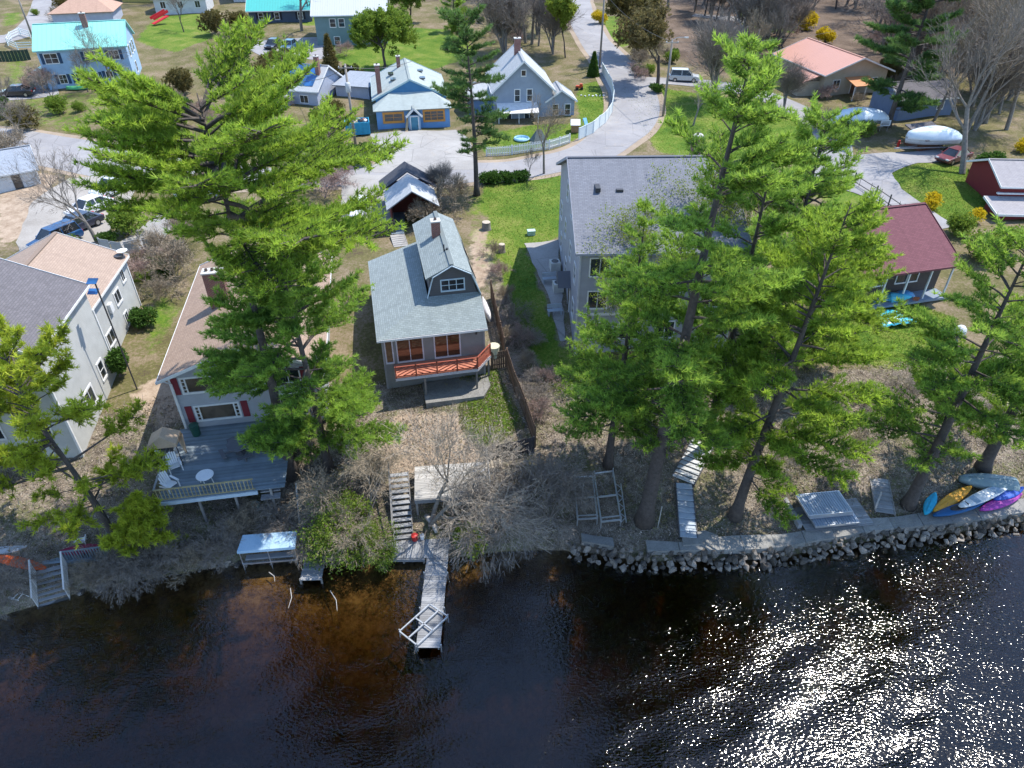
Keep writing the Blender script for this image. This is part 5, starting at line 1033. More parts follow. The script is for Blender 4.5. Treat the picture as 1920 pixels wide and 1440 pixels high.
# ------------------------------------------------------------------ left neighbour: canopy, small stairs and dock
stairs('shore_stairs', 'narrow grey-blue wooden stairs from brown-roofed house deck to the water', P(585, 1002, .5), P(578, 925, 2.4), 1.15, 10, GWOOD, BLUEDECK, 1)
ld = thing('small_dock', 'short plank dock at the foot of the narrow grey-blue stairs', 'dock', tuple(P(582, 1088, .42)), R(2)); planks(ld, -.62, .62, 0, 2.4, .0, GWOOD)
for sx in (-.6, .6):
    for yy in (.1, 2.2): link('post', MB().box(sx, yy, -.7, .1, .1, 1.5).mesh('post', GWOODZ), ld)
TARP = mat('pale_blue_tarp', (.34, .48, .60), (.26, .40, .53), 1.2, .5, .3, 8); cp = thing('boat_canopy', 'flat blue-white boat canopy on a metal frame beside the narrow stairs', 'boat canopy', tuple(P(510, 1060, .2)), R(6))
link('cover', MB().poly([(-1.7, 0, 1.45), (1.6, 0, 1.45), (1.6, 1.1, 1.6), (-1.55, 1.1, 1.6), (-1.7, -.05, 1.3), (1.6, -.05, 1.3), (1.6, 1.15, 1.45), (-1.55, 1.15, 1.45)], [(0, 1, 2, 3), (0, 4, 5, 1), (1, 5, 6, 2), (2, 6, 7, 3), (3, 7, 4, 0)]).mesh('cover', TARP), cp)
for xx in (-1.6, 0, 1.5):
    for yy in (0, 1.1): link('leg', MB().tube([(xx, yy, -1.0), (xx, yy, 1.35)], .035).mesh('leg', ALU), cp)
for zz in (.35,): link('frame_bar', MB().bar((-1.6, -.02, zz), (1.5, -.02, zz), .06, .1).mesh('frame_bar', ALU), cp)
link('bunk', MB().b2(-1.5, 1.4, .25, .6, .3, .42).mesh('bunk', GWOOD), cp)
for i, (a_, c_) in enumerate((((505, 1075), (515, 1090)), ((545, 1105), (540, 1140)), ((620, 1110), (632, 1145)))):
    pa, pb = P(*a_, .1), P(*c_, .02); o = thing('branch', ('sunken grey stick below the canopy', 'pale stick poking from the water below small dock', 'pale bent branch floating left of the dock')[i], 'branch', tuple(pa)); v = pb-pa; link('stick', MB().tube([(0, 0, .1), tuple(v*.5+np.array([.15, 0, .1])), tuple(v+np.array([0, 0, -.05]))], [.03, .025, .015], 5).mesh('stick', BARKP), o)
# ------------------------------------------------------------------ lake deck of the brown-roofed house
ck = thing('lake_deck', 'broad slate-blue plank deck in front of the brown-roofed house', 'deck', (-21.7, 36.1, 3.3), R(10))
planks(ck, -.4, 6.9, -6.75, -.05, 0, BLUEDECK); link('front_beam', MB().b2(-.45, 5.3, -6.86, -6.78, -.25, .0).mesh('front_beam', LBLUE), ck)
for xx in (-.3, 1.8, 3.9, 6.0):
    for yy in (-6.6, -3.4): link('post', MB().box(xx, yy, -1.35, .14, .14, 2.65).mesh('post', GWOODZ), ck)
rl = MB().bar((-.4, -6.72, .92), (5.2, -6.72, .92), .1, .05).build('railing', YELW, ck); link('rail', MB().bar((-.4, -6.72, .12), (5.2, -6.72, .12), .05, .06).mesh('rail', YELW), rl); link('rail', MB().bar((-.4, -6.7, .92), (-.4, -2.6, .92), .1, .05).mesh('rail', GWOODY), rl)
for i in range(26): link('baluster', board_mesh('baluster', YELW, .045, .045, .78), rl).location = (-.3+i*.215, -6.72, .52)
link('end_steps', MB().b2(5.35, 6.5, -6.5, -5.9, -.5, -.42).b2(5.35, 6.5, -6.9, -6.45, -.75, -.68).mesh('end_steps', GWOOD), ck)
def chair(label, loc, rz_, m_, adirondack=False, group=None, name='chair'):
    o = thing(name, label, 'chair', loc, rz_, group)
    if adirondack:
        link('seat', MB().poly([(-.28, -.3, .38), (.28, -.3, .38), (.26, .3, .26), (-.26, .3, .26), (-.28, -.3, .34), (.28, -.3, .34), (.26, .3, .22), (-.26, .3, .22)], [(0, 1, 2, 3), (7, 6, 5, 4), (0, 4, 5, 1), (1, 5, 6, 2), (2, 6, 7, 3), (3, 7, 4, 0)]).mesh('seat', m_), o)
        for i in range(5): link('back_slat', MB().bar((-.22+i*.11, .28, .24), (-.26+i*.13, .62, 1.0-.05*abs(i-2)), .1, .025, up=(0, 1, .4)).mesh('back_slat', m_), o)
        for sx in (-.36, .36): link('arm', MB().box(sx, 0, .56, .13, .75, .03).mesh('arm', m_), o); link('leg', MB().box(sx, -.3, .27, .06, .08, .55).mesh('leg', m_), o); link('leg', MB().bar((sx*.85, -.1, .3), (sx*.85, .7, .03), .05, .08).mesh('leg', m_), o)
    else:
        link('seat', MB().box(0, 0, .42, .44, .44, .03).mesh('seat', m_), o)
        b_ = MB(); b_.poly([(-.22, .21, .44), (.22, .21, .44), (.2, .33, .85), (-.2, .33, .85), (-.22, .24, .44), (.22, .24, .44), (.2, .36, .85), (-.2, .36, .85)], [(0, 1, 2, 3), (7, 6, 5, 4), (0, 4, 5, 1), (1, 5, 6, 2), (2, 6, 7, 3), (3, 7, 4, 0)]); link('backrest', b_.mesh('backrest', m_), o)
        for sx in (-.25, .25): link('arm', MB().tube([(sx*1.05, .3, .66), (sx*1.1, 0, .66), (sx*1.05, -.2, .62), (sx, -.22, .42)], .025, 6).mesh('arm', m_), o)
        for sx in (-.2, .2):
            for sy in (-.2, .2): link('leg', MB().tube([(sx, sy, .42), (sx*1.2, sy*1.2, 0)], [.03, .02], 6).mesh('leg', m_), o)
    return o
DZ = 3.32
chair('white slatted lounge chair near the brown shelter on the lake deck', tuple(P(330, 880, DZ)), R(35), PLAST, True, name='deck_chair'); chair('white slatted lounge chair in the front left corner of the lake deck', tuple(P(322, 915, DZ)), R(60), PLAST, True, name='deck_chair')
o = thing('round_table', 'round white plastic table on the lake deck', 'table', tuple(P(389, 905, DZ))); link('top', MB().lathe([(.0, .62), (.5, .62), (.52, .64), (.5, .67), (0, .67)], 24, cap=False).mesh('top', PLAST), o); 
for a_ in (0, PI/2, PI, 1.5*PI): link('leg', MB().tube([(.3*math.cos(a_), .3*math.sin(a_), .62), (.4*math.cos(a_), .4*math.sin(a_), 0)], .025).mesh('leg', PLAST), o)
PT = mat_wood('dark_picnic_wood', (.13, .14, .16), (.085, .09, .105)); o = thing('picnic_table', 'dark octagonal picnic table on the lake deck', 'table', tuple(P(452, 848, DZ)), R(12))
link('top', MB().lathe([(0, .70), (.78, .70), (.78, .75), (0, .75)], 8, cap=False).mesh('top', PT), o); link('pedestal', MB().lathe([(.35, 0), (.12, .1), (.12, .7)], 8).mesh('pedestal', PT), o)
for k in range(4): a_ = k*PI/2+.4; link('bench', MB().box(1.08*math.cos(a_), 1.08*math.sin(a_), .43, .95, .26, .05, a_+PI/2).mesh('bench', PT), o); link('bench_arm', MB().bar((.1*math.cos(a_), .1*math.sin(a_), .3), (1.1*math.cos(a_), 1.1*math.sin(a_), .38), .07, .09).mesh('bench_arm', PT), o); link('bench_leg', MB().box(1.05*math.cos(a_), 1.05*math.sin(a_), .2, .08, .08, .4).mesh('bench_leg', PT), o)
CANV = mat('brown_canvas', (.52, .40, .29), (.42, .31, .22), 1.5, .9, .3, 6); o = thing('grill_gazebo', 'small gazebo with brown canvas roof at the left end of the lake deck', 'gazebo', tuple(P(322, 862, DZ)), R(10))
link('roof', MB().poly([(-.85, -.65, 1.75), (.85, -.65, 1.75), (.85, .65, 1.75), (-.85, .65, 1.75), (0, -.5, 2.3), (0, .5, 2.3), (-.85, -.67, 1.55), (.85, -.67, 1.55), (.87, .67, 1.5), (-.87, .67, 1.5)], [(0, 1, 4), (1, 2, 5, 4), (2, 3, 5), (3, 0, 4, 5), (0, 6, 7, 1), (1, 7, 8, 2), (2, 8, 9, 3), (3, 9, 6, 0)]).mesh('roof', CANV), o)
for sx in (-.8, .8):
    for sy in (-.6, .6): link('pole', MB().tube([(sx, sy, 0), (sx, sy, 1.75)], .03).mesh('pole', DARKG), o)
link('curtain', MB().poly([(.86, -.2, 1.6), (.9, .1, .3), (.84, .35, .35), (.88, .6, 1.6), (.93, -.2, 1.6), (.96, .1, .3), (.92, .35, .35), (.94, .6, 1.6)], [(0, 1, 2, 3), (7, 6, 5, 4), (0, 4, 5, 1), (1, 5, 6, 2), (2, 6, 7, 3)]).mesh('curtain', CANV), o)
o = thing('grill', 'dark barbecue grill under the brown gazebo', 'grill', tuple(P(316, 858, DZ)), R(10)); link('cart', MB().box(0, 0, .45, .7, .45, .85).mesh('cart', DARKG), o); link('shelf', MB().box(-.1, -.35, .85, .9, .25, .04).mesh('shelf', ALU), o); link('hood', MB().prism([(-.22, .88), (.22, .88), (.2, 1.1), (0, 1.2), (-.2, 1.1)], 'x', -.34, .34).mesh('hood', DARKG), o)
GBIN = mat('dark_green_plastic', (.02, .09, .07), rough=.5); can('trash_bin', 'dark green round bin against the brown-roofed house wall on the deck', 369, 815, DZ, .3, .8, GBIN, GBIN, 'bin'); can('water_cooler', 'pale green tub standing below the front deck rail', 482, 955, 1.6, .24, .5, mat('pale_green_plastic', (.4, .55, .48)), None, 'tub')
# ------------------------------------------------------------------ far-left landing
sd1 = thing('shore_landing', 'blue-grey wooden landing with slatted railing at the far left shore', 'deck', tuple(P(90, 1058, .95)), R(10)); planks(sd1, -.4, 3.2, 0, 1.5, 0, BLUEDECK)
rl = MB().bar((.9, .02, .85), (3.2, .02, .85), .1, .05).build('railing', BLUEDECK, sd1); link('side_rail', MB().bar((3.2, 0, .85), (3.2, 1.5, .85), .08, .05).mesh('side_rail', BLUEDECK), rl); link('skirt', MB().b2(.9, 3.2, -.05, .0, -.28, .1).mesh('skirt', BLUEDECK), rl)
for i in range(15): link('baluster', board_mesh('baluster', BLUEDECK, .05, .05, .7), rl).location = (.98+i*.155, .02, .47)
for xx, yy in ((-.3, .1), (1, .1), (3.1, .1), (3.1, 1.4)): link('post', MB().box(xx, yy, -.6, .1, .1, 1.3).mesh('post', GWOODZ), sd1)
stairs('lake_stairs', 'short grey stairs with white slatted handrails into the lake at far left', P(102, 1133, -.1), P(96, 1062, .95), 1.6, 7, GWOOD, mat_wood('pale_rail_wood', (.55, .54, .52), (.4, .39, .38), 'z'), 2)
o = thing('timber_prop', 'grey timber brace leaning beside the far left stairs', 'beam', tuple(P(138, 1105, .05))); v = P(170, 1080, .5)-P(138, 1105, .05); link('beam', MB().bar((0, 0, 0), tuple(v), .1, .1).mesh('beam', GWOODZ), o)
chair('white plastic armchair standing on the far left landing', tuple(P(157, 1022, .95)), R(200), PLAST, name='plastic_chair'); o = chair('white plastic armchair toppled in the shallow water beside lake stairs', tuple(P(52, 1122, .05)), R(120), PLAST, name='plastic_chair'); o.rotation_euler = (R(-35), R(20), R(120))
chair('bright pink plastic chair behind the far left pine', tuple(PG(80, 775)), R(150), mat('pink_plastic', (.75, .05, .2), rough=.45), True, name='pink_chair')
def loft(secs, m_, name='hull'):
    """secs: list of closed rings (same count)"""
    n = len(secs[0]); V = [v for s_ in secs for v in s_]; F_ = [(i*n+k, i*n+(k+1) % n, (i+1)*n+(k+1) % n, (i+1)*n+k) for i in range(len(secs)-1) for k in range(n)]+[tuple(range(n)), tuple((len(secs)-1)*n+k for k in range(n))]
    return MB().poly(V, F_).mesh(name, m_, True)
def kayak(label, p0, p1, m_, wid=.74, h=.34, roll=0, kind='sit', name='kayak', cat='kayak', lift=.0):
    p0, p1 = np.array(p0), np.array(p1); d = p1-p0; L = float(np.linalg.norm(d)); o = thing(name, label, cat, tuple((p0+p1)/2+np.array([0, 0, lift]))); o.rotation_euler = (roll, -math.asin(d[2]/L), math.atan2(d[1], d[0])); secs = []
    pw = .62 if kind != 'board' else .5
    for t_ in np.linspace(0, 1, 15):
        w_ = wid/2*max(.03, math.sin(PI*(.02+.96*t_))**pw); hh = h*(.55+.45*math.sin(PI*(.05+.9*t_))**.6) if kind != 'board' else h; rock = .10*(2*t_-1)**4 if kind != 'board' else .05*(2*t_-1)**4
        secs.append([(-L/2+L*t_, w_*math.cos(a_), rock+hh/2+hh/2*math.sin(a_)*(1 if math.sin(a_) < 0 else .55)) for a_ in np.linspace(0, 2*PI, 12, endpoint=False)])
    link('hull', loft(secs, m_), o)
    if kind == 'sit':
        top = h*.78; link('cockpit', MB().poly([(x_*L*.17, y_*wid*.27, top+.022) for x_, y_ in [(math.cos(a_), math.sin(a_)) for a_ in np.linspace(0, 2*PI, 14, endpoint=False)]]+[(x_*L*.19, y_*wid*.33, top-.03) for x_, y_ in [(math.cos(a_), math.sin(a_)) for a_ in np.linspace(0, 2*PI, 14, endpoint=False)]], [tuple(range(14))]+[(k, k+14, (k+1) % 14+14, (k+1) % 14) for k in range(14)]).mesh('cockpit', mat('black_rubber', (.02, .02, .022), rough=.5)), o)
        link('seat', MB().bar((L*.06, 0, top+.03), (L*.12, 0, top+.2), wid*.4, .03, up=(1, 0, 0)).mesh('seat', mat('black_rubber', (.02, .02, .022))), o)
    elif kind == 'hullup':
        link('keel', MB().bar((-L*.42, 0, h*.80), (L*.42, 0, h*.80), .05, .05).mesh('keel', m_), o)
    elif kind == 'board':
        link('deck_pad', MB().box(L*.22, 0, h*.80, L*.16, wid*.7, .02).mesh('deck_pad', mat('grey_pad', (.3, .4, .5))), o); link('deck_pad', MB().box(-L*.2, 0, h*.80, L*.1, wid*.7, .02).mesh('deck_pad', mat('grey_pad', (.3, .4, .5))), o)
    return o
def kz(px, py): return P(px, py, 1.05)
kp = lambda n, c: mat(n, c, mul(c, .7), 3, .5, spec=.25)
kayak('bright cyan kayak, smallest, leftmost in the kayak pile', kz(1733, 968), kz(1752, 928), kp('cyan_plastic', (.02, .42, .62)), .66, .3, kind='hullup'); kayak('yellow-orange kayak in the pile behind the dark blue one', kz(1748, 962), kz(1818, 915), kp('yellow_plastic', (.72, .36, .04)), .72, .34, .15, 'hullup')
kayak('long dark blue kayak at the front of the kayak pile', kz(1748, 972), kz(1845, 944), kp('blue_plastic', (.012, .10, .26)), .76, .36, -.1, 'sit', lift=.05); kayak('white paddleboard lying across the kayak pile', P(1798, 952, 1.45), P(1893, 908, 1.45), kp('white_gel', (.74, .76, .76)), .8, .12, 0, 'board', 'paddleboard', 'paddleboard')
kayak('magenta kayak at the right of the kayak pile', kz(1835, 960), kz(1912, 930), kp('magenta_plastic', (.36, .05, .33)), .72, .34, .1, 'hullup'); kayak('deep blue kayak tip behind the magenta kayak', P(1862, 940, 1.2), P(1916, 918, 1.2), kp('royal_plastic', (.03, .10, .45)), .7, .3, 0, 'hullup')
rb = thing('rowing_boat', 'upturned grey-green rowing boat behind the kayak pile', 'boat', tuple(P(1850, 905, 1.3)), R(-10)); secs = []
for t_ in np.linspace(0, 1, 11):
    w_ = .72*(math.sin(PI*min(.5, .04+t_*.75))**.7 if t_ < .65 else 1-.12*(t_-.65)/.35); secs.append([(-1.7+3.4*t_, w_*math.cos(a_), -.05+.52*(.6+.4*math.sin(PI*min(.5, .1+t_*.7)))*max(0, math.sin(a_))**.7) for a_ in np.linspace(0, PI, 11)])
link('hull', loft(secs, mat('grey_green_gel', (.20, .28, .30), (.15, .21, .23), 3, .5)), rb); link('keel', MB().bar((-1.3, 0, .47), (1.6, 0, .47), .06, .06).mesh('keel', _M['grey_green_gel']), rb)
kayak('orange kayak sloping down beside the far left landing', P(-14, 1045, 1.35), P(88, 1068, .75), kp('orange_plastic', (.75, .13, .03)), .66, .3, .2, 'hullup'); kayak('maroon canoe lying on the far left landing', P(116, 1040, 1.0), P(192, 1030, 1.0), kp('maroon_gel', (.26, .02, .07)), .8, .36, 0, 'hullup', 'canoe', 'canoe', .06)
kayak('white overturned boat hull at the far left edge behind orange kayak', P(-30, 1035, 1.1), P(54, 1030, 1.0), kp('dull_white_gel', (.55, .56, .58)), .85, .4, 0, 'hullup', 'upturned_boat', 'boat')
# ------------------------------------------------------------------ right bank: lift frames, steps, stacked dock sections
def frame_rect(label, pts, z, th=.09):
    q = [np.array(PG(*p))+np.array([0, 0, z]) for p in pts]; o = thing('lift_frame', label, 'frame', tuple(q[0])); q = [Vector(v-q[0]) for v in q]
    for k in range(4): link('bar', MB().bar(q[k], q[(k+1) % 4], th, th).mesh('bar', ALU), o)
    link('cross_bar', MB().bar((q[0]+q[3])/2, (q[1]+q[2])/2, th, th).mesh('cross_bar', ALU), o); link('cross_bar', MB().bar(q[0]*.92+q[3]*.08, q[1]*.92+q[2]*.08, th*.7, th*.7).mesh('cross_bar', ALU), o)
    for v in q: link('leg', MB().tube([v+Vector((0, 0, .25)), v-Vector((0, 0, z+.1))], .04).mesh('leg', ALU), o)
    return o
frame_rect('left aluminium boat lift frame lying on the bank above seawall', [(1082, 985), (1119, 983), (1110, 905), (1076, 907)], .55); frame_rect('right aluminium boat lift frame beside the narrow truss', [(1126, 990), (1163, 986), (1148, 895), (1113, 900)], .55)
q0, q1 = np.array(PG(1168, 988))+[0, 0, .4], np.array(PG(1158, 915))+[0, 0, .4]; o = thing('truss_ladder', 'narrow aluminium truss lying right of the boat lift frames', 'truss', tuple(q0)); v = Vector(q1-q0); s_ = v.cross(Vector((0, 0, 1))).normalized()*.17
for sg in (-1, 1): link('rail', MB().bar(s_*sg, v+s_*sg, .06, .06).mesh('rail', ALU), o)
for k in range(8): link('brace', MB().bar(v*(k/8)+s_*(1 if k % 2 else -1), v*((k+1)/8)-s_*(1 if k % 2 else -1), .04, .04).mesh('brace', ALU), o)
BST = mat('blue_grey_step', (.40, .46, .52), (.32, .37, .43), rnd=.1, rough=.6)
stairs('lake_steps', 'pale blue metal steps going down to the seawall between the pines', P(1291, 1008, .98), PG(1282, 908)+np.array([0, 0, .1]), 1.05, 9, BST, mat('dark_step_side', (.1, .1, .11)), 0, tread_d=.46)
stairs('bank_steps', 'upper flight of pale steps hidden under pine branches', PG(1280, 903)+np.array([0, 0, .1]), PG(1318, 832)+np.array([0, 0, .15]), 1.5, 9, mat('pale_step', (.55, .56, .56), rnd=.1), mat('dark_step_side', (.1, .1, .11)), 0, tread_d=.34)
o = thing('concrete_landing', 'broken concrete landing slab at the foot of the blue steps', 'slab', tuple(P(1312, 1013, .98)), R(3)); link('slab', MB().prism([(-1.1, -.35), (1.1, -.3), (1.2, .3), (.5, .75), (-.2, .6), (-1.0, .3)], 'z', -.25, .03).mesh('slab', CAPC), o)
dpt = thing('timber_platform', 'low grey timber platform under the stacked dock sections', 'platform', tuple(P(1570, 992, .95)), R(7)); planks(dpt, -2.0, 2.4, 0, 3.0, .06, GWOOD, name='plank'); 
for k in range(5): link('timber', MB().b2(-2.35, -2.1, .4+k*.6, .9+k*.6, -.1, .3).mesh('timber', GWOODY), dpt)
DPAN = mat('dock_panel', (.30, .36, .43), (.25, .30, .37), rough=.5, rnd=.1); GV = 'dock sections stacked on the shore'
for i, (dy, zz, sx_) in enumerate(((.15, .18, 2.75), (.18, .36, 2.75), (.9, .60, 2.8), (1.0, .78, 2.8), (1.05, .96, 2.8))):
    dd = 2.35 if i < 2 else 1.7; lb = ('lowest dock section of the stack, showing in front', 'second dock section, its ribbed front half exposed', 'third dock section from the bottom of the stack', 'fourth dock section just under the top one', 'topmost ribbed dock section of the stack')[i]
    o = thing('dock_section', lb, 'dock section', tuple(P(1572, 988, .95+zz)), R(7), GV); 
    planks(o, -1.35, 1.4, dy, dy+dd, .045, DPAN, 'y', .16, .05, 'deck_rib', .03, 0)
    for (x0_, x1_, y0_, y1_) in ((-1.4, 1.45, dy-.05, dy), (-1.4, 1.45, dy+dd, dy+dd+.05), (-1.4, -1.35, dy, dy+dd), (1.4, 1.45, dy, dy+dd)): link('rim', MB().b2(x0_, x1_, y0_, y1_, -.06, .07).mesh('rim', ALU), o)
can('bucket', 'tall white bucket left of the stacked dock sections', 1517, 958, 1.0, .28, .7, PLAST)
stairs('timber_steps', 'weathered timber steps right of the stacked dock sections', P(1660, 962, 1.0), PG(1648, 897), 1.15, 8, GWOOD, GWOODZ, 0, tread_d=.38)
o = thing('leaning_plank', 'pale plank leaning on the timber steps', 'plank', tuple(P(1641, 955, 1.05))); link('plank', MB().bar((0, 0, 0), tuple(P(1653, 922, 1.9)-P(1641, 955, 1.05)), .1, .04).mesh('plank', BARKP), o)
for px, py, lb in ((1090, 945, 'thin pale pole standing left of the boat lift frames'), (1233, 990, 'thin pale pole standing beside the tall pine')):
    o = thing('pole', lb, 'pole', A(px, py)); link('shaft', MB().tube([(0, 0, -.1), (.03, 0, 1.9)], .03).mesh('shaft', BARKP), o)
# ------------------------------------------------------------------ fences
def fence(name, label, pix, h, m_, bw=.15, gap=.02, pm=None, post=2.2, zoff=0, world=None, cat='fence', rail=True, group=None, cap=False):
    pts = world or [np.array(PG(*p)) for p in pix]; o = thing(name, label, cat, tuple(pts[0]), 0, group); me_ = board_mesh('board', m_, bw-gap, .025, h); me_.name = 'board'
    for a_, c_ in zip(pts[:-1], pts[1:]):
        d = np.array(c_)-np.array(a_); L = math.hypot(d[0], d[1]); n = max(1, int(L/bw)); an = math.atan2(d[1], d[0])
        for i in range(n):
            p_ = np.array(a_)+d*((i+.5)/n); z_ = g(p_[0], p_[1]); piece('board', me_, o, (p_[0]-pts[0][0], p_[1]-pts[0][1], z_-pts[0][2]+h/2+zoff+random.uniform(-.015, .015)), (0, 0, an))
        m2 = max(1, int(round(L/post)))
        for i in range(m2+1):
            p_ = np.array(a_)+d*(i/m2); z_ = g(p_[0], p_[1]); piece('post', board_mesh('post', pm or m_, .1, .1, h+.12), o, (p_[0]-pts[0][0], p_[1]-pts[0][1], z_-pts[0][2]+h/2+zoff), (0, 0, an))
        if rail:
            for zz in (.25*h, .8*h): link('rail', MB().bar((a_[0]-pts[0][0], a_[1]-pts[0][1], g(a_[0], a_[1])-pts[0][2]+zz+zoff), (c_[0]-pts[0][0], c_[1]-pts[0][1], g(c_[0], c_[1])-pts[0][2]+zz+zoff), .09, .05).mesh('rail', pm or m_), o)
    return o
fence('board_fence', 'tall brown board fence running down from the cottage to the bank', [(951, 690), (965, 735), (985, 785), (1003, 838)], 1.75, BWOODZ, .17); fence('board_fence', 'brown board fence close along the right wall of the cottage', [(921, 560), (932, 610), (946, 668)], 1.7, BWOODZ, .17)
fence('fence_gate', 'short brown gate between cottage deck and long board fence', [(922, 693), (950, 688)], 1.5, BWOODZ, .16, cat='gate'); fence('board_fence', 'dark grey board fence beside the woodpile', [(907, 868), (1000, 848)], 1.35, DKWOODZ, .16)
fence('board_fence', 'dark board fence above the cottage yard left of the walkway', [(672, 448), (742, 441)], 1.5, DKWOODZ, .17)
PK = mat('white_picket', (.72, .74, .72), (.6, .62, .6)); fence('picket_fence', 'white picket fence along the road before the gabled grey house', [(912, 293), (960, 290), (1030, 280), (1068, 268)], 1.1, PK, .2, .08)
fence('wire_fence', 'thin dark fence posts along the driveway above the maroon roof', [(1600, 345), (1640, 370), (1690, 405)], 1.2, DARKG, 1.4, 1.36, DARKG, 2.6, rail=True)
VIN = mat('white_vinyl', (.70, .76, .76), (.6, .66, .66), rough=.45)
vf = [np.array(PG(*p)) for p in ((1085, 263), (1112, 250), (1134, 232), (1147, 212), (1150, 190), (1145, 168), (1136, 150), (1128, 136))]; o = thing('vinyl_fence', 'curved white vinyl panel fence around the green corner lawn', 'fence', tuple(vf[0]))
for a_, c_ in zip(vf[:-1], vf[1:]):
    for k in range(2):
        p_, q_ = a_+(c_-a_)*(k/2), a_+(c_-a_)*((k+1)/2); P_, Q_ = [Vector((v[0]-vf[0][0], v[1]-vf[0][1], g(v[0], v[1])-vf[0][2]+.75)) for v in (p_, q_)]; link('panel', MB().bar(P_, Q_, .04, 1.35).mesh('panel', VIN), o); link('post', MB().box(P_.x, P_.y, P_.z, .12, .12, 1.6).mesh('post', VIN), o); link('cap_rail', MB().bar(P_+Vector((0, 0, .7)), Q_+Vector((0, 0, .7)), .07, .08).mesh('cap_rail', VIN), o)
wf = [np.array(PG(*p)) for p in ((58, 72), (40, 66), (22, 74), (16, 86), (34, 94), (62, 93))]; o = thing('ranch_fence', 'white rail fence left of the turquoise-roofed house', 'fence', tuple(wf[0]))
for a_, c_ in zip(wf[:-1], wf[1:]):
    P_, Q_ = [Vector((v[0]-wf[0][0], v[1]-wf[0][1], v[2]-wf[0][2])) for v in (a_, c_)]
    for zz in (.4, .8, 1.15): link('rail', MB().bar(P_+Vector((0, 0, zz)), Q_+Vector((0, 0, zz)), .05, .14).mesh('rail', VIN), o)
    link('post', MB().box(P_.x, P_.y, P_.z+.6, .14, .14, 1.3).mesh('post', VIN), o)
fence('dark_fence', 'long dark green fence at left edge below the white rail fence', [(-30, 116), (58, 112)], 1.6, mat('dark_green_mesh', (.03, .06, .04)), .5, .01)
fence('panel_fence', 'pale grey panel fence behind the tall grey house by the drive', [(192, 470), (232, 478), (300, 462)], 1.2, mat('pale_grey_panel', (.42, .44, .46)), 1.1, .06)
# rear walkway, rails and steps
wk = thing('walkway', 'dark blue-grey boardwalk in shade beside the two-tone shed', 'walkway', tuple(P(747, 440, 5.0)), R(6)); planks(wk, -.55, .55, 0, 5.2, .1, BLUEDECK); link('side_beam', MB().b2(-.62, -.56, 0, 5.2, -.3, .12).mesh('side_beam', WHITE), wk)
stairs('yard_steps', 'pale concrete steps from boardwalk down to the cottage yard', PG(752, 462), P(745, 440, 5.05), 1.3, 6, CONC, CONC, 0, tread_d=.5)
# ------------------------------------------------------------------ utility poles and lines
POLE = mat_wood('pole_wood', (.33, .30, .27), (.22, .20, .18), 'z')
def upole(label, px, py, h, transformer=False, lamp=False, arm=True):
    p = np.array(PG(px, py)); o = thing('utility_pole', label, 'utility pole', tuple(p)); link('pole', MB().tube([(0, 0, -.3), (0, 0, h)], [.17, .12], 10).mesh('pole', POLE, True), o)
    if arm: link('cross_arm', MB().box(0, -.12, h-.4, 1.6, .09, .11).mesh('cross_arm', POLE), o); [link('insulator', MB().lathe([(.03, 0), (.05, .06), (.03, .14)], 8, (x_, -.12, h-.34)).mesh('insulator', PLAST), o) for x_ in (-.7, 0, .7)]
    if transformer: link('transformer', MB().lathe([(.26, h-2.9), (.3, h-2.85), (.3, h-1.95), (.2, h-1.85)], 14, (.1, -.42, 0)).mesh('transformer', mat('grey_paint', (.5, .52, .54)), True), o)
    if lamp: link('lamp_arm', MB().tube([(0, 0, h-.1), (.6, -.3, h+.25), (1.4, -.5, h+.3)], .03).mesh('lamp_arm', ALU), o); link('lamp_head', MB().box(1.6, -.55, h+.28, .5, .2, .12).mesh('lamp_head', ALU), o)
    return p+np.array([0, 0, h])
u1 = upole('utility pole with transformer in front of the blue cottage drive', 668, 282, 9.6, True); u2 = upole('utility pole with street lamp left of the silver car', 1243, 218, 9.4, lamp=True); u3 = upole('tall utility pole at the end of the curved white fence', 1124, 128, 12.5)
u0 = upole('thin dark pole behind the turquoise-roofed house', 62, 72, 9.0); 
def wire(label, a_, c_, sag=.7, r_=.016):
    a_, c_ = np.array(a_), np.array(c_); o = thing('overhead_wire', label, 'wire', tuple(a_)); pts = [(c_-a_)*t_+np.array([0, 0, -4*sag*t_*(1-t_)]) for t_ in np.linspace(0, 1, 13)]; link('cable', MB().tube(pts, r_, 4).mesh('cable', mat('cable_black', (.1, .1, .1))), o)
wire('overhead line from transformer pole to the blue cottage', u1-[0, 0, .3], (-13.4, 103, 11.5), .5, .03); wire('overhead line from transformer pole towards the solar panel house', u1-[0, 0, .3], (-27.5, 101, 9.5), .4, .03); wire('overhead line from lamp pole to the tall pole', u2-[0, 0, .3], u3-[0, 0, 2], .9, .03); wire('overhead line from lamp pole towards upper right', u2-[0, 0, .3], (52, 118, 13), .8, .02)
lp = P(262, 742, 2.9); o = thing('solar_light_pole', 'black pole with blue solar panels beside the tall grey house', 'light pole', tuple(lp)); hh = PY(172, 528, lp[1])[2]-lp[2]
link('pole', MB().tube([(0, 0, -.3), (0, 0, hh)], .05, 8).mesh('pole', DARKG), o)
for dx, dz in ((-.15, 0), (-.35, -.75)): link('solar_panel', MB().slab([(dx-.32, -.2, hh+dz-.05), (dx+.32, -.2, hh+dz-.05), (dx+.32, .25, hh+dz+.12), (dx-.32, .25, hh+dz+.12)], .04).mesh('solar_panel', PANEL), o)
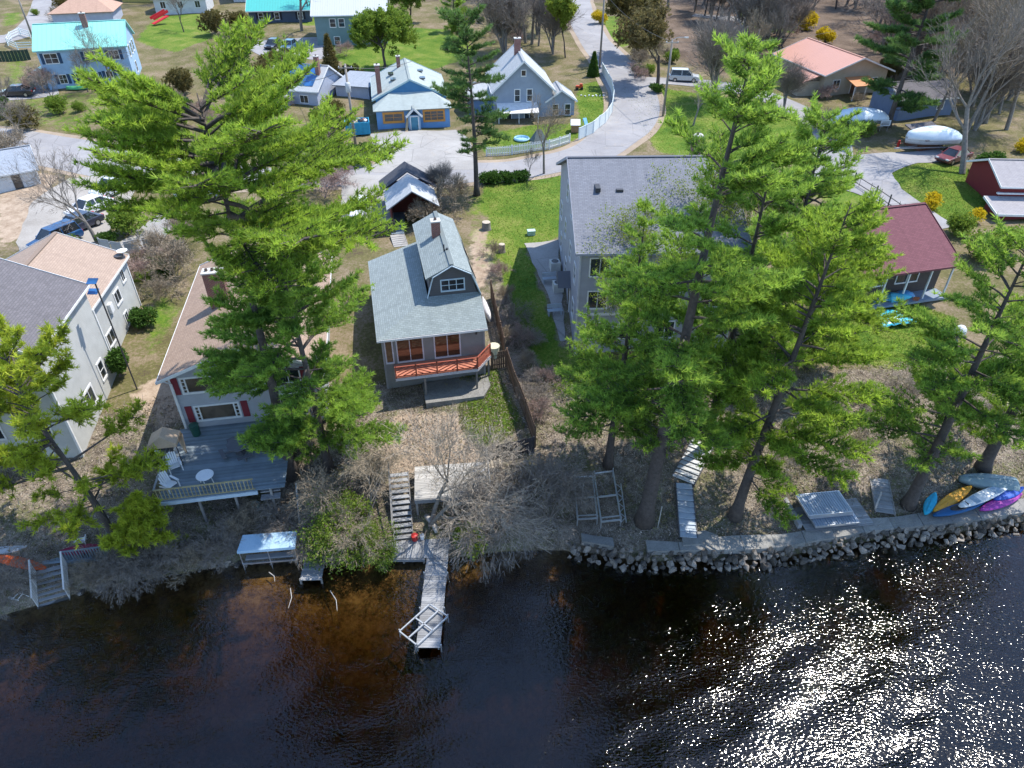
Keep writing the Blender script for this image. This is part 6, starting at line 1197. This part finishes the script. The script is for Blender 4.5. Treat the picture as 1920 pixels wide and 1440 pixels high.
# ------------------------------------------------------------------ cars
TYRE = mat('tyre_rubber', (.02, .02, .02), rough=.85); CGL = mat_glass('car_glass', (.02, .025, .03)); RIM = mat('wheel_rim', (.5, .5, .52), rough=.3, metal=.8)
def car(label, loc, rz_, c, suv=False, name='car', pick=False):
    o = thing(name, label, 'car' if not pick else 'truck', loc, rz_); pm = mat('paint_'+'_'.join(str(int(v*100)) for v in c), c, mul(c, .9), 2, .28, coat=.7); L = 4.6; W = 1.82; zt = 1.68 if suv else 1.43; zb = .98 if suv else .9
    pr_ = [(-2.2, .38), (-2.28, .62), (-2.18, zb-.16), (-1.05, zb), (2.0, zb+.02), (2.28, zb-.1), (2.3, .45), (2.1, .26), (-2.0, .26)]
    b_ = MB().prism(pr_, 'y', -W/2, W/2).build('body', pm, o, bevel=.09)
    xb0, xb1, xt0, xt1 = (-1.2, 2.15 if suv else 1.75, -.45, 1.95 if suv else 1.05)
    if pick: xb1, xt1 = .7, .55
    wb, wt_ = W/2-.08, W/2-.27; q = [(xb0, -wb, zb-.02), (xb1, -wb, zb-.02), (xb1, wb, zb-.02), (xb0, wb, zb-.02), (xt0, -wt_, zt), (xt1, -wt_, zt), (xt1, wt_, zt), (xt0, wt_, zt)]
    link('window_glass', MB().poly(q, [(4, 5, 6, 7), (0, 1, 5, 4), (1, 2, 6, 5), (2, 3, 7, 6), (3, 0, 4, 7)]).mesh('window_glass', CGL), o)
    rf_ = MB().prism([(xt0-.03, -wt_-.02), (xt1+.04, -wt_-.02), (xt1+.04, wt_+.02), (xt0-.03, wt_+.02)], 'z', zt-.01, zt+.06).build('roof_panel', pm, o, bevel=.025)
    for a_, c_ in ((0, 4), (1, 5), (2, 6), (3, 7)): link('pillar', MB().bar(q[a_], q[c_], .09, .05).mesh('pillar', pm), o)
    for sg in (-1, 1): xm = (xb0+xb1)/2; link('pillar', MB().bar((xm, sg*(wb+.005), zb), (xm, sg*(wt_+.01), zt), .09, .03).mesh('pillar', pm), o); link('mirror', MB().box(-.95, sg*(W/2+.07), zb+.08, .1, .16, .12).mesh('mirror', pm), o); link('headlight', MB().box(-2.2, sg*.62, .68, .14, .38, .14).mesh('headlight', mat('lamp_glass', (.7, .72, .75), rough=.15)), o); link('tail_light', MB().box(2.27, sg*.68, .75, .1, .3, .16).mesh('tail_light', RED), o)
    for x_ in (-1.38, 1.4):
        for sg in (-1, 1): w_ = MB().tube([(x_, sg*(W/2-.2), .33), (x_, sg*(W/2+.01), .33)], .33, 16).build('wheel', TYRE, o); link('rim', MB().tube([(x_, sg*(W/2-.05), .33), (x_, sg*(W/2+.025), .33)], .2, 10).mesh('rim', RIM), w_)
    link('grille', MB().box(-2.26, 0, .55, .06, .8, .14).mesh('grille', DARKG), o); link('number_plate', MB().box(2.31, 0, .6, .02, .5, .13).mesh('number_plate', PLAST), o)
    return o
NVY = (.015, .075, .2); WHT = (.72, .72, .74); SIL = (.55, .57, .58)
car('dark blue car parked nearest the tall grey house', A(108, 460), R(62), NVY, True); car('black car parked behind the dark blue car', A(150, 430), R(64), (.03, .035, .06)); car('white car parked in the gravel lot in front of the other white one', A(172, 398), R(63), WHT); car('white hatchback at the top of the gravel lot', A(215, 362), R(63), (.66, .68, .7), True)
car('white car on the drive left of the two-tone shed', A(677, 400), R(80), WHT); car('silver SUV parked on the side road', A(1282, 152), R(172), SIL, True); car('dark car half hidden at the left edge by the maroon shrub', A(34, 180), R(10), (.03, .03, .035))
car('dark blue car parked below the ranch house', A(544, 92), R(85), (.05, .12, .2)); car('black car beside the dark blue car below the ranch house', A(514, 90), R(85), (.02, .02, .025))
car('grey car half hidden under the big left pine by the road', A(372, 372), R(20), (.35, .4, .46)); car('maroon and grey car parked behind the leaning bare tree', A(1785, 302), R(30), (.18, .05, .06))
# ------------------------------------------------------------------ shrink-wrapped boats
WRAP = mat('shrink_wrap', (.66, .74, .80), (.56, .66, .75), .8, .35, .25, 5)
def boat(label, loc, rz_, L=6.6):
    o = thing('wrapped_boat', label, 'boat', loc, rz_); hs, cs = [], []
    for t_ in np.linspace(0, 1, 13):
        w_ = 1.2*min(1, math.sin(PI*min(.5, .03+.62*t_))**.75); x_ = -L/2+L*t_; zk = .62+.5*(1-t_)**4; zg_ = 1.55+.25*(1-t_)**2
        hs.append([(x_, 0, zk), (x_, w_*.7, zk+.25), (x_, w_, zg_), (x_, w_*.6, zg_+.02), (x_, -w_*.6, zg_+.02), (x_, -w_, zg_), (x_, -w_*.7, zk+.25)]); rid = zg_+.15+1.15*math.sin(PI*min(1, .12+.8*t_))**.8
        cs.append([(x_, w_+.03, zg_-.18), (x_, w_+.02, zg_+.04), (x_, w_*.75, zg_+(rid-zg_)*.55), (x_, 0, rid), (x_, -w_*.75, zg_+(rid-zg_)*.55), (x_, -w_-.02, zg_+.04), (x_, -w_-.03, zg_-.18)])
    link('hull', loft(hs, mat('boat_gel', (.5, .55, .6), rough=.3)), o); link('shrink_wrap', loft(cs, WRAP, 'shrink_wrap'), o)
    tr_ = MB().bar((-L/2-1.2, 0, .5), (L/2-.3, .8, .5), .1, .12).bar((-L/2-1.2, 0, .5), (L/2-.3, -.8, .5), .1, .12).bar((L/4, -1.1, .45), (L/4, 1.1, .45), .1, .1).build('trailer', mat('galvanised', (.45, .47, .5), rough=.45, metal=.6), o)
    for sg in (-1, 1): w_ = link('wheel', MB().tube([(L/4, sg*1.0, .33), (L/4, sg*1.22, .33)], .33, 14).mesh('wheel', TYRE), o); link('rim', MB().tube([(L/4, sg*1.15, .33), (L/4, sg*1.24, .33)], .18, 10).mesh('rim', RIM), w_)
    return o
boat('white shrink-wrapped boat on trailer at the end of the right driveway', A(1738, 282), R(10)); boat('larger shrink-wrapped boat in front of the dark conifer', A(1600, 245), R(14), 7.6)
# ------------------------------------------------------------------ odds and ends
for px, py, lb, s_ in ((912, 430, 'larger cut tree stump beside the lawn fence line', .42), (941, 472, 'smaller cut tree stump on the lawn edge', .3)):
    o = thing('tree_stump', lb, 'stump', A(px, py)); link('bark', MB().lathe([(s_*1.25, -.1), (s_, .2), (s_*.96, .75)], 12, cap=False).mesh('bark', BARKG, True), o); link('cut_face', MB().lathe([(0, .74), (s_*.97, .74), (s_*.93, .76), (0, .765)], 12, cap=False).mesh('cut_face', mat('cut_wood', (.5, .43, .34))), o)
o = thing('utility_box', 'small pale green utility box on the lawn', 'utility box', A(996, 440), R(8)); link('box', MB().box(0, 0, .2, .7, .5, .4).mesh('box', mat('mint_paint', (.45, .62, .56))), o); link('lid', MB().box(0, 0, .43, .76, .56, .06).mesh('lid', mat('mint_paint', (.45, .62, .56))), o)
for px, py, lb in ((1040, 505, 'white air conditioner unit on the patio by the slate-roofed house'), (1046, 545, 'second white unit further along the patio')):
    o = thing('air_conditioner', lb, 'air conditioner', A(px, py), R(9.5)); link('case', MB().box(0, 0, .4, .85, .8, .8).mesh('case', mat('unit_beige', (.62, .63, .6))), o); link('fan_grille', MB().lathe([(.05, .81), (.32, .81), (.32, .84)], 14).mesh('fan_grille', DARKG), o)
for px, py in ((1030, 530), (1040, 590)):
    o = thing('garden_bench', 'pale blue-grey bench on the patio' if py == 530 else 'pale bench at the patio lower end', 'bench', A(px, py), R(9)); link('seat', MB().box(0, 0, .44, 1.2, .42, .06).mesh('seat', BST), o); link('backrest', MB().box(0, .2, .72, 1.2, .05, .35).mesh('backrest', BST), o); [link('leg', MB().box(sx, 0, .2, .08, .4, .42).mesh('leg', BST), o) for sx in (-.5, .5)]
# turquoise tarp heap
CY = mat('turquoise_tarp', (.06, .50, .64), (.03, .36, .55), 1.5, .35, .5, 4); q = np.random.RandomState(2); gx, gy = np.meshgrid(np.linspace(-1.1, 1.1, 14), np.linspace(-.8, .8, 11)); zz = .42*np.exp(-(gx**2+1.5*gy**2))+q.normal(0, .035, gx.shape)+.08
o = thing('tarp_heap', 'crumpled bright turquoise tarp on the grass by maroon-roofed bungalow', 'tarp', A(1672, 600), R(12)); o.scale = (1.25, 1.35, 1.3); idm = np.arange(gx.size).reshape(gx.shape); fq = np.stack([idm[:-1, :-1], idm[:-1, 1:], idm[1:, 1:], idm[1:, :-1]], -1).reshape(-1, 4); sk_ = gx*(1-.25*gy); link('sheet', mesh_from('sheet', np.stack([sk_, gy, zz], -1).reshape(-1, 3), fq, CY, smooth=False), o).modifiers.new('thick', 'SOLIDIFY').thickness = .03
o = thing('blue_tarp', 'long blue tarp draped along the bungalow porch front', 'tarp', A(1662, 566), R(14)); gx2, gy2 = np.meshgrid(np.linspace(-2.2, 2.2, 20), np.linspace(-.6, .6, 6)); z2 = .75-.35*np.abs(gy2)+.06*np.sin(gx2*5)+.04*np.cos(gy2*9+gx2); idm = np.arange(gx2.size).reshape(gx2.shape); fq = np.stack([idm[:-1, :-1], idm[:-1, 1:], idm[1:, 1:], idm[1:, :-1]], -1).reshape(-1, 4); link('sheet', mesh_from('sheet', np.stack([gx2, gy2, z2], -1).reshape(-1, 3), fq, mat('sky_tarp', (.14, .40, .66), (.08, .3, .58), 1.5, .4)), o).modifiers.new('thick', 'SOLIDIFY').thickness = .03; link('table', MB().b2(-1.9, 1.9, -.35, .35, -.1, .62).mesh('table', GWOOD), o)
o = thing('patio_umbrella', 'folded cyan patio umbrella lying in front of the maroon-roofed bungalow', 'umbrella', A(1655, 568), R(10)); link('canopy', MB().lathe([(.05, 0), (.45, .5), (.3, 1.4), (.06, 2.0)], 10).mesh('canopy', mat('cyan_cloth', (.10, .50, .68))), o); o.rotation_euler = (R(75), 0, R(70)); o.location.z += .45
for px, py, c, lb in ((1690, 572, (.4, .06, .08), 'dark red patio chair in front of maroon-roofed bungalow'), (1712, 570, (.45, .16, .1), 'brown patio chair in front of maroon-roofed bungalow'), (1610, 575, (.05, .2, .5), 'blue patio chair under the bungalow porch')): chair(lb, A(px, py), R(160), mat('chair_%d' % px, c), name='patio_chair')
o = thing('garden_globe', 'silver-white gazing globe on the grass under the right pines', 'ornament', A(1792, 640)); link('globe', MB().lathe([(.02, .5), (.25, .58), (.42, .8), (.46, 1.0), (.4, 1.2), (.22, 1.4), (.02, 1.46)], 18).mesh('globe', mat('pearl', (.7, .72, .75), rough=.25), True), o); link('stand', MB().lathe([(.2, -.1), (.1, .2), (.14, .55)], 10).mesh('stand', CAPC), o)
# dumpster and rubbish by the blue cottage
DB = mat('dumpster_blue', (.04, .32, .5), (.03, .24, .4)); o = thing('dumpster', 'open blue dumpster full of debris left of the blue cottage', 'dumpster', A(672, 250), R(12)); b = MB()
link('floor', MB().b2(-1.5, 1.5, -1.1, 1.1, .15, .25).mesh('floor', DB), o)
for (x0_, x1_, y0_, y1_) in ((-1.5, 1.5, -1.1, -1.02), (-1.5, 1.5, 1.02, 1.1), (-1.5, -1.42, -1.02, 1.02), (1.42, 1.5, -1.02, 1.02)): link('side', MB().b2(x0_, x1_, y0_, y1_, .25, 1.6).mesh('side', DB), o)
for k in range(5): link('rib', MB().box(-1.2+k*.6, -1.13, .95, .08, .06, 1.3).mesh('rib', DB), o)
q = np.random.RandomState(5)
for k in range(12):
    c_ = [(.7, .68, .66), (.4, .2, .15), (.3, .3, .32), (.6, .5, .4)][k % 4]; d_ = MB().box(0, 0, 0, q.uniform(.3, .8), q.uniform(.2, .5), q.uniform(.1, .3)).build('debris', mat('debris_%d' % (k % 4), c_)); d_.parent = o; d_.location = (q.uniform(-1.1, 1.1), q.uniform(-.7, .7), 1.45+q.uniform(0, .2)); d_.rotation_euler = tuple(q.uniform(-.5, .5, 3))
can('rain_barrel', 'bright cyan barrel beside the solar panel house', 601, 155, 6.0, .4, 1.0, mat('cyan_barrel', (.03, .45, .65)), mat('cyan_barrel', (.03, .45, .65)), 'barrel')
for i, (px, py) in enumerate(((792, 408), (806, 402), (812, 408))):
    o = thing('propane_tank', ('large white propane tank behind the cottage', 'small white gas bottle beside the large tank', 'second small gas bottle by the bare shrub')[i], 'gas tank', A(px, py)); s_ = (1.25, .8, .7)[i]; link('tank', MB().lathe([(.1*s_, .1), (.3*s_, .2*s_), (.32*s_, .9*s_), (.2*s_, 1.1*s_), (.06*s_, 1.16*s_)], 14).mesh('tank', PLAST, True), o); link('valve_guard', MB().lathe([(.12*s_, 1.12*s_), (.12*s_, 1.3*s_)], 10).mesh('valve_guard', PLAST), o)
can('drum', 'round cream drum beside the cottage deck gate', 926, 668, 4.2, .42, .9, mat('cream_paint', (.6, .57, .42)), mat('cream_paint', (.6, .57, .42)), 'drum'); 
o = thing('covered_canoe', 'white sheeted canoe stood along the right wall of the cottage', 'canoe', A(912, 590), R(102)); secs = [[(-1.6+3.2*t_, .3*math.sin(PI*(.04+.92*t_))**.7*math.cos(a_), .5+.32*math.sin(a_)) for a_ in np.linspace(0, 2*PI, 10, endpoint=False)] for t_ in np.linspace(0, 1, 9)]; link('cover', loft(secs, mat('white_sheet', (.68, .66, .66))), o); link('trestle', MB().b2(-1.0, -.9, -.3, .3, -.1, .25).b2(.9, 1.0, -.3, .3, -.1, .25).mesh('trestle', GWOOD), o)
wp = thing('woodpile', 'small stack of split firewood beside the dark fence', 'woodpile', A(915, 880), R(8)); q = np.random.RandomState(8)
for k in range(16): link('split_log', MB().tube([(-.9+(k % 8)*.24, -.35+q.uniform(-.1, .1), .12+.2*(k//8)), (-.9+(k % 8)*.24+q.uniform(-.05, .05), .4+q.uniform(-.1, .1), .12+.2*(k//8))], .1, 6).mesh('split_log', mat('cut_wood', (.5, .43, .34))), wp)
# cottage under-deck patio
o = thing('paved_terrace', 'pale concrete terrace under the red cottage deck', 'terrace', tuple(PG(880, 735)), R(12)); link('slab', MB().prism([(-3.2, -.9), (.9, -.9), (1.6, .3), (1.6, 1.6), (-3.2, 1.6)], 'z', -.4, .18).mesh('slab', CAPC), o)
# toys and garden things by the gabled grey house
for px, py, nm, c, lb in ((1098, 240, 'toy_heap', (.05, .35, .65), 'blue toy slide beside the white fence'), (1078, 246, 'toy_heap', (.4, .22, .12), 'brown toy house inside the white fence'), (1086, 168, 'toy_tractor', (.6, .08, .02), 'red ride-on toy on the corner lawn'), (978, 262, 'wading_pool', (.35, .6, .75), 'pale blue paddling pool behind the picket fence'), (1010, 266, 'tent', (.12, .14, .13), 'small dark tent behind the picket fence')):
    o = thing(nm, lb, 'toy' if 'toy' in nm else nm.replace('_', ' '), A(px, py), R(px % 90)); m_ = mat(nm+str(px), c, rough=.5)
    if nm == 'wading_pool': link('ring', MB().lathe([(.9, 0), (1.0, .15), (.9, .3), (.8, .15), (.85, .05)], 18).mesh('ring', m_), o)
    elif nm == 'tent': link('canvas', MB().poly([(-1.0, -.8, 0), (1.0, -.8, 0), (1.0, .8, 0), (-1.0, .8, 0), (-.3, 0, 1.5), (.3, 0, 1.5)], [(0, 1, 5, 4), (1, 2, 5), (2, 3, 4, 5), (3, 0, 4), (3, 2, 1, 0)]).mesh('canvas', m_), o)
    elif px == 1098: link('slide', MB().bar((0, -.6, .1), (0, .5, 1.1), .45, .06).mesh('slide', m_), o); link('ladder', MB().bar((-.18, .55, 1.1), (-.18, .9, 0), .05, .05).bar((.18, .55, 1.1), (.18, .9, 0), .05, .05).mesh('ladder', PLAST), o)
    elif px == 1086: link('body', MB().box(0, 0, .4, 1.0, .45, .35).mesh('body', m_), o); link('seat', MB().box(.25, 0, .68, .35, .4, .25).mesh('seat', m_), o); [link('wheel', MB().tube([(x_, y_-.08, .2), (x_, y_+.08, .2)], .2, 10).mesh('wheel', TYRE), o) for x_ in (-.35, .35) for y_ in (-.28, .28)]
    else: link('wall', MB().b2(-.6, .6, -.5, .5, 0, 1.0).mesh('wall', m_), o); link('roof', MB().prism([(-.75, .95), (.75, .95), (0, 1.5)], 'y', -.6, .6).mesh('roof', PLAST), o)
_wst = [m.copy() for m in stone_me[:7]]
for m in _wst: m.materials[0] = PLAST
for i in range(7): o = piece('edging_stone', _wst[i], None, tuple(np.array(A(1090+i*7, 180+(i % 2)))+np.array([0, 0, .08])), (0, i, 0), (.4, .4, .3)); tag(o, 'white painted stone in the row across the corner lawn', 'stone', 'white stones across the corner lawn')
o = thing('red_ramp', 'red railed garden ramp at top left beyond the turquoise-roofed house', 'ramp', A(303, 46), R(50)); link('deck', MB().bar((-1.6, 0, .3), (1.6, 0, 1.3), 1.2, .1).mesh('deck', mat('bright_red_paint', (.55, .02, .03))), o); [link('rail', MB().bar((-1.6, sy, 1.2), (1.6, sy, 2.2), .08, .5).mesh('rail', mat('bright_red_paint', (.55, .02, .03))), o) for sy in (-.6, .6)]
o = thing('picnic_trailer', 'green upturned rowing boat beside turquoise-roofed house drive', 'boat', A(148, 168), R(10)); secs = [[(-1.6+3.2*t_, .6*math.sin(PI*(.04+.9*t_))**.7*math.cos(a_), .1+.45*max(0, math.sin(a_))) for a_ in np.linspace(0, PI, 9)] for t_ in np.linspace(0, 1, 9)]; link('hull', loft(secs, mat('boat_green', (.08, .36, .16))), o); o.name = 'green_boat'
o = thing('notice_board', 'small white board with dark lines at the foot of the dark conifer', 'sign', A(1656, 246), R(5)); link('board', MB().box(0, 0, 1.0, 1.3, .05, .7).mesh('board', PLAST), o); [link('text_line', MB().box(0, -.03, 1.15-.16*k, 1.0, .01, .07).mesh('text_line', DARKG), o) for k in range(3)]; [link('post', MB().box(sx, .04, .5, .07, .06, 1.1).mesh('post', GWOODZ), o) for sx in (-.5, .5)]
o = thing('red_post', 'short red post beside the boat trailer hitch', 'post', A(1683, 276)); link('barrel', MB().lathe([(.18, 0), (.14, .1), (.14, .6), (.17, .62), (.12, .8), (.03, .85)], 10).mesh('barrel', RED, True), o); link('nozzle', MB().tube([(-.25, 0, .45), (.25, 0, .45)], .07, 8).mesh('nozzle', RED), o)
